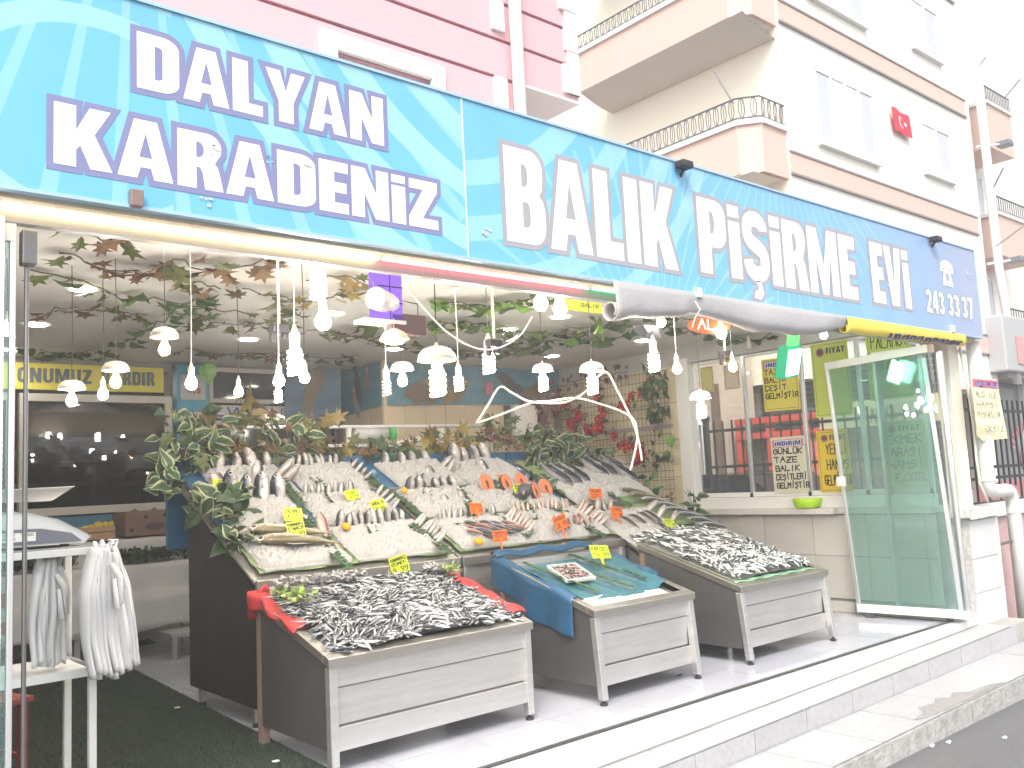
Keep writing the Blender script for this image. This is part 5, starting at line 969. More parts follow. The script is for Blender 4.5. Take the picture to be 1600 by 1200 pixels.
heap('anchovy', lambda x, y: Q1(x, y), 2.49, 3.81, 4.45, 5.27, 1750, .135, h1, 'small dark backed anchovy in the big foreground heap', 'anchovies heaped on the front table', lambda x, y: 2.2*NZ.noise(Vector((x*3.2, y*3.6, 2))), 5, 300, .55)
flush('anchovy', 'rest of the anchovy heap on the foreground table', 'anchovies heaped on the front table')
h4 = lambda x, y: .02+.05*math.sin(max(0, min(1, (x-5.97)/1.2))*math.pi)**.6
b = MB(); b.grid(lambda u, v: Q4(6.02+1.1*u, 4.42+.90*v)+Vector((0, 0, -.045+h4(6.02+1.1*u, 5)*.8)), 20, 14); tag(b.build('heap_core', mat('sardine_core_grey', (.3, .3, .3), .5), None, True, base=Q4(6.6, 4.9)), 'packed lower layer of the sardine heap', 'fish', None, 'stuff')  # plain mid grey layer lying under the loose sardines
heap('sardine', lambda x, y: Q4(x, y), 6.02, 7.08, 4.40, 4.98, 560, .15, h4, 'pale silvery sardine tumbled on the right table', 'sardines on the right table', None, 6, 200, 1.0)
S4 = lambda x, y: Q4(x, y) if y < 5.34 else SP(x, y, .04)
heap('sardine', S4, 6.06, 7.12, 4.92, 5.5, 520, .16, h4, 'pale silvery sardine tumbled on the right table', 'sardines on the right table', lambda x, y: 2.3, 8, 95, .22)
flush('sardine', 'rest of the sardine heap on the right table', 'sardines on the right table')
# leaf lettuce and shredded white garnish at the anchovy table, liners
def clump(name, label, cat, c, r0_, n, m, size, seed, flat=.5, kind='stuff', shape=None):
    r = random.Random(seed); b = MB()
    for i in range(n):
        a, q = r.uniform(0, 6.28), r.random()**.5; p = Vector(c)+Vector((r0_[0]*q*math.cos(a), r0_[1]*q*math.sin(a), r0_[2]*r.random())); d = Vector((r.gauss(0, 1), r.gauss(0, 1), r.gauss(.3, flat))).normalized(); s_ = size*r.uniform(.6, 1.2); F = frame(d, (r.uniform(-1, 1), r.uniform(-1, 1), 1))
        pts = shape or [(0, 0, 0), (.3, .28, .1), (.7, .3, .05), (1, 0, .15), (.7, -.3, .05), (.3, -.28, .1)]
        b.add([p+F @ (Vector(t_)*s_) for t_ in pts], [(0, 1, 2), (0, 2, 3), (0, 3, 4), (0, 4, 5)] if shape is None else [tuple(range(len(pts)))], r.randrange(len(m)) if isinstance(m, list) else 0)
    o = b.build(name, m, None, base=c); tag(o, label, cat, None, kind); return o
LET = [mat('lettuce', (.22, .34, .06), .5), mat('lettuce_pale', (.45, .52, .22), .5)]
clump('lettuce', 'green lettuce leaves at the rear left corner of the anchovy table', 'lettuce', Q1(2.56, 5.08)+Vector((0, 0, .05)), (.07, .22, .05), 60, LET, .06, 3)
clump('lettuce', 'pale green lettuce tuft at the rear right corner of the anchovy table', 'lettuce', Q1(3.80, 5.18)+Vector((0, 0, .05)), (.07, .10, .05), 50, LET, .05, 4)
clump('shredded_garnish', 'shredded white ice along the rear of the anchovy table', 'ice', Q1(2.85, 5.24)+Vector((0, 0, .055)), (.33, .07, .05), 420, ICE, .04, 5)
clump('shredded_garnish', 'second patch of white ice at the rear right of the anchovy table', 'ice', Q1(3.72, 5.22)+Vector((0, 0, .055)), (.09, .05, .04), 100, ICE, .035, 6)
RED = mat('red_cloth', (.42, .035, .035), .6, noise=(10, .4, (.32, .02, .02)), bump=(40, .4, .005))
def drape(name, label, cat, fn, nu, nv, m, thick=.004):
    b = MB(); b.grid(fn, nu, nv); o = b.build(name, m, None, True, base=fn(.5, .5)); s_ = o.modifiers.new('thickness', 'SOLIDIFY'); s_.thickness = thick; tag(o, label, cat); return o
drape('red_cloth', 'red cloth hanging over the left rear corner of the anchovy table', 'cloth', lambda u, v: (lambda y, w_: Vector((2.50-.09*min(1, v*1.6)+.012*math.sin(u*17+v*3), y, Q1(0, y).z+.012+.012*math.sin(u*11)-max(0, v-.55)*w_)))(4.78+.62*u, .06+.26*max(0, u-.45)*1.6), 30, 10, RED)
drape('red_cloth', 'red cloth flap hanging at the gap behind the anchovy table corner', 'cloth', lambda u, v: Vector((2.40+.16*u, 5.36+.02*math.sin(u*9), .905-.16*v+.02*u-.02*math.sin(u*7))), 10, 6, RED)
drape('red_cloth', 'red cloth tucked along the right side of the anchovy table', 'cloth', lambda u, v: (lambda y: Vector((3.78+.13*v+.012*math.sin(u*13), y, Q1(0, y).z+.018+.016*math.sin(v*3.1)+.01*math.sin(u*19))))(4.50+.74*u), 30, 8, RED)
TEAL = mat('teal_sheet', (.035, .13, .155), .3, noise=(5, .5, (.025, .10, .15)), bump=(9, .5, .02)); BLU2 = mat('blue_hanging_sheet', (.014, .065, .13), .35, noise=(4, .4, (.02, .09, .17)), bump=(7, .4, .02))
def tq(u, v):
    x = 4.40+.98*u; y = 4.56+.80*v; e = max(0, 1-u*9)+max(0, (u-.86)*7); return Vector((x, y-.05*math.sin(u*3.1)*(1-v), Q3(x, y).z-.045+.06*min(1, e)+.012*NZ.noise(Vector((u*6, v*6, 3)))))
drape('teal_sheet', 'teal plastic sheet spread over the bed of the middle front table', 'plastic sheet', tq, 36, 24, TEAL)
def bq(u, v):
    y = 4.52+.86*u; fall = v; return Vector((4.41-.07*min(1, v*5)-.02*math.sin(u*16)*v, y, Q3(0, y).z+.012+.01*math.sin(u*9)-max(0, v-.12)*(.30+.05*math.sin(u*5))))
drape('blue_sheet', 'blue plastic sheet hanging down the left side of the middle front table', 'plastic sheet', bq, 34, 18, BLU2)
drape('blue_sheet', 'blue sheet edge folded up along the right rim of the middle front table', 'plastic sheet', lambda u, v: (lambda y: Vector((5.33+.09*v, y, Q3(0, y).z+.02-.05*(1-v)+.01*math.sin(u*14))))(4.66+.70*u), 24, 6, BLU2)
drape('blue_sheet', 'blue sheet edge bunched along the rear of the middle front table', 'plastic sheet', lambda u, v: Vector((4.34+1.04*u, 5.30+.08*v, Q3(0, 5.3).z+.02+.05*math.sin(v*2.6)+.012*math.sin(u*17))), 30, 6, BLU2)
drape('paper_liner', 'white paper liner at the front of the middle front table', 'paper', lambda u, v: Vector((4.44+.84*u, 4.40+.17*v+.03*u, Q3(0, 4.4+.17*v).z-.03+.012*NZ.noise(Vector((u*8, v*3, 1))))), 20, 5, mat('paper_white', (.78, .78, .76), .6))
drape('green_liner', 'pale green plastic liner along the front edge of the sardine table', 'plastic sheet', lambda u, v: Vector((5.99+1.16*u, 4.36+.12*v, Q4(0, 4.36+.12*v).z+.006-.03*v+.004*math.sin(u*30))), 30, 4, mat('liner_green', (.28, .5, .3), .4))
drape('green_liner', 'pale green plastic liner along the left rim of the sardine table', 'plastic sheet', lambda u, v: (lambda y: Vector((5.98+.06*v, y, Q4(0, y).z+.008-.02*v)))(4.45+.85*u), 24, 3, mat('liner_dull_green', (.32, .38, .24), .5))
# foam tray of shrimp
p = Vector((4.74, 4.93, Q3(0, 4.93).z-.015)); t = thing('shrimp_tray', 'white foam tray of small brown shrimp on the teal sheet', 'tray', p); b = MB()
Rz = Matrix.Rotation(-.25, 3, 'Z') @ Matrix.Rotation(.29, 3, 'X')
def tb(x0, y0, z0, x1, y1, z1): q = MB().box(x0, y0, z0, x1, y1, z1); b.add([p+Rz @ Vector(v) for v in q.v], q.f)
tb(-.12, -.15, 0, .12, .15, .006); tb(-.125, -.155, .006, -.11, .155, .03); tb(.11, -.155, .006, .125, .155, .03); tb(-.11, -.155, .006, .11, -.14, .03); tb(-.11, .14, .006, .11, .155, .03); b.build('tray', TRW, t, bevel=.004)
b = MB(); SH = [mat('shrimp_brown', (.20, .12, .10), .4), mat('shrimp_grey', (.42, .36, .33), .4), mat('shrimp_dark', (.09, .06, .06), .4)]
for i in range(150):
    c = Rz @ Vector((rf.uniform(-.1, .1), rf.uniform(-.13, .13), rf.uniform(.012, .034))); a = rf.uniform(0, 6.3); d = Rz @ Vector((math.cos(a), math.sin(a), 0)); s2 = d.cross(Vector((0, 0, 1))); b.tube([p+c-d*.02+s2*.006, p+c, p+c+d*.02+s2*.006], [.003, .006, .003], 4, k=i % 3)
tag(b.build('shrimp', SH, t, smooth=True), kind='stuff')
# price tags
CARD = dict(y=mat('card_yellow', (.62, .75, .02), .5), o=mat('card_orange', (.85, .17, .015), .5), p=mat('card_pale', (.70, .42, .25), .5)); INK = mat('card_ink', (.02, .03, .03), .5)
def price(px_, py_, Y, w, h, lines, c, label, rz=0., tilt=.35, roll=0., spike=.1, flat=False):
    P0 = at(px_, py_, 'y', Y-.10); tilt = min(tilt, .55)*.8
    if Y > 5.38:
        dpx = FPX/(P0-CAM).dot(Fw); B0 = aton(px_, py_+dpx*(h*.5+spike*.45), 5.6, 1.04, SL); P0 = B0+Matrix.Rotation(-tilt, 3, 'X') @ Vector((0, 0, h*.5+spike*.45))
    t = thing('price_tag', label, 'price tag', P0)
    M_ = Matrix.Rotation(rz, 3, 'Z') @ Matrix.Rotation(-tilt, 3, 'X') @ Matrix.Rotation(roll, 3, 'Y')
    fn = lambda u, v, e=0.: P0+M_ @ Vector((u-w/2, -e, v-h/2))
    b = MB(); b.hexa([fn(0, 0, 0), fn(w, 0, 0), fn(w, 0, -.003), fn(0, 0, -.003), fn(0, h, 0), fn(w, h, 0), fn(w, h, -.003), fn(0, h, -.003)]); b.build('card', CARD[c], t)
    b = MB(); b.hexa([fn(w*.44, -spike, 0), fn(w*.5, -spike, 0), fn(w*.5, -spike, -.003), fn(w*.44, -spike, -.003), fn(w*.40, -.001, 0), fn(w*.55, -.001, 0), fn(w*.55, -.001, -.003), fn(w*.40, -.001, -.003)]); b.build('spike', CARD[c], t)
    b = MB(); n = len(lines); tot = sum(k for _, k in lines); y = h*.95
    for s_, k in lines: lh = h*.9*k/tot; y -= lh; hand(b, s_, w*.07, y+lh*.15, w*.9, lh*.66, h*(.045 if k < 1.3 else .05), lambda u, v: fn(u, v, .0015))
    b.build('handwriting', INK, t)
price(357, 757, 6.80, .21, .10, [('LEVREK', 1), ('29.99', 1.3)], 'y', 'yellow tag LEVREK 29.99 leaning on ice in the top left tray', .0, .6, .06, .03)
price(553, 772, 6.66, .17, .08, [('İSTAVRİT', 1), ('14.99', 1)], 'y', 'yellow tag almost edge on at the front right of the second top tray', .35, 1.1, -.1, .03)
price(594, 792, 6.48, .155, .11, [('SARDALYA', .8), ('17.99', 1.2)], 'y', 'yellow tag standing in the second row left of the bream tray', .2, .3, -.12, .08)
price(461, 803, 6.35, .14, .10, [('PALAMUT', 1), ('20 TL', 1.2)], 'y', 'yellow tag PALAMUT behind another tag in the left counter', -.1, .5, .08, .04)
price(466, 828, 6.02, .14, .12, [('KARADENİZ', .7), ('ÇİNAKOP', .9), ('21.99', 1.4)], 'y', 'large yellow tag 21.99 above the long olive fish', .05, .3, -.08, .08)
price(624, 882, 5.36, .145, .12, [('KARADENİZ', .8), ('KESMESİ', .8), ('9.99', 1.3)], 'y', 'yellow tag 9.99 stuck into the anchovy heap', 0, .15, -.2, .1)
price(787, 746, 6.86, .145, .075, [('PALAMUT', .8), ('34.99', 1.3)], 'p', 'pale orange tag 34.99 at the right end of the top row', .2, .4, .0, .05)
price(814, 764, 6.66, .145, .09, [('NORVEÇ', .8), ('SOMON', .7), ('23.99', 1.1)], 'y', 'yellow tag above the salmon steaks', .15, .3, .02, .06)
price(747, 794, 6.24, .14, .09, [('ÇUPRA', 1), ('27.99', 1.1)], 'o', 'orange tag left of the salmon steaks', .1, .3, .05, .05)
price(785, 838, 5.86, .15, .09, [('KARADENİZ', .8), ('MEZGİT', .8), ('22.99', 1)], 'o', 'orange tag MEZGİT 22.99 in the mixed small fish tray', .05, .3, .02, .09)
price(880, 816, 5.86, .17, .12, [('BARBUN', .8), ('24.99', 1.3)], 'o', 'tilted orange tag BARBUN 24.99 in the red mullet tray', .1, .3, -.2, .09)
price(934, 772, 6.26, .16, .11, [('PALAMUT', .9), ('20-', 1.3)], 'o', 'orange tag PALAMUT in the rear of the right counter', 0, .25, .05, .06)
price(967, 801, 5.80, .16, .11, [('LEVREK', .9), ('19.99', 1.3)], 'o', 'orange tag LEVREK 19.99 in the bass tray of the right counter', .05, .3, .1, .04)
price(1050, 816, 5.62, .17, .08, [('MEZGİT', 1), ('19.99', 1)], 'y', 'upper yellow tag lying flat above the sardines', .2, 1.15, .1, .02)
price(1076, 831, 5.46, .17, .07, [('SARDALYA', 1), ('12.99', 1)], 'y', 'lower yellow tag lying flat above the sardines', .2, 1.2, .1, .02)
price(938, 862, 5.18, .20, .11, [('KARİDES', 1), ('15.99', 1)], 'y', 'yellow tag leaning away over the rear of the teal sheet', .0, 1.1, .1, .09)

# ================================================================ PLANTS
def leaf_maple(m, seed=0, curl=.12):
    r = random.Random(seed); tips = [(-150, .45), (-115, .3), (-95, .72), (-62, .42), (-48, .9), (-25, .5), (0, 1.05), (25, .5), (48, .9), (62, .42), (95, .72), (115, .3), (150, .45)]
    pts = [(rr_*math.cos(math.radians(a))*.62+.38, rr_*math.sin(math.radians(a))*.55) for a, rr_ in tips]+[(0, 0)]
    pts = [(x*(1+r.uniform(-.05, .05)), y*(1+r.uniform(-.05, .05))) for x, y in pts]
    b = MB(); c = (.4, 0)
    Z = lambda x, y: -curl*(x-.4)**2*2+abs(y)*.22-.25*curl*abs(y)
    vs = [(c[0], c[1], Z(*c))]+[(x, y, Z(x, y)) for x, y in pts]; n = len(pts)
    b.add(vs, [(0, 1+i, 1+(i+1) % n) for i in range(n)]); return b.mesh('leaf', m)
def leaf_ivy(m, edge=None, seed=0, w=.36, wav=.05):
    b = MB(); k = 8; r = random.Random(seed)
    prof = [(0, .02), (.08, .6), (.22, .98), (.4, 1.0), (.58, .82), (.76, .5), (.9, .22), (1, 0)]
    def ring(f, dz=0): return [(x, s*p*w*f, abs(p*w*f)*.35-.25*(x-.3)**2+dz+wav*math.sin(x*9+s)*p) for s in (1,) for x, p in prof]+[(x, -p*w*f, abs(p*w*f)*.35-.25*(x-.3)**2+dz+wav*math.sin(x*8-1)*p) for x, p in prof[::-1]]
    inn = ring(.68 if edge else 1.0); n = len(inn); mid = [(x, 0, -.25*(x-.3)**2) for x, _ in prof]; m_ = len(mid)
    b.add(inn+mid, [(i, i+1, n+i+1, n+i) for i in range(m_-1)]+[(n-1-i, n+i, n+i+1, n-2-i) for i in range(m_-1)], 0)
    if edge:
        out = ring(1.0); b.add(inn+out, [(i, n+i, n+i+1, i+1) for i in range(n-1)], 1); return b.mesh('leaf', [m, edge])
    return b.mesh('leaf', m)
def lm(name, c, rnd=.35): return mat(name, c, .5, rnd=rnd, noise=(9, .35, tuple(q*.6 for q in c)))
LF = dict(
 olive=[leaf_maple(lm('leaf_olive', (.10, .12, .035)), i) for i in range(3)], brown=[leaf_maple(lm('leaf_brown', (.16, .09, .04)), i) for i in range(3)], gold=[leaf_maple(lm('leaf_gold', (.26, .19, .05)), i) for i in range(3)],
 green=[leaf_ivy(lm('leaf_green', (.075, .13, .045)), None, i, .38) for i in range(2)]+[leaf_maple(lm('leaf_green', (.075, .13, .045)), 5)], bright=[leaf_ivy(lm('leaf_bright', (.17, .30, .06)), None, i, .42) for i in range(2)],
 vari=[leaf_ivy(lm('leaf_variegated', (.04, .085, .035)), mat('leaf_margin', (.30, .32, .19), .5), i, .3) for i in range(3)], dark=[leaf_ivy(lm('leaf_dark', (.035, .075, .03)), None, i, .3) for i in range(2)],
 plum=[leaf_maple(lm('leaf_plum', (.12, .04, .05)), i) for i in range(2)])
STEM = mat('stem_brown', (.08, .06, .035), .7); STEMG = mat('stem_green', (.10, .15, .05), .6)
rp = random.Random(21)
def vine(label, pts, kinds, n, size, name='ivy_garland', cat='garland', hang=.25, up=(0, 0, -1), spread=.09, group=None, stem=STEM, r=.005):
    pts = [Vector(p) for p in pts]; t = thing(name, label, cat, pts[0], group=group)
    sm = []
    for i in range(len(pts)-1):
        for k in range(4): sm.append(pts[i].lerp(pts[i+1], k/4)+Vector((rp.uniform(-.01, .01), rp.uniform(-.01, .01), rp.uniform(-.01, .01)))*(2 if k else 1))
    sm.append(pts[-1]); MB().tube(sm, r, 5).build('stem', stem, t, smooth=True)
    for i in range(n):
        u = (i+rp.random())/n*(len(sm)-1); j = min(int(u), len(sm)-2); p = sm[j].lerp(sm[j+1], u-j); tg = (sm[j+1]-sm[j]).normalized()
        U = Vector(up); sd_ = tg.cross(U).normalized()*rp.choice((1, -1)); d = (sd_*rp.uniform(.5, 1)+tg*rp.uniform(-.6, .9)+U*rp.uniform(-.05, hang)).normalized()
        me = rp.choice(LF[rp.choice(kinds)]); s_ = size*.8*rp.uniform(.65, 1.2)
        q = p+sd_*rp.uniform(0, spread*.5)+U*rp.uniform(0, spread*.3)-t.location; inst('leaf', me, t, q, frame(d, U+Vector((rp.uniform(-.5, .5), rp.uniform(-.5, .5), rp.uniform(-.3, .3)))), s_)
    return t
def cl(px, z=2.955): return [at(x, y, 'z', z) for x, y in px]
CV = [([(100, 352), (150, 372), (200, 378), (250, 372)], ['olive', 'brown'], 9, .24, 'brown maple leaf spray nearest the fascia at the left'),
 ([(95, 395), (150, 418), (230, 430), (310, 440), (345, 452)], ['brown', 'olive'], 22, .22, 'brown maple leaf garland across the left ceiling above the first downlight'),
 ([(48, 420), (130, 440), (190, 466), (255, 468), (320, 478), (385, 490)], ['green', 'olive'], 22, .22, 'thin long stemmed garland passing the dome lamp'),
 ([(75, 488), (90, 480), (140, 482), (200, 488), (230, 492)], ['olive', 'brown'], 14, .24, 'olive leaf garland between two downlights at the far left'),
 ([(180, 540), (215, 525), (240, 512), (258, 498), (300, 470), (318, 458)], ['green'], 26, .2, 'green ivy garland climbing to the dome lamp cable'),
 ([(300, 490), (345, 505), (400, 506), (445, 495), (470, 488)], ['brown', 'olive'], 22, .24, 'brown leaf garland right of the dome lamp'),
 ([(60, 545), (100, 552), (140, 548), (175, 552)], ['dark', 'green'], 18, .24, 'dark green garland over the yellow sign'),
 ([(230, 435), (270, 405), (330, 425), (380, 415), (435, 402)], ['olive', 'brown'], 26, .24, 'wide olive leaf garland near the front of the left ceiling'),
 ([(380, 450), (420, 462), (470, 470), (520, 462), (560, 455)], ['gold', 'olive'], 18, .24, 'golden leaf garland near the double bulb'),
 ([(290, 545), (360, 555), (430, 550), (520, 560), (560, 556)], ['dark', 'brown'], 26, .26, 'dark leaf garland along the rear left ceiling'),
 ([(480, 515), (540, 525), (590, 535), (650, 528)], ['brown', 'olive'], 22, .26, 'brown garland left of the hanging warm shade'),
 ([(480, 440), (540, 430), (575, 445), (600, 470)], ['gold', 'olive'], 12, .22, 'golden garland behind the paper roll'),
 ([(560, 500), (620, 505), (660, 512), (700, 505)], ['bright', 'green'], 14, .22, 'bright green garland below the hanging shade'),
 ([(690, 480), (720, 470), (770, 478), (820, 468), (860, 460)], ['bright', 'green'], 34, .22, 'bright green ivy garland beside the globe lamps'),
 ([(680, 500), (740, 505), (800, 515), (860, 522), (930, 520)], ['bright', 'green', 'dark'], 34, .22, 'long green garland crossing the middle ceiling'),
 ([(650, 545), (720, 552), (790, 548), (850, 556)], ['dark', 'olive'], 28, .26, 'dark garland above the blue fish banner'),
 ([(780, 528), (850, 535), (920, 530), (980, 524)], ['dark', 'green'], 28, .24, 'dark green garland in front of the wire rack'),
 ([(880, 510), (950, 512), (1010, 508), (1070, 512), (1120, 520)], ['green', 'olive'], 28, .22, 'green garland running to the green floodlight'),
 ([(950, 495), (1010, 490), (1060, 498)], ['green', 'olive'], 14, .22, 'olive garland below the rolled grey sheet'),
 ([(1120, 535), (1150, 528), (1185, 530), (1205, 520)], ['green', 'bright'], 12, .2, 'short green garland left of the green floodlight')]
for px, kinds, n, s_, lb in CV: vine(lb, cl(px), kinds, n, s_, hang=.35, group=None)
# hanging garlands
def hang_vine(label, x, y, z0, z1, kinds, n, size, **k): return vine(label, [(x, y, z0), (x+.02, y-.02, (z0*2+z1)/3), (x-.02, y+.01, (z0+z1*2)/3), (x, y, z1)], kinds, n, size, up=(.3, -1, .1), **k)
p = at(925, 500, 'z', 2.95); hang_vine('green ivy hanging down the cable of the dome lamp near the wire rack', p.x, p.y, 2.95, 2.72, ['green', 'bright'], 8, .16)
t = hang_vine('dense hanging ivy bunch at the right end of the wire rack', 8.35, 7.15, 2.7, 2.25, ['dark', 'green'], 46, .2, spread=.5)
hang_vine('thin ivy string dangling below the dense bunch', 8.5, 7.25, 2.2, 1.5, ['green', 'dark'], 9, .17)
p = at(321, 567, 'z', 2.93); t = thing('heart_leaf', 'single heart shaped green leaf hanging at the rear left ceiling', 'leaf', p); inst('leaf', LF['bright'][0], t, (0, 0, 0), frame((.2, 0, -1), (0, -1, 0)), .24)
vine('plum coloured leaf garland along the top edge of the wire rack', [(8.4, 8.95, 2.73), (8.45, 8.4, 2.78), (8.5, 7.9, 2.80), (8.5, 7.6, 2.80)], ['plum'], 34, .13, up=(-1, 0, 0), name='leaf_garland')
vine('plum maple leaf cluster at the corner of the wire rack', [(8.1, 8.9, 2.62), (8.15, 8.85, 2.5), (8.2, 8.8, 2.4)], ['plum'], 12, .3, up=(-.5, -.8, 0), name='leaf_cluster', spread=.3)
# wire rack with roses
t = thing('wire_rack', 'tall black wire mesh panel with bent ribs on the beige side wall', 'wire panel', (8.5, 7.9, 1.2)); b = MB(); wx = 8.50
for k in range(32): y = 6.98+k*.062; b.tube([(wx, y, 1.15), (wx, y, 1.58), (wx-.02, y, 1.62), (wx, y, 1.66), (wx, y, 2.0), (wx-.02, y, 2.04), (wx, y, 2.08), (wx, y, 2.48), (wx-.02, y, 2.52), (wx, y, 2.56), (wx, y, 2.78)], .0026, 4)
for z in [1.2+.11*i for i in range(15)]: b.tube([(wx, 6.96, z), (wx, 8.93, z)], .003, 4)
b.build('mesh', BLACK, t); MB().box(wx-.02, 6.95, 2.04, wx+.02, 8.96, 2.085).build('cross_rail', mat('rail_mauve', (.28, .23, .25), .5, .3), t); MB().box(wx-.02, 8.90, 1.1, wx+.03, 8.96, 2.75).build('post', MT['rail_mauve'], t)
ROSE = mat('rose_red', (.50, .015, .03), .5, rnd=.3)
def rose_mesh():
    b = MB()
    for k in range(9):
        a = k*2.4; r0_ = .25+.08*k; h_ = .55-.05*k; pts = []
        for s_ in (-.5, -.2, .2, .5): pts.append((r0_*.5*math.cos(a+s_*1.6), r0_*.5*math.sin(a+s_*1.6), 0))
        top = [(p_[0]*1.5, p_[1]*1.5, h_) for p_ in pts]; b.add(pts+top, [(0, 1, 5, 4), (1, 2, 6, 5), (2, 3, 7, 6)])
    b.lathe([(.05, 0), (.2, .1), (.22, .4), (.05, .5)], 7); return b.mesh('rose', ROSE)
RM = rose_mesh()
def rosevine(label, pts, n):
    t = vine(label, pts, ['green', 'dark'], int(n*2.2), .11, name='rose_garland', up=(-1, 0, 0), stem=STEMG, r=.004, spread=.12)
    P = [Vector(p_) for p_ in pts]
    for i in range(n):
        u = (i+.5)/n*(len(P)-1); j = int(u); q = P[j].lerp(P[j+1], u-j)-t.location+Vector((-.05, rp.uniform(-.04, .04), rp.uniform(-.04, .04))); inst('rose', RM, t, q, frame((0, 1, 0), (-1, rp.uniform(-.5, .5), rp.uniform(-.2, .5))), rp.uniform(.10, .14))
X_ = 8.46; W_ = lambda *q: [at(x, y, 'x', X_) for x, y in q]
rosevine('red rose garland in the upper left of the wire rack', W_((925, 608), (940, 622), (948, 640), (940, 660), (950, 665)), 6)
rosevine('red rose garland rising towards the ivy bunch', W_((968, 634), (985, 632), (1002, 618), (1010, 608), (1020, 592)), 6)
rosevine('red rose garland along the left of the wire rack', W_((874, 648), (886, 632), (903, 640), (918, 650)), 5)
rosevine('red rose garland with plum flowers at the lower left of the rack', W_((888, 655), (904, 660), (893, 672), (908, 680)), 5)
rosevine('red rose garland crossing the cross rail of the rack', W_((905, 680), (922, 674), (936, 670), (950, 668)), 5)
rosevine('red rose garland sloping down to the right under the cross rail', W_((960, 680), (980, 694), (996, 697), (1008, 704)), 5)
rosevine('last red roses at the lower middle of the rack', W_((1010, 705), (1006, 718), (1003, 730)), 3)
for lb, px_, me, sc_, d in (('pale green vine leaf on the right of the wire rack', (1050, 680), 'bright', .17, (.0, .2, -1)), ('small green leaf below the cross rail of the rack', (1043, 703), 'green', .15, (0, 0, -1))):
    q = at(*px_, 'x', 8.45); t = thing('vine_leaf', lb, 'leaf', q); inst('leaf', LF[me][0], t, (0, 0, 0), frame(d, (-1, 0, .2)), sc_)
for lb, px_, ang in (('dark artificial sprig clipped above the cross rail', (1027, 658), .7), ('dark pine sprig lying across the lower rack', (1036, 717), .1)):
    q = at(*px_, 'x', 8.44); t = thing('sprig', lb, 'sprig', q); b = MB(); b.tube([(8.44, q.y+.1, q.z-.03), (8.44, q.y-.1, q.z+.03)], .006, 5)
    for k in range(16): y = q.y+.1-.013*k; b.add([(8.44, y, q.z), (8.43, y+.03*rp.uniform(-1, 1), q.z+.05), (8.44, y+.02, q.z), (8.43, y-.01, q.z-.05)], [(0, 1, 2), (0, 2, 3)])
    tag(b.build('needles', lm('needle_dark', (.03, .05, .03), .1), t), kind='stuff')
# foliage banked behind and beside the fish
def bush(label, c, ext, kinds, n, size, name='artificial_foliage', up_=.5, stems=5):
    t = thing(name, label, 'artificial plant', c); C0 = Vector(c); b = MB()
    for k in range(stems): e_ = Vector((rp.uniform(-1, 1)*ext[0], rp.uniform(-1, 1)*ext[1], ext[2]*rp.uniform(.3, 1))); b.tube([C0, C0+e_*.5+Vector((0, 0, .03)), C0+e_], .004, 4)
    b.build('stem', STEMG, t)
    n = int(n*1.5); size *= .70
    for i in range(n):
        q = Vector((rp.uniform(-1, 1)*ext[0], rp.uniform(-1, 1)*ext[1], rp.uniform(-.1, 1)*ext[2])); d = Vector((q.x/ext[0]*.6+rp.gauss(0, .5), -.35+rp.gauss(0, .45), rp.gauss(.1, up_))).normalized()
        inst('leaf', rp.choice(LF[rp.choice(kinds)]), t, q, frame(d, (rp.uniform(-.4, .4), -1, .7)), size*rp.uniform(.65, 1.2))
    return t
Y7 = 7.2
bush('tall variegated ivy at the rear left corner of the fish display', (2.72, 7.1, 1.62), (.24, .14, .55), ['vari', 'vari', 'olive', 'dark'], 62, .22)
bush('autumn maple foliage behind the top left fish tray', (3.10, 7.28, 1.72), (.30, .1, .42), ['brown', 'olive', 'gold', 'dark'], 50, .26)
q = bush('large golden maple leaf cluster beside the red lettered strip', (3.22, 7.18, 2.12), (.10, .05, .14), ['gold'], 3, .52)
bush('variegated ivy clump between the two autumn clusters', (3.62, 7.2, 1.70), (.22, .1, .42), ['vari', 'olive', 'brown'], 48, .22)
bush('golden olive leaf pair above the second top tray', (4.0, 7.25, 2.0), (.12, .05, .12), ['gold', 'olive'], 6, .30)
bush('brown maple foliage behind the second top tray', (4.1, 7.28, 1.74), (.32, .1, .18), ['brown', 'olive', 'gold'], 30, .24)
bush('dark green fern like foliage in the middle of the rear row', (4.65, 7.26, 1.76), (.25, .1, .16), ['dark', 'green'], 34, .18)
bush('yellow and brown maple foliage behind the bream trays', (5.3, 7.28, 1.78), (.40, .1, .2), ['brown', 'gold', 'olive'], 42, .25)
bush('rusty maple foliage behind the right top tray', (5.95, 7.28, 1.78), (.28, .1, .22), ['brown', 'plum', 'olive'], 30, .22)
bush('upright green vine stem with maple leaves by the red can', (6.05, 7.25, 1.95), (.14, .05, .26), ['olive', 'green'], 12, .2)
bush('olive maple foliage below the water heater', (6.6, 7.35, 1.86), (.26, .1, .2), ['olive', 'green'], 22, .22)
bush('large variegated ivy bank above the rear right trays', (6.62, 7.0, 1.56), (.36, .14, .40), ['vari'], 64, .24, up_=.8)
bush('second variegated ivy bank nearer the wire rack', (7.15, 6.95, 1.45), (.26, .14, .36), ['vari', 'green'], 44, .22)
bush('dark leaf sprays along the divide of the middle and right counters', (6.0, 6.62, 1.40), (.12, .22, .10), ['vari', 'dark'], 22, .2)
bush('variegated ivy spilling over the dark side of the left counter', (2.66, 6.45, 1.34), (.14, .30, .18), ['vari', 'dark'], 48, .22)
bush('variegated ivy spray poking out left of the fish display', (2.50, 6.9, 1.55), (.12, .1, .16), ['vari'], 12, .25)
bush('variegated ivy drooping over the upper rim near the bonito', (2.64, 6.1, 1.16), (.10, .2, .08), ['vari', 'dark'], 20, .2)
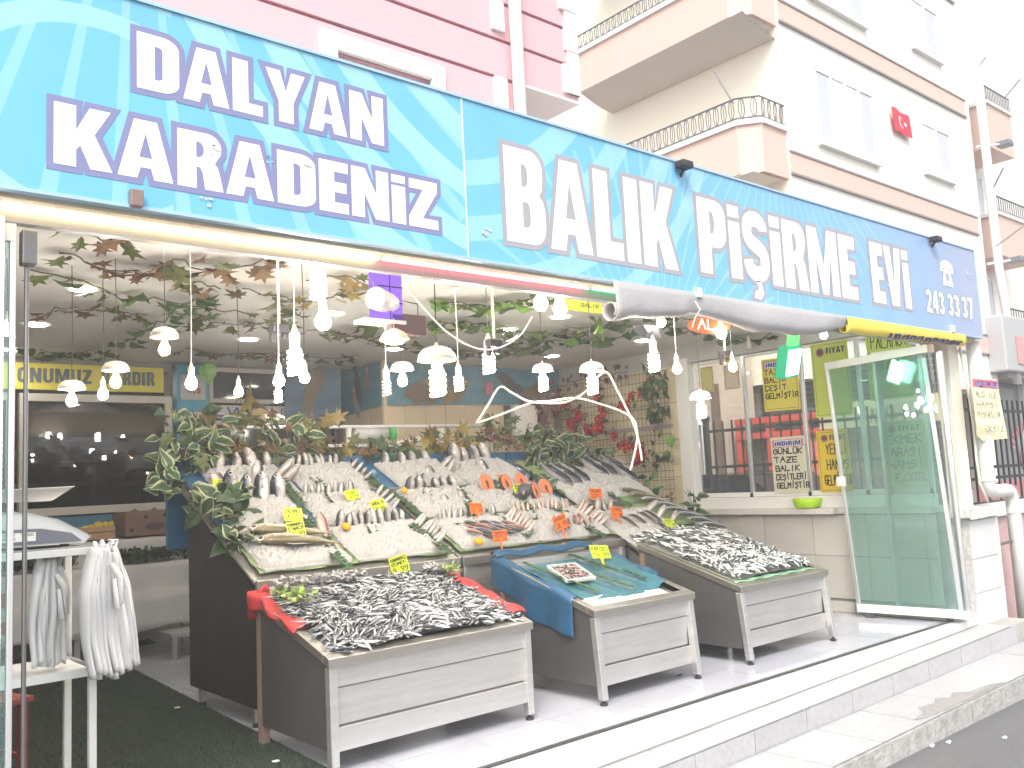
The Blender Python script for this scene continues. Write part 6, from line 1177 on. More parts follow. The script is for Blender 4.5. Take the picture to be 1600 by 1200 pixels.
bush('small green plant with rosebuds at the foot of the wire rack', (7.62, 6.75, 1.24), (.16, .12, .22), ['green', 'vari'], 24, .15)
bush('dry brown sprig beside the rack foot', (7.75, 6.6, 1.12), (.18, .1, .14), ['olive', 'brown'], 12, .12)
bush('glossy variegated rubber plant sprig below the window jamb', (7.72, 6.1, 1.10), (.10, .08, .22), ['vari'], 9, .22)
# fern strips between the trays
FERN = lm('fern_strip_green', (.04, .085, .035), .2)
def fern(label, pts, w=.05, dens=95, stem=True):
    P = [Vector(p_) for p_ in pts]; t = thing('fern_strip', label, 'fern strip', P[0]); b = MB(); b.tube(P, .005, 5); b.build('stem', STEMG, t); b = MB(); Ls = [(q-p_).length for p_, q in zip(P, P[1:])]
    for (p_, q), L in zip(zip(P, P[1:]), Ls):
        tg = (q-p_).normalized(); sd_ = tg.cross(nS).normalized(); n = max(2, int(L*dens))
        for i in range(n):
            c = p_.lerp(q, i/n)
            for s_ in (1, -1):
                d = (sd_*s_+tg*.35+nS*rp.uniform(-.1, .7)).normalized(); w_ = w*rp.uniform(.7, 1.15); e_ = tg*.008; b.add([c-e_, c+e_, c+d*w_*.7+e_*1.3, c+d*w_, c+d*w_*.7-e_*1.3], [(0, 1, 2, 3, 4)])
    tag(b.build('leaflets', FERN, t), kind='stuff')
def fp(px, y0=5.6, z0=1.02): return [aton(x, y, y0, z0, SL) for x, y in px]
FS = [('fern strip down the right part of the top left tray', [(390, 738), (396, 760), (400, 782)]), ('wide fern strip between the first and second top trays', [(437, 745), (450, 765), (470, 788)]), ('curved fern strip across the second top tray', [(487, 745), (505, 760), (522, 785)]), ('broad fern strip left of the bream trays', [(575, 748), (600, 765), (640, 790), (650, 805)]),
 ('short fern strip in the left bream tray', [(655, 740), (663, 757), (668, 775)]), ('fern strip between the two bream trays running down', [(697, 748), (718, 765), (733, 790), (738, 822)]), ('short fern strip in the right bream tray', [(777, 752), (779, 765)]), ('fern strip in the salmon tray', [(812, 775), (826, 795), (835, 812)]),
 ('short fern strip in the bonito tray at the left', [(425, 818), (432, 838)]), ('broad fern strip right of the bonito tray', [(462, 790), (480, 812), (500, 840)]), ('curved fern strip in the second row tray', [(558, 788), (570, 805), (585, 838)]), ('broad fern strip between the olive fish and the ringed tray', [(508, 838), (520, 865), (545, 888)]),
 ('broad fern strip right of the second row little fish', [(635, 790), (660, 810), (688, 838)]), ('broad fern strip right of the ringed front tray', [(640, 820), (670, 840), (705, 866)]), ('fern strip sloping above the red mullet', [(758, 795), (790, 818), (828, 838)]), ('broad fern strip right of the salmon', [(855, 790), (880, 800), (905, 815)]),
 ('broad fern strip right of the red mullet', [(893, 815), (920, 825), (945, 840)]), ('fern strip beside the upper orange tag', [(925, 780), (938, 800)]), ('fern strip between the two bonito trays', [(950, 770), (968, 782), (985, 792)]), ('fern strip left of the sardine table', [(1020, 812), (1035, 825)]), ('short fern sprig in the bass tray', [(996, 795), (1003, 808)])]
for lb, px in FS: fern(lb, fp(px))
p3 = lambda x, y: (x, y, Q3(0, y).z+.0)
fern('long dark fern strip left of the shrimp tray', [p3(4.52, 5.22), p3(4.58, 4.9), p3(4.66, 4.58)], .018, 220); fern('dark fern strip right of the shrimp tray', [p3(4.90, 4.86), p3(4.95, 4.7), p3(5.0, 4.56)], .018, 220)
fern('long fern strip at the right of the teal sheet', [p3(5.05, 5.26), p3(5.12, 5.0), p3(5.16, 4.85)], .022, 220); fern('short dark fern strip at the front right of the teal sheet', [p3(5.22, 4.86), p3(5.26, 4.66)], .018, 220)

# ================================================================ LAMPS
SOCK = mat('socket_cream', (.66, .62, .52), .5); SHADE = mat('shade_cream', (.70, .64, .54), .5); CORDB = mat('cord_black', (.03, .03, .03), .6); CORDW = mat('cord_white', (.66, .64, .58), .5)
def bulb_mesh(m):
    b = MB(); b.lathe([(.0001, -.03), (.014, -.028), (.025, -.018), (.030, -.003), (.029, .01), (.022, .026), (.015, .04)], 14, cap=False); return b.mesh('glass_bulb', m, True)
def cfl_mesh(m, r=.024, h=.10, turns=4.5):
    b = MB(); n = int(turns*10); b.tube([(r*math.cos(i*2*math.pi/10), r*math.sin(i*2*math.pi/10), -h*i/n) for i in range(n+1)], .0085, 6); b.tube([(0, 0, 0), (0, 0, -h)], .012, 6); return b.mesh('spiral_tube', m, True)
BM = {('a', 'c'): bulb_mesh(LCOOL), ('a', 'w'): bulb_mesh(LWARM), ('s', 'c'): cfl_mesh(LCOOL), ('s', 'w'): cfl_mesh(LWARM), ('s', 'off'): cfl_mesh(mat('unlit_tube', (.7, .7, .68), .3))}
b = MB(); b.lathe([(.012, .0), (.016, .004), (.017, .045), (.010, .055), (.004, .075)], 10); SOCKM = b.mesh('socket', SOCK, True)
b = MB(); b.lathe([(.0001, .045), (.03, .043), (.055, .033), (.07, .015), (.076, -.012), (.072, -.012), (.052, .02), (.016, .03)], 20, cap=False); DOMEM = b.mesh('shade', SHADE, True)
b = MB(); b.lathe([(.003, 0), (.006, .02), (.018, .05), (.030, .062)], 12, cap=True); FLAREM = b.mesh('cable_cup', SOCK, True)
def lamp(px_, py_, depth, kind, col, label, dome=False, top=2.99, scale=1.0, cord=True, flare=False, bulb_up=.04):
    d = ray(px_, py_); p = CAM+d*(depth/d.dot(Fw)); p = p if p.y > 4.1 else CAM+d*(4.1/d.y); hb = .03 if kind == 'a' else .05
    t = thing('hanging_lamp', label, 'lamp', p)
    s = scale; top0 = Vector((0, 0, .04*s)) if kind == 'a' else Vector((0, 0, .05*s))
    inst('light_bulb', BM[(kind, col)], t, (0, 0, 0) if kind == 'a' else (0, 0, .045*s), None, s); inst('socket', SOCKM, t, top0, None, s*(1.0 if kind == 'a' else 1.35))
    if dome: inst('shade', DOMEM, t, top0+Vector((0, 0, .042*s)), None, s)
    z1 = top-p.z
    if cord and z1 > .12:
        b = MB(); b.tube([(p.x, p.y, p.z+top0.z+.07*s), (p.x+.004, p.y, p.z+(top0.z+z1)/2), (p.x, p.y, top)], .003, 5); b.build('cord', CORDB if dome or not flare else CORDW, t)
        if flare: inst('cable_cup', FLAREM, t, (0, 0, z1-.065), None, 1)
    return t
LP = [(257, 547, 5.2, 'a', 'w', 'warm bulb under a cream dome shade, largest of the left lamps', True), (181, 598, 5.5, 'a', 'c', 'cool bulb under a dome shade in front of the yellow sign', True), (112, 627, 5.6, 'a', 'c', 'cool bulb under a dome shade before the dark window', True), (161, 617, 5.8, 'a', 'c', 'bare cool bulb between two domed lamps at the left', False),
 (299, 600, 5.0, 'a', 'c', 'cool bulb on a flared cord before the blue picture column', False), (373, 613, 6.4, 'a', 'c', 'small cool bulb before the dark transom', False), (436, 596, 5.2, 'a', 'c', 'cool bulb on a flared cord above the golden maple leaf', False), (435, 618, 8.0, 's', 'c', 'small spiral lamp hanging low behind a cool bulb', False),
 (476, 591, 5.8, 'a', 'c', 'cool bulb just right of the big left spiral lamp', False), (461, 564, 5.0, 's', 'c', 'large bright spiral lamp on a flared cord at the left', False), (497, 444, 3.95, 's', 'c', 'spiral lamp nearest the fascia', False), (505, 504, 4.4, 'a', 'c', 'big cool globe below the nearest spiral lamp', False),
 (604, 605, 6.2, 's', 'off', 'unlit spiral lamp left of the fish banner picture', False), (629, 596, 6.0, 'a', 'c', 'cool bulb under a dome shade left of the warm spiral lamp', True), (684, 596, 5.2, 's', 'w', 'large warm spiral lamp under a dome shade in the middle', True), (717, 598, 6.8, 's', 'c', 'small spiral lamp right of the warm spiral lamp', False),
 (764, 566, 5.6, 's', 'c', 'bright spiral lamp hanging above the white hose', False), (845, 475, 4.3, 'a', 'c', 'left one of two big cool globes at the fascia', False), (875, 483, 4.4, 'a', 'c', 'right one of two big cool globes at the fascia', False), (849, 598, 6.6, 's', 'c', 'small spiral lamp under a dome before the fish banner end', True),
 (926, 601, 5.9, 's', 'c', 'spiral lamp under a dome in front of the rose garlands', True), (1022, 565, 5.4, 's', 'c', 'bright thick spiral lamp before the wire rack top', False), (1058, 577, 6.2, 'a', 'w', 'small warm bulb in front of the dense ivy bunch', False), (1033, 504, 4.6, 'a', 'c', 'cool bulb just under the rolled grey sheet', False),
 (1127, 521, 4.9, 'a', 'c', 'cool globe under the red disc sign', False), (1145, 574, 5.9, 'a', 'w', 'warm bulb below a black bracket by the window', False), (1096, 641, 6.6, 's', 'c', 'spiral lamp under a dome in front of the window jamb', True), (1287, 524, 5.6, 'a', 'c', 'cool globe at the right end of the grey sheet', False), (10, 517, 5.4, 'a', 'c', 'cool bulb cut by the left edge behind the glass panel', False)]
for i, (x, y, dp, k, c, lb, dm) in enumerate(LP): lamp(x, y, dp, k, c, lb, dm, scale={9: 1.35, 10: 1.3, 11: 1.35, 14: 1.5, 16: 1.2, 17: 1.45, 18: 1.45, 21: 1.25, 24: 1.3, 20: 1.1}.get(i, 1.05), flare=i in (4, 6, 9, 15, 12, 22), cord=i not in (17, 18, 23, 24, 27))
# downlights
b = MB(); b.lathe([(.0001, 0), (.085, 0)], 24, cap=False); b2 = MB(); b2.lathe([(.085, .003), (.10, .0), (.105, .006)], 24, cap=False)
DM, DR = b.mesh('diffuser', LDOWN), b2.mesh('trim_ring', ALUW)
for i, (x, y) in enumerate(((130, 453), (57, 508), (258, 377), (20, 547), (388, 531), (520, 491), (690, 438), (617, 546), (792, 516), (875, 496), (862, 557), (425, 452), (318, 574), (1005, 533), (640, 420))):
    if i in (11, 14): continue
    p = at(x, y, 'z', 2.992); t = thing('downlight', ['round recessed downlight left of the brown garland', 'round recessed downlight above the yellow sign end', 'round recessed downlight nearest the fascia at the left', 'round recessed downlight cut off by the glass panel', 'round recessed downlight behind the black camera', 'round recessed downlight beside the big cool globe', 'round recessed downlight behind the purple box', 'round recessed downlight right of the hanging shade', 'round recessed downlight in the middle of the green garlands', 'round recessed downlight below the pair of globes', 'round recessed downlight before the fish banner end', '', 'round recessed downlight at the rear beside the heart leaf', 'round recessed downlight near the top of the wire rack', ''][i], 'ceiling light', p)
    inst('diffuser', DM, t); inst('trim_ring', DR, t)
# hanging warm shade and globe, black spot camera
p = under(616, 528, 4.6); t = thing('pendant_shade', 'glowing warm pendant shade under the paper roll', 'lamp', p); b = MB(); b.lathe([(.02, .05), (.06, .03), (.085, -.01), (.082, -.015), (.055, .02), (.0001, .03)], 18, p, cap=False); b.build('shade', mat('shade_peach', (.75, .55, .4), .5), t, True); b = MB(); b.lathe([(.0001, -.035), (.05, -.03), (.062, -.012), (.05, .005), (.0001, .012)], 16, p, cap=False); b.build('diffuser', emis('warm_glow', (1, .82, .55), 14), t, True)
MB().tube([p+Vector((0, 0, .05)), p+Vector((.01, .03, 2.95-p.z))], .004, 5).build('cord', CORDW, t)
for i, (x, y, dp, lb) in enumerate(((436, 512, 5.3, 'small black spot camera on the ceiling above the cool bulbs'), (772, 535, 5.2, 'small black bracket lamp head over the white hose'), (1133, 552, 5.6, 'black double bracket hanging above the warm window bulb'))):
    p = under(x, y, dp); t = thing('ceiling_bracket', lb, 'bracket', p); MB().box(p.x-.05, p.y-.03, p.z-.03, p.x+.05, p.y+.03, p.z+.02).build('head', BLACKP, t, bevel=.008); MB().box(p.x-.06, p.y-.02, p.z-.09, p.x-.03, p.y+.02, p.z-.03).build('lens', BLACKP, t, bevel=.008); MB().box(p.x+.02, p.y-.02, p.z-.07, p.x+.05, p.y+.02, p.z-.03).build('lens', BLACKP, t, bevel=.008); MB().tube([p, (p.x, p.y, 2.995)], .008, 6).build('stem', SOCK, t)
# green floodlight near the window
FG = [at(1205, 535, 'y', 4.5), at(1240, 585, 'y', 4.5)]; c = at(1238, 566, 'y', 4.55); t = thing('green_floodlight', 'rectangular floodlight glowing green white hung by the side window', 'floodlight', c)
Fm = frame((1, .15, .16), (-.25, -.35, 1)); bx = lambda x0, y0, z0, x1, y1, z1: [c+Fm @ Vector(v) for v in MB().box(x0, y0, z0, x1, y1, z1).v]
b = MB(); b.add(bx(-.17, -.01, -.15, .17, .09, .15), MB().box(0, 0, 0, 1, 1, 1).f); b.build('housing', mat('flood_green_glow', (.005, .28, .14), .4, emit=.12, ecol=(0, .6, .3)), t, bevel=.02)  # housing emits faintly: the lamp's green spill is put into its material
b = MB(); b.add(bx(-.12, -.022, -.115, .12, -.011, .115), MB().box(0, 0, 0, 1, 1, 1).f); b.build('lamp_face', emis('flood_face', (.55, 1, .75), 14), t)
b = MB(); b.add(bx(-.05, .0, .151, .10, .06, .27), MB().box(0, 0, 0, 1, 1, 1).f); b.build('bracket', mat('bracket_green_glow', (.1, .7, .15), .5, emit=.3), t)  # bracket glows as well, imitating green light spilled on it
MB().tube([c+Vector((0, 0, .2)), (c.x, c.y, 3.0)], .01, 6).build('stem', CORDB, t)

# ================================================================ LEFT SIDE OF THE SHOP
TURF = mat('turf', (.022, .034, .022), .9, noise=[(20, .5, (.03, .048, .03)), (3, .4, (.016, .026, .018))], bump=(260, 1, .01))
def turf(label, poly, n, seed):
    t = thing('grass_mat', label, 'mat', (poly[0][0], poly[0][1], .004)); MB().prism(poly, 'z', .003, .012).build('backing', TURF, t)
    r = random.Random(seed); b = MB(); xs = [p[0] for p in poly]; ys = [p[1] for p in poly]
    def inside(x, y): return all((poly[(i+1) % len(poly)][0]-poly[i][0])*(y-poly[i][1])-(poly[(i+1) % len(poly)][1]-poly[i][1])*(x-poly[i][0]) > 0 for i in range(len(poly)))
    while len(b.f) < n:
        x = r.uniform(min(xs), max(xs)); y = min(ys)+(max(ys)-min(ys))*r.random()**1.6
        if inside(x, y): a = r.uniform(0, 6.3); w_, h_ = .004, r.uniform(.010, .022); b.add([(x-w_*math.cos(a), y-w_*math.sin(a), .011), (x+w_*math.cos(a), y+w_*math.sin(a), .011), (x+r.uniform(-.012, .012), y+r.uniform(-.012, .012), .011+h_)], [(0, 1, 2)])
    tag(b.build('blades', mat('turf_blade', (.03, .052, .032), .7, noise=(4, .5, (.02, .036, .024))), t), kind='stuff')
turf('dark green artificial grass mat left of the fish counters', [(-1.5, 3.97), (2.44, 3.97), (2.53, 5.44), (2.74, 8.75), (-1.5, 8.75)], 42000, 1)
turf('small dark green mat scrap in front of the white bench', [(2.9, 9.7), (3.38, 9.82), (3.42, 10.4), (3.0, 10.4)][:4], 400, 2)
for i, (px_, py_) in enumerate(((431, 1190), (277, 1106))): p = at(px_, py_, 'z', .02); b = MB(); b.lathe([(.0001, .0), (.02, .001), (.022, .004), (.0001, .006)], 10, cap=False); o = b.build('litter', WHITE, None); o.location = p; tag(o, ['pale round scrap on the green mat near the anchovy table', 'tiny pale scrap on the green mat by the dark counter'][i], 'litter')
# weighing stand
t = thing('weighing_stand', 'white square tube stand holding the scale at the left edge', 'stand', (.8, 5, 0)); WS = mat('stand_white', (.72, .72, .70), .4, noise=(9, .25, (.5, .48, .45)))
xr, yn, yf_, zt, zs_ = 1.36, 4.77, 5.24, 1.28, .70
for (x, y) in ((xr-.035, yn), (xr-.035, yf_-.035), (.2, yn), (.2, yf_-.035)): MB().box(x, y, 0, x+.035, y+.035, zt-.036).build('leg', WS, t, bevel=.003)
b = MB(); b.box(.2, yn-.002, zt-.035, xr+.002, yn+.035, zt); b.box(.2, yf_-.035, zt-.035, xr+.002, yf_, zt); b.box(xr-.035, yn+.036, zt-.035, xr+.002, yf_-.036, zt); b.build('top_frame', WS, t, bevel=.003)
MB().box(.2, yn+.01, zt+.001, xr-.02, yf_-.01, zt+.008).build('top_plate', mat('plate_grey', (.30, .31, .32), .4), t)
b = MB(); b.box(.2, yn-.004, zs_-.035, xr+.004, yn-.0005, zs_); b.box(.2, yf_+.0005, zs_-.035, xr+.004, yf_+.004, zs_); b.box(xr+.0005, yn, zs_-.035, xr+.004, yf_, zs_); b.box(.2, yn+.001, zs_-.006, xr-.036, yf_-.001, zs_+.002); b.build('shelf', WS, t)
t = thing('weighing_scale', 'white and grey electronic scale with a steel pan on the white stand', 'scale', (.95, 5.0, zt+.01)); z0 = zt+.03
body = [(.60, z0), (1.32, z0), (1.345, z0+.02), (1.335, z0+.035), (1.20, z0+.115), (1.07, z0+.155), (.6, z0+.16)]
MB().prism([(x, z) for x, z in body], 'y', 4.84, 5.16).build('housing', mat('scale_white', (.68, .68, .68), .35), t, bevel=.012)
MB().prism([(.60, z0+.002), (1.31, z0+.002), (1.26, z0+.045), (1.12, z0+.075), (.6, z0+.08)], 'y', 4.832, 4.838).build('grey_flank', mat('scale_grey', (.16, .17, .21), .4), t)
MB().box(.80, 4.829, z0+.018, 1.10, 4.831, z0+.060).build('data_label', LW, t); b = MB(); hand(b, 'KAPASİTE', .82, z0+.045, .28, .009, .002, lambda u, v: (u, 4.8283, v)); hand(b, '0.2-30', .82, z0+.028, .2, .009, .002, lambda u, v: (u, 4.8283, v)); b.build('print', INK, t)
MB().hexa([(.3, 4.86, z0+.205), (1.18, 4.86, z0+.205), (1.18, 5.14, z0+.205), (.3, 5.14, z0+.205), (.3, 4.80, z0+.262), (1.27, 4.80, z0+.272), (1.27, 5.20, z0+.272), (.3, 5.20, z0+.262)]).build('pan', STEEL, t, bevel=.008)
MB().box(.45, 4.9, z0+.16, 1.02, 5.1, z0+.20).build('pan_support', BLACKP, t, bevel=.01)
for x in (.8, 1.24): MB().lathe([(.022, 0), (.022, .022), (.016, .03)], 10, (x, 4.88, zt+.008)).build('foot', BLACKP, t)
BAG = mat('bag_white', (.64, .64, .64), .35, noise=(6, .3, (.52, .52, .53)), bump=((30, 30, 3), .5, .01))
def bags(label, c, w, h, n, yaw, seed, skew=0.):
    t = thing('plastic_bag_bundle', label, 'plastic bags', c); r = random.Random(seed); C0 = Vector(c); e1 = Vector((math.cos(yaw), math.sin(yaw), 0)); e2 = Vector((-math.sin(yaw), math.cos(yaw), 0))
    for k in range(n):
        f0 = (k+.5)/n-.5; ph = r.uniform(0, 6); lk = h*(1-.10*abs(f0)-.04*r.random()); x0 = f0*w; dep = .045*(r.random()-.5)
        def fn(u, v):
            sp = .34+.66*min(1, v*3.0)**.8; x = x0*sp+skew*v*v*h+(w/n)*1.7*(u-.5)*(.5+.5*sp)
            fold = -.032*math.sin(u*math.pi)**.7*(.5+.5*v)+.013*math.sin(u*12+ph+v*2.5)+.006*math.sin(u*31+ph)+.006*math.sin(v*9+ph)
            return C0+e1*x+e2*(fold+dep)+Vector((0, 0, -lk*v-.012*math.sin(u*5+ph)*v+.02*(1-v)*math.sin(u*3+ph)))
        g_ = MB().grid(fn, 14, 22).build('bag', BAG, t, smooth=True); sm_ = g_.modifiers.new('thickness', 'SOLIDIFY'); sm_.thickness = .006
    for k in range(5): b = MB(); b.tube([C0+e1*(-.05+.025*k)+Vector((0, 0, -.04)), C0+e1*(-.05+.03*k)+Vector((r.uniform(-.01, .01), .01, .035+.03*r.random())), C0+e1*(-.03+.02*k)+Vector((0, -.01, .06*r.random()))], [.012, .016, .005], 6); b.build('handle_loop', BAG, t, smooth=True)
    b = MB(); b.tube([C0+e1*.02+Vector((0, -.07, -.06)), C0+e1*.06+Vector((0, -.10, -.12)), C0+e1*.07+Vector((0, -.10, -.25)), C0+e1*.045+Vector((0, -.10, -.27)), C0+e1*.03+Vector((0, -.09, -.13))], [.012, .016, .014, .014, .01], 7); b.build('handle_loop', BAG, t, smooth=True)
bags('large bundle of white carrier bags hung on the near end of the stand', (1.36, 4.66, 1.26), .30, .60, 9, .55, 4, .10)
bags('smaller bundle of white carrier bags behind the large one', (1.17, 4.88, 1.22), .17, .50, 5, .5, 7, .0)
# red chairs
RW_ = mat('red_wood', (.26, .055, .04), .55, noise=(8, .4, (.18, .035, .03)))
def chair(label, x, y, rz, sh=.45, bh=.95):
    t = thing('wooden_chair', label, 'chair', (x, y, 0), rz)
    def bx_(n, *a): MB().box(*a).build(n, RW_, t, world=False, bevel=.004)
    for sx in (-.2, .16): bx_('leg', sx, -.2, 0, sx+.04, -.16, sh-.03); bx_('leg', sx, .16, 0, sx+.04, .2, bh)
    bx_('seat', -.22, -.22, sh-.03, .22, .2, sh); bx_('back_rail', -.16, .165, bh-.1, .16, .195, bh-.01); bx_('back_rail', -.16, .165, bh-.27, .16, .195, bh-.19)
    for k in range(3): bx_('back_slat', -.11+k*.09, .17, sh+.06, -.07+k*.09, .19, bh-.27)
    for sx in (-.19, .17): bx_('stretcher', sx, -.16, .18, sx+.02, .16, .21)
chair('red wooden chair seen through the weighing stand', .95, 5.55, .35, .5, 1.0); chair('second red wooden chair lower behind the stand legs', 1.15, 6.5, -.2); chair('third red wooden chair at the far left behind the glass', .55, 6.9, .5)
# rear bench with cloth, boxes, greens
CLO = mat('bench_cloth', (.50, .49, .47), .6, noise=(3, .4, (.38, .37, .36)), bump=(5, .5, .02))
t = thing('cloth_covered_bench', 'tiered bench under a grey white cloth at the back left', 'bench', (2.4, 9.5, 0))
def tiers(u, v):
    prof = [(10.0, 1.12), (9.55, 1.10), (9.5, .88), (9.22, .86), (9.18, .60), (9.02, .58), (9.0, .27)]; f_ = v*(len(prof)-1); j = min(int(f_), len(prof)-2); q = f_-j; y = prof[j][0]*(1-q)+prof[j+1][0]*q; z = prof[j][1]*(1-q)+prof[j+1][1]*q
    return (1.0+2.55*u, y+.012*math.sin(u*40+v*9)*(v), z+.012*NZ.noise(Vector((u*14, v*7, 1)))+(.02*math.sin(u*23) if v > .97 else 0))
o = MB().grid(tiers, 60, 30).build('cloth', CLO, t, smooth=True); s_ = o.modifiers.new('thickness', 'SOLIDIFY'); s_.thickness = .006
for x in (1.2, 2.4, 3.4): MB().box(x, 9.1, 0, x+.05, 9.15, .5).build('leg', STEEL, t); 
MB().box(1.05, 9.25, .3, 3.5, 9.95, .34).build('lower_shelf', STEEL, t)
t = thing('cardboard_box', 'brown cardboard fruit box with round holes on the rear bench', 'box', (3.28, 9.8, 1.13)); CB = mat('cardboard', (.20, .12, .09), .8, noise=(5, .3, (.16, .1, .07)))
MB().box(3.02, 9.62, 1.13, 3.62, 9.98, 1.38).build('carton', CB, t, bevel=.006)
b = MB()
for (x, z) in ((3.08, 1.19), (3.22, 1.32), (3.42, 1.33), (3.55, 1.19)): b.prism([(x+.018*math.cos(a), z+.018*math.sin(a)) for a in [k*.628 for k in range(10)]], 'y', 9.612, 9.619)
b.build('hole', mat('hole_dark', (.03, .02, .02), .9), t); MB().prism([(3.31+.10*math.cos(k*.52), 1.22+.04*math.sin(k*.52)) for k in range(12)], 'y', 9.614, 9.619).build('oval_print', mat('box_print', (.10, .06, .07), .7), t)
for k in range(3): MB().prism([(3.09+k*.2, 1.38), (3.17+k*.2, 1.38), (3.13+k*.2, 1.41)], 'y', 9.66, 9.70).build('tab', CB, t)
t = thing('lemon_crate', 'low wooden crate of lemons beside the cardboard box', 'crate', (2.62, 9.8, 1.13)); WD = mat('crate_wood', (.42, .27, .14), .7)
b = MB()
for z in (1.14, 1.2): b.box(2.3, 9.62, z, 2.92, 9.635, z+.05); b.box(2.3, 9.95, z, 2.92, 9.965, z+.05); b.box(2.3, 9.636, z, 2.312, 9.949, z+.05); b.box(2.908, 9.636, z, 2.92, 9.949, z+.05)
b.build('slat_frame', WD, t); MB().box(2.3, 9.62, 1.125, 2.92, 9.96, 1.138).build('base', WD, t)
lb_ = MB(); lb_.lathe([(.001, -.04), (.018, -.034), (.032, -.015), (.033, .01), (.022, .03), (.008, .04), (.001, .046)], 10, cap=False); LM = lb_.mesh('lemon', mat('lemon_yellow', (.62, .45, .05), .5, rnd=.2), True)
for k in range(26): tag(inst('lemon', LM, None, (2.35+.58*rf.random(), 9.67+.25*rf.random(), 1.19+.07*rf.random()), frame((rf.uniform(-1, 1), rf.uniform(-1, 1), .3))), 'small yellow lemon in the low wooden crate', 'lemon', 'lemons in the wooden crate')
t = thing('blue_crate', 'blue plastic crate behind the lemons on the rear bench', 'crate', (2.5, 9.98, 1.13)); MB().box(2.2, 9.975, 1.13, 3.0, 10.0, 1.36).build('side', mat('crate_blue', (.05, .16, .26), .5), t); MB().box(1.5, 9.975, 1.13, 2.15, 10.0, 1.33).build('side', mat('crate_blue', (.05, .16, .26), .5), t)
clump('parsley', 'dark parsley heaped on the white cloth of the rear bench', 'herbs', (3.1, 9.36, .90), (.48, .12, .10), 900, [lm('parsley_dark', (.03, .06, .03), .1), lm('parsley_mid', (.05, .09, .04), .1)], .05, 12)
clump('parsley', 'second heap of dark parsley further left on the bench', 'herbs', (2.15, 9.36, .90), (.35, .12, .12), 600, [MT['parsley_dark'], MT['parsley_mid']], .05, 13)
t = thing('low_steel_stool', 'small low steel step behind the dark counter side', 'stool', (3.0, 8.4, 0)); p = at(285, 992, 'z', .22); MB().box(p.x-.1, p.y, .2, p.x+.5, p.y+.4, .24).build('top', STEEL, t, bevel=.004)
for dx in (-.08, .44): MB().box(p.x+dx, p.y+.02, .0, p.x+dx+.04, p.y+.06, .2).build('leg', STEEL, t)
# ================================================================ BANNERS, HEATER, RAILS
BW = mat('banner_sea', (.07, .20, .27), .5, noise=[((2, 2, 9), .7, (.16, .34, .38)), ((1.5, 1.5, 6), .5, (.05, .13, .25))])
def fish_print(par, fn, shapes, nm='printed_fish'):
    for k, (cx, cy, L, a, col) in enumerate(shapes):
        pr = [(-.5, .0), (-.42, .10), (-.2, .17), (.1, .14), (.3, .05), (.48, .15), (.44, 0), (.48, -.15), (.3, -.05), (.1, -.13), (-.2, -.16), (-.42, -.1)][::-1]
        ca, sa = math.cos(a), math.sin(a); e = .0012+.0003*k
        P_2 = [(cx+L*(x*ca-y*sa), cy+L*(x*sa+y*ca)) for x, y in pr]; b = MB(); b.poly([P_2], lambda u, v: fn(u, v, e)); b.poly([[(cx+L*(x*.8*ca-(y*.45+.05)*sa), cy+L*(x*.8*sa+(y*.45+.05)*ca)) for x, y in pr[3:9]]], lambda u, v: fn(u, v, e+.0001), 1)
        b.build(nm, [mat('fish_print_%d' % (k % 3+int(col[0]*10)*3), col, .5), mat('fish_print_hi_%d' % (int(col[0]*10)), tuple(min(1, c*1.9) for c in col), .5)], par)
t = thing('fish_banner', 'long blue banner with printed fish along the top of the tiled back wall', 'banner', (7.2, 8.98, 2.5))
bf = lambda u, v, e=0: (5.80+2.8*u, 8.975-.01*math.sin(u*14)-e, (2.46+.06*u)*(1-v)+2.985*v)
b = MB(); b.grid(lambda u, v: bf(u, v), 40, 3); b.grid(lambda u, v: bf(u, v, -.004), 40, 3); b.build('sheet', BW, t, True)
br, gr_ = (.16, .12, .09), (.07, .08, .09)
F2 = lambda U, V, e=0: (lambda q: (q[0], q[1]-.003-e*2, q[2]))(bf(U/2.8, V/.5))
fish_print(t, F2, [(.45, .20, .5, .45, br), (.55, .14, .5, .5, br), (.75, .16, .5, .6, br), (.98, .16, .46, .7, (.2, .15, .08)), (1.1, .18, .4, .9, (.2, .15, .08)), (1.9, .3, .5, -.5, gr_), (2.05, .22, .4, -.2, gr_), (2.35, .18, .5, .2, (.12, .07, .06)), (2.5, .28, .45, .3, (.12, .07, .06)), (2.4, .1, .4, .1, (.12, .07, .06))])
MB().box(7.28, 8.95, 2.62, 7.40, 8.955, 2.78).build('pink_patch', mat('banner_pink', (.5, .2, .22), .5), t)
t = thing('side_banner', 'blue banner piece wrapping the tiled corner beside the dark pole', 'banner', (5.74, 9.4, 2.5))
sf = lambda u, v, e=0: (5.735-e-.01*math.sin(u*7), 9.0+.92*u, (2.46-.06*u)*(1-v)+2.985*v)
b = MB(); b.grid(lambda u, v: sf(u, v), 12, 3); b.build('sheet', BW, t, True); fish_print(t, lambda U, V, e=0: sf(U/.92, V/.5, e+.003), [(.55, .3, .5, 1.4, gr_), (.6, .12, .4, 1.2, (.3, .26, .24)), (.3, .35, .3, 1.5, (.35, .12, .1))])
t = thing('dark_pole', 'thin dark pole between the two banner pieces', 'pole', (5.7, 9.9, 2)); MB().box(5.68, 9.93, 1.0, 5.73, 9.98, 3.0).build('pole', mat('pole_dark', (.10, .085, .085), .6), t)
t = thing('hanging_banner', 'dark blue banner with a large printed fish hanging before the dark transom', 'banner', (5.3, 9.7, 2.5))
hf = lambda u, v, e=0: (4.96+.62*u, 9.93-.25*u-e, (2.32+.10*u+.03*math.sin(u*3))*(1-v)+2.97*v)
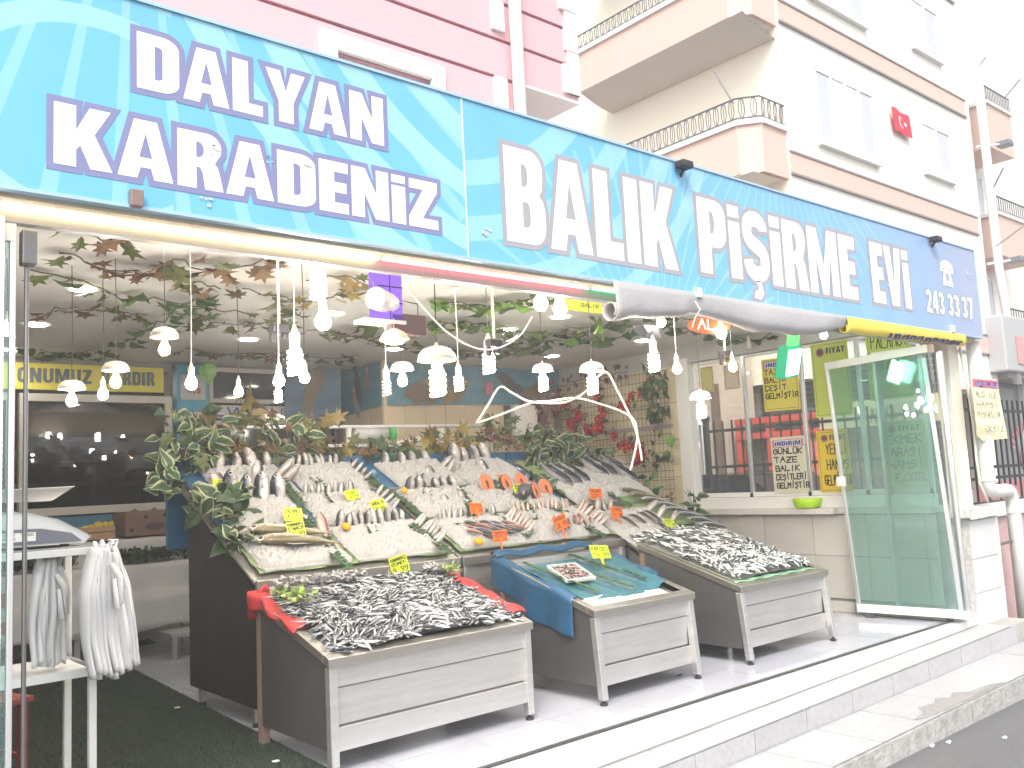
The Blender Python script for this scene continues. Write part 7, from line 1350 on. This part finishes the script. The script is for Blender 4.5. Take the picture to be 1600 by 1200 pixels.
b = MB(); b.grid(lambda u, v: hf(u, v), 12, 6); b.build('sheet', mat('banner_deep', (.06, .12, .2), .5, noise=((2, 2, 4), .8, (.10, .22, .30))), t, True); fish_print(t, lambda U, V, e=0: hf(U/.62, V/.6, e+.003), [(.3, .34, .62, -1.9, (.12, .11, .12)), (.26, .14, .4, -1.5, (.17, .16, .16))])
t = thing('water_heater', 'white box water heater on the tiled back wall', 'heater', (8.0, 8.9, 2.1)); a, c_ = at(801, 683, 'y', 8.9), at(833, 634, 'y', 8.9)
MB().box(a.x, 8.82, a.z, c_.x, 9.0, c_.z).build('casing', mat('heater_white', (.78, .75, .70), .35), t, bevel=.015); MB().box(a.x-.05, 8.9, a.z, a.x-.01, 9.0, c_.z).build('dark_strip', mat('heater_side', (.12, .1, .1), .6), t)  # narrow dark strip just left of the casing
cx_, cz_ = (a.x+c_.x)/2+.03, a.z+.14; b = MB(); b.tube([(cx_, 8.818, cz_), (cx_, 8.80, cz_)], .035, 16); b.build('dial', mat('dial_grey', (.25, .25, .28), .4), t); b = MB(); b.tube([(cx_, 8.799, cz_), (cx_, 8.79, cz_)], .022, 14); b.build('dial_cap', LW, t); MB().tube([(cx_-.1, 8.93, a.z), (cx_-.1, 8.95, 1.6)], .012, 6).build('pipe', STEEL, t)
t = thing('wall_pipe', 'white pipe running down the back wall right of the heater', 'pipe', (8.4, 8.95, 2)); MB().tube([at(868, 636, 'y', 8.95), at(880, 700, 'y', 8.95), at(884, 740, 'y', 8.95)], .022, 8).build('pipe', CORDW, t)
t = thing('white_hose', 'long white hose looping in front of the back wall', 'hose', (6.2, 7.6, 2.3)); HO = mat('hose_white', (.55, .53, .46), .5)
def strand(px, dp, r=.0085):
    b = MB(); P = [CAM+ray(x, y)*(d/ray(x, y).dot(Fw)) for (x, y), d in zip(px, dp)]; out = []
    for i in range(len(P)-1):
        p0, p1, p2, p3_ = P[max(0, i-1)], P[i], P[i+1], P[min(len(P)-1, i+2)]
        for k in range(6): s = k/6; out.append(.5*((2*p1)+(p2-p0)*s+(2*p0-5*p1+4*p2-p3_)*s*s+(3*p1-p0-3*p2+p3_)*s**3))
    out.append(P[-1]); b.tube(out, r, 6); b.build('strand', HO, t, smooth=True)
strand([(744, 662), (762, 634), (781, 605), (800, 614), (825, 627), (855, 630), (885, 628), (915, 612), (945, 581), (965, 612), (985, 652), (997, 685), (1003, 720)], [6.6]*13); strand([(744, 662), (790, 645), (830, 630), (860, 627), (900, 622), (940, 632), (975, 645), (992, 660), (995, 690), (985, 735)], [6.62, 6.62, 6.62, 6.66, 6.55, 6.6, 6.6, 6.6, 6.64, 6.6])
t = thing('white_cable', 'white cable sagging under the ceiling between the paper roll and the globes', 'cable', (3.3, 4.6, 2.6)); strand([(636, 450), (665, 485), (700, 520), (740, 543), (775, 545), (810, 527), (832, 495)], [4.7]*7, .005)
# white rail frame with bag rolls
t = thing('bag_roll_rack', 'white rail rack with plastic bag rolls behind the fish counters', 'rack', (4.6, 7.7, 2)); YR = 7.75; A_ = lambda x, y: at(x, y, 'y', YR)
p0, p1 = A_(382, 668), A_(768, 665); b = MB(); b.tube([p0, p1], .016, 8); b.build('top_rail', WS, t, True); q0, q1 = A_(480, 697), A_(640, 694); MB().box(q0.x, YR-.1, q0.z-.02, q1.x+.3, YR+.1, q0.z+.01).build('shelf', WS, t)
for x in (545, 690): a = A_(x, 678); MB().box(a.x-.02, YR-.02, 1.0, a.x+.02, YR+.02, a.z+.06).build('upright', WS, t)
MB().tube([p0+Vector((0, .02, 0)), (p0.x, YR+.02, 1.0)], .016, 6).build('upright', WS, t); MB().tube([p1+Vector((0, .02, 0)), (p1.x, YR+.02, 1.0)], .016, 6).build('upright', WS, t)
a, c_ = A_(556, 678), A_(604, 677); t = thing('bag_roll', 'roll of clear plastic bags lying on the white rack', 'roll', a); MB().tube([a, c_], .055, 16).build('film', mat('film_grey', (.58, .58, .56), .25, noise=((30, 3, 3), .5, (.4, .4, .4))), t, True); MB().tube([a-Vector((.01, 0, 0)), c_+Vector((.01, 0, 0))], .02, 10).build('core', WHITE, t)
a = A_(612, 678); t = thing('tape_roll', 'green and white roll at the end of the bag roll', 'roll', a); MB().tube([a-Vector((.02, 0, 0)), a+Vector((.03, 0, 0))], .065, 16).build('roll', mat('roll_green', (.08, .42, .12), .5), t, True); MB().tube([a+Vector((.031, 0, 0)), a+Vector((.05, 0, 0))], .05, 16).build('cap', WHITE, t, True)
a = A_(655, 685); t = thing('paper_stack', 'slanting white paper stack on the rack shelf', 'paper', a); MB().hexa([a+Vector(v) for v in ((-.35, -.05, -.06), (.2, -.05, -.03), (.2, .1, -.03), (-.35, .1, -.06), (-.35, -.05, -.04), (.2, -.05, .05), (.2, .1, .05), (-.35, .1, -.04))]).build('stack', WHITE, t)
a = A_(769, 680); t = thing('red_can', 'tilted red drink can hanging at the end of the white rack', 'can', a); dv = Vector((.35, 0, 1)).normalized(); MB().tube([a-dv*.075, a-dv*.07, a+dv*.07, a+dv*.075], [.028, .036, .036, .028], 16).build('can', mat('can_red', (.60, .06, .04), .3, .3), t, True); MB().tube([a-dv*.03, a+dv*.03], .0365, 16).build('print', mat('can_print', (.35, .3, .3), .4), t, True)
# things hanging near the fascia
p = under(596, 470, 4.25); t = thing('bag_paper_roll', 'thick white roll hanging on a wire below the pink LED strip', 'roll', p); e_ = Vector((.86, .5, -.05)).normalized(); a0 = p-e_*.07; b = MB(); b.tube([a0-e_*.005, a0, a0+e_*.17, a0+e_*.175], [.058, .062, .062, .055], 22); b.build('roll', mat('roll_white', (.74, .73, .70), .5, noise=(20, .2, (.6, .6, .58))), t, True); MB().tube([a0-e_*.012, a0-e_*.006], .02, 12).build('core', mat('core_pink', (.62, .52, .48), .6), t); MB().tube([a0-e_*.01, a0+Vector((-.01, 0, .08)), a0+Vector((-.015, .05, 2.66-a0.z))], .002, 4).build('wire', STEELD, t)
b = MB(); c0 = a0+e_*.10+Vector((0, 0, .055)); b.grid(lambda u, v: c0+Vector((.045*u+.02*v+.02, .02*u, -.30*v+.03*math.sin(v*2)))+Vector((.05*v*v, 0, 0)), 4, 14); b.build('loose_end', MT['roll_white'], t, True)
p = under(608, 460, 4.75); t = thing('insect_lamp', 'purple glowing insect lamp box behind the white roll', 'lamp', p); MB().box(p.x-.08, p.y, p.z-.14, p.x+.085, p.y+.08, p.z+.13).build('glow_panel', emis('violet_glow', (.16, .08, .42), 1.0), t); b = MB()
for k in range(2): b.box(p.x-.08, p.y-.008, p.z-.05+.09*k, p.x+.085, p.y-.003, p.z-.044+.09*k)
b.box(p.x-.003, p.y-.009, p.z-.14, p.x+.003, p.y-.0085, p.z+.13); b.build('grille', BLACKP, t); MB().box(p.x-.17, p.y-.02, p.z-.165, p.x+.095, p.y+.1, p.z-.145).build('tray', WHITE, t)
p = under(640, 507, 5.0); t = thing('brown_box', 'brown box hung on a bent bracket beside the purple lamp', 'box', p); MB().box(p.x-.12, p.y, p.z-.055, p.x+.12, p.y+.06, p.z+.06).build('casing', mat('box_brown', (.15, .09, .09), .6), t, bevel=.008); MB().tube([p+Vector((.08, .03, .06)), p+Vector((.08, .03, .13)), p+Vector((-.05, .03, .14)), (p.x-.05, p.y+.03, 2.99)], .005, 5).build('bracket', STEELD, t)
p = at(908, 479, 'z', 2.9); t = thing('yellow_notice', 'narrow yellow notice under the ceiling left of the grey sheet', 'sign', p); MB().box(p.x-.25, p.y, p.z-.04, p.x+.25, p.y+.01, p.z+.05).build('board', mat('notice_yellow', (.55, .6, .06), .5), t); b = MB(); hand(b, 'BALIK', p.x+.0, p.z+.0, .22, .03, .006, lambda u, v: (u, p.y-.002, v)); b.build('lettering', INK, t)
p = under(1108, 508, 5.2); t = thing('red_oval_sign', 'red orange oval sign with white lettering behind the grey sheet', 'sign', p); ov = [(.17*math.cos(a), .065*math.sin(a)) for a in [k*.2618 for k in range(24)]]; e1 = Vector((.8, -.6, -.02)); Fo = lambda u, v, e=0: p+e1*u+Vector((0, 0, v))-Vector((.6, .8, 0))*e
b = MB(); b.poly([ov], lambda u, v: Fo(u, v)); b.build('disc', mat('oval_red', (.72, .10, .03), .5), t); b = MB(); b.poly([[(x*1.06, y*1.1) for x, y in ov]], lambda u, v: Fo(u, v, -.006)); b.build('rim', mat('oval_rim', (.05, .05, .05), .5), t); b = MB(); hand(b, 'AL', -.09, -.03, .16, .075, .014, lambda u, v: Fo(u, v, .004)); b.build('lettering', LW, t); MB().tube([p+Vector((.0, 0, .06)), (p.x, p.y, 2.99)], .004, 4).build('wire', CORDW, t)
p = under(1018, 514, 5.2); t = thing('black_speaker', 'black wedge shaped speaker under the ceiling left of the red oval', 'speaker', p); MB().hexa([p+Vector(v) for v in ((-.05, 0, -.04), (.10, 0, -.06), (.10, .1, -.06), (-.05, .1, -.04), (-.10, 0, .03), (.09, 0, .03), (.09, .1, .03), (-.10, .1, .03))]).build('casing', BLACKP, t, bevel=.01)
# rolled grey sheet and yellow banner under the sign
GS = mat('grey_sheet', (.34, .335, .335), .55, noise=(3, .4, (.26, .26, .26)), bump=(9, .5, .02))
def rolled(name, label, px, rad, m, turns=1.3, nseg=48, cuts=()):
    P = [at(x, y, 'y', 3.70) for x, y in px]; t = thing(name, label, 'rolled sheet', P[0])
    def axis(u): f_ = u*(len(P)-1); j = min(int(f_), len(P)-2); return P[j].lerp(P[j+1], f_-j), rad[j]*(1-(f_-j))+rad[j+1]*(f_-j)
    def fn(u, v):
        c, r_ = axis(u); a = -math.pi*.5+v*2*math.pi*turns+.15*math.sin(u*9); r2 = r_*(1-.28*v)*(1+.10*math.sin(u*31+v*5)+.06*math.sin(u*53)); 
        if v < .12: k = v/.12; return Vector((c.x, 3.665-.02*k, 2.685))*(1-k)+Vector((c.x, 3.70-r2*1.0, c.z))*k
        return Vector((c.x, 3.70-r2*math.cos((v-.12)*2*math.pi*turns), c.z-r2*math.sin((v-.12)*2*math.pi*turns)))
    b = MB(); b.grid(fn, nseg, 26); o = b.build('sheet', m, t, smooth=True); s_ = o.modifiers.new('thickness', 'SOLIDIFY'); s_.thickness = .004; return t, fn
t, _ = rolled('rolled_grey_sheet', 'rolled grey plastic sheet sagging under the sign', [(953, 485), (1000, 484), (1060, 484), (1088, 482), (1120, 490), (1180, 504), (1240, 512), (1290, 511), (1318, 507)], [.062, .055, .048, .035, .05, .065, .062, .045, .02], GS)
p = at(1088, 478, 'y', 3.64); MB().tube([p+Vector((-.01, 0, .03)), p+Vector((0, -.03, -.03)), p+Vector((.01, .02, -.07)), p+Vector((.02, .06, -.13))], .005, 5).build('tie', CORDW, t)
m = bpy.data.materials.new('yellow_banner_print'); m.use_nodes = True; N = m.node_tree.nodes; L = m.node_tree.links; bs = N['Principled BSDF']; bs.inputs['Roughness'].default_value = .5; bs.inputs['Base Color'].default_value = (.68, .55, .08, 1)
t, fn = rolled('rolled_yellow_banner', 'rolled yellow banner with dark blue lettering under the phone number', [(1318, 512), (1360, 516), (1420, 523), (1470, 529), (1502, 533)], [.036, .048, .046, .044, .048], m)
b = MB(); r_ = random.Random(3)
for k in range(22):
    u0 = .34+.60*k/22; w_ = .60/22*r_.uniform(.45, .75); va, vb = (.13+r_.uniform(0, .03), .36+r_.uniform(0, .08))
    b.grid(lambda u, v: fn(u0+w_*u+.012*v, va+(vb-va)*v)-Vector((0, .010, .006)), 2, 5)
    if k % 2: b.grid(lambda u, v: fn(u0+w_*u+.02*u, va+(.05)*v)-Vector((0, .011, .006)), 3, 2)
tag(b.build('lettering', mat('banner_navy', (.03, .04, .16), .5), t, True), kind='stuff')
# bowl on the sill
t = thing('lime_bowl', 'lime green plastic bowl on the window sill', 'bowl', (8.535, 5.25, 1.062)); b = MB(); b.lathe([(.0001, .004), (.09, .004), (.125, .03), (.14, .10), (.146, .105), (.152, .10), (.132, .02), (.095, 0), (.0001, 0)], 28, (8.54, 5.25, 1.062), cap=False); b.build('bowl', mat('lime_plastic', (.42, .68, .01), .35), t, True)
t = thing('wall_bulb_socket', 'empty cream bulb socket on the lintel above the window', 'socket', at(1170, 538, 'x', 8.5)); p = at(1170, 538, 'x', 8.45); MB().tube([p+Vector((0, 0, .10)), p+Vector((0, 0, .05)), p, p-Vector((0, 0, .05))], [.006, .022, .03, .03], 10).build('shell', SOCK, t, True)
r_ = random.Random(4); pt = [(6.55, 3.075), (7.6, 3.07), (7.45, 3.13), (7.15, 3.16), (7.05, 3.24), (6.9, 3.2), (6.82, 3.27), (6.7, 3.22), (6.5, 3.25), (6.42, 3.17), (6.2, 3.14), (6.3, 3.09)]
b = MB(); b.poly([pt], lambda x, y: (x, y, f2(x)+.004)); q_ = b.build('worn_patch', mat('worn_mortar', (.22, .21, .21), .9, noise=(14, .6, (.32, .31, .30)), bump=(40, .8, .01)), lstep)
# litter on the tile and the stepside
p = at(1055, 1057, 'z', .003); b = MB(); b.add([p, p+Vector((.07, .02, .006)), p+Vector((.09, -.01, .004)), p+Vector((.04, -.02, .002))], [(0, 3, 2, 1)]); tag(b.build('dry_leaf', mat('leaf_litter', (.08, .06, .05), .8), None, base=p), 'small dark dry leaf on the tiles by the middle table', 'leaf')
b = MB(); r_ = random.Random(9)
for k in range(260):
    x = 4+10*r_.random(); y = 3.03-.5*r_.random()**3; s_ = r_.uniform(.004, .016); z = -.43; b.add([(x, y, z), (x+s_, y+s_*.3, z), (x+s_*.2, y+s_, z), (x+s_*.4, y+s_*.4, z+s_*.8)], [(0, 2, 1), (0, 1, 3), (1, 2, 3), (2, 0, 3)])
tag(b.build('gravel', mat('grit', (.16, .16, .16), .9), None), 'loose grit along the foot of the kerb', 'gravel', None, 'stuff')
for i, (px_, py_) in enumerate(((1458, 1168), (1484, 1162), (1572, 1155))): p = at(px_, py_, 'z', -.425); b = MB(); b.add([p, p+Vector((.05, .01, .004)), p+Vector((.06, .03, .006)), p+Vector((.01, .035, .003))], [(0, 1, 2, 3)]); tag(b.build('paper_scrap', WHITE, None, base=p), ['white paper scrap on the asphalt nearest the kerb', 'second white scrap lying by the first on the asphalt', 'white scrap on the asphalt at the right edge'][i], 'litter')

# added haze volume imitating the pale veil of the lens
hz = MB().box(-12, -8, -1.5, 60, 60, 40); m = bpy.data.materials.new('veil_haze'); m.use_nodes = True; N = m.node_tree.nodes; N.remove(N['Principled BSDF']); pv = N.new('ShaderNodeVolumePrincipled'); pv.inputs['Color'].default_value = (1, 1, 1, 1); pv.inputs['Density'].default_value = HAZE; pv.inputs['Anisotropy'].default_value = 0.3
m.node_tree.links.new(pv.outputs[0], N['Material Output'].inputs['Volume'])
if HAZE > 0: tag(hz.build('haze', m, None), kind='stuff', label='thin haze volume added to imitate the lens veil')
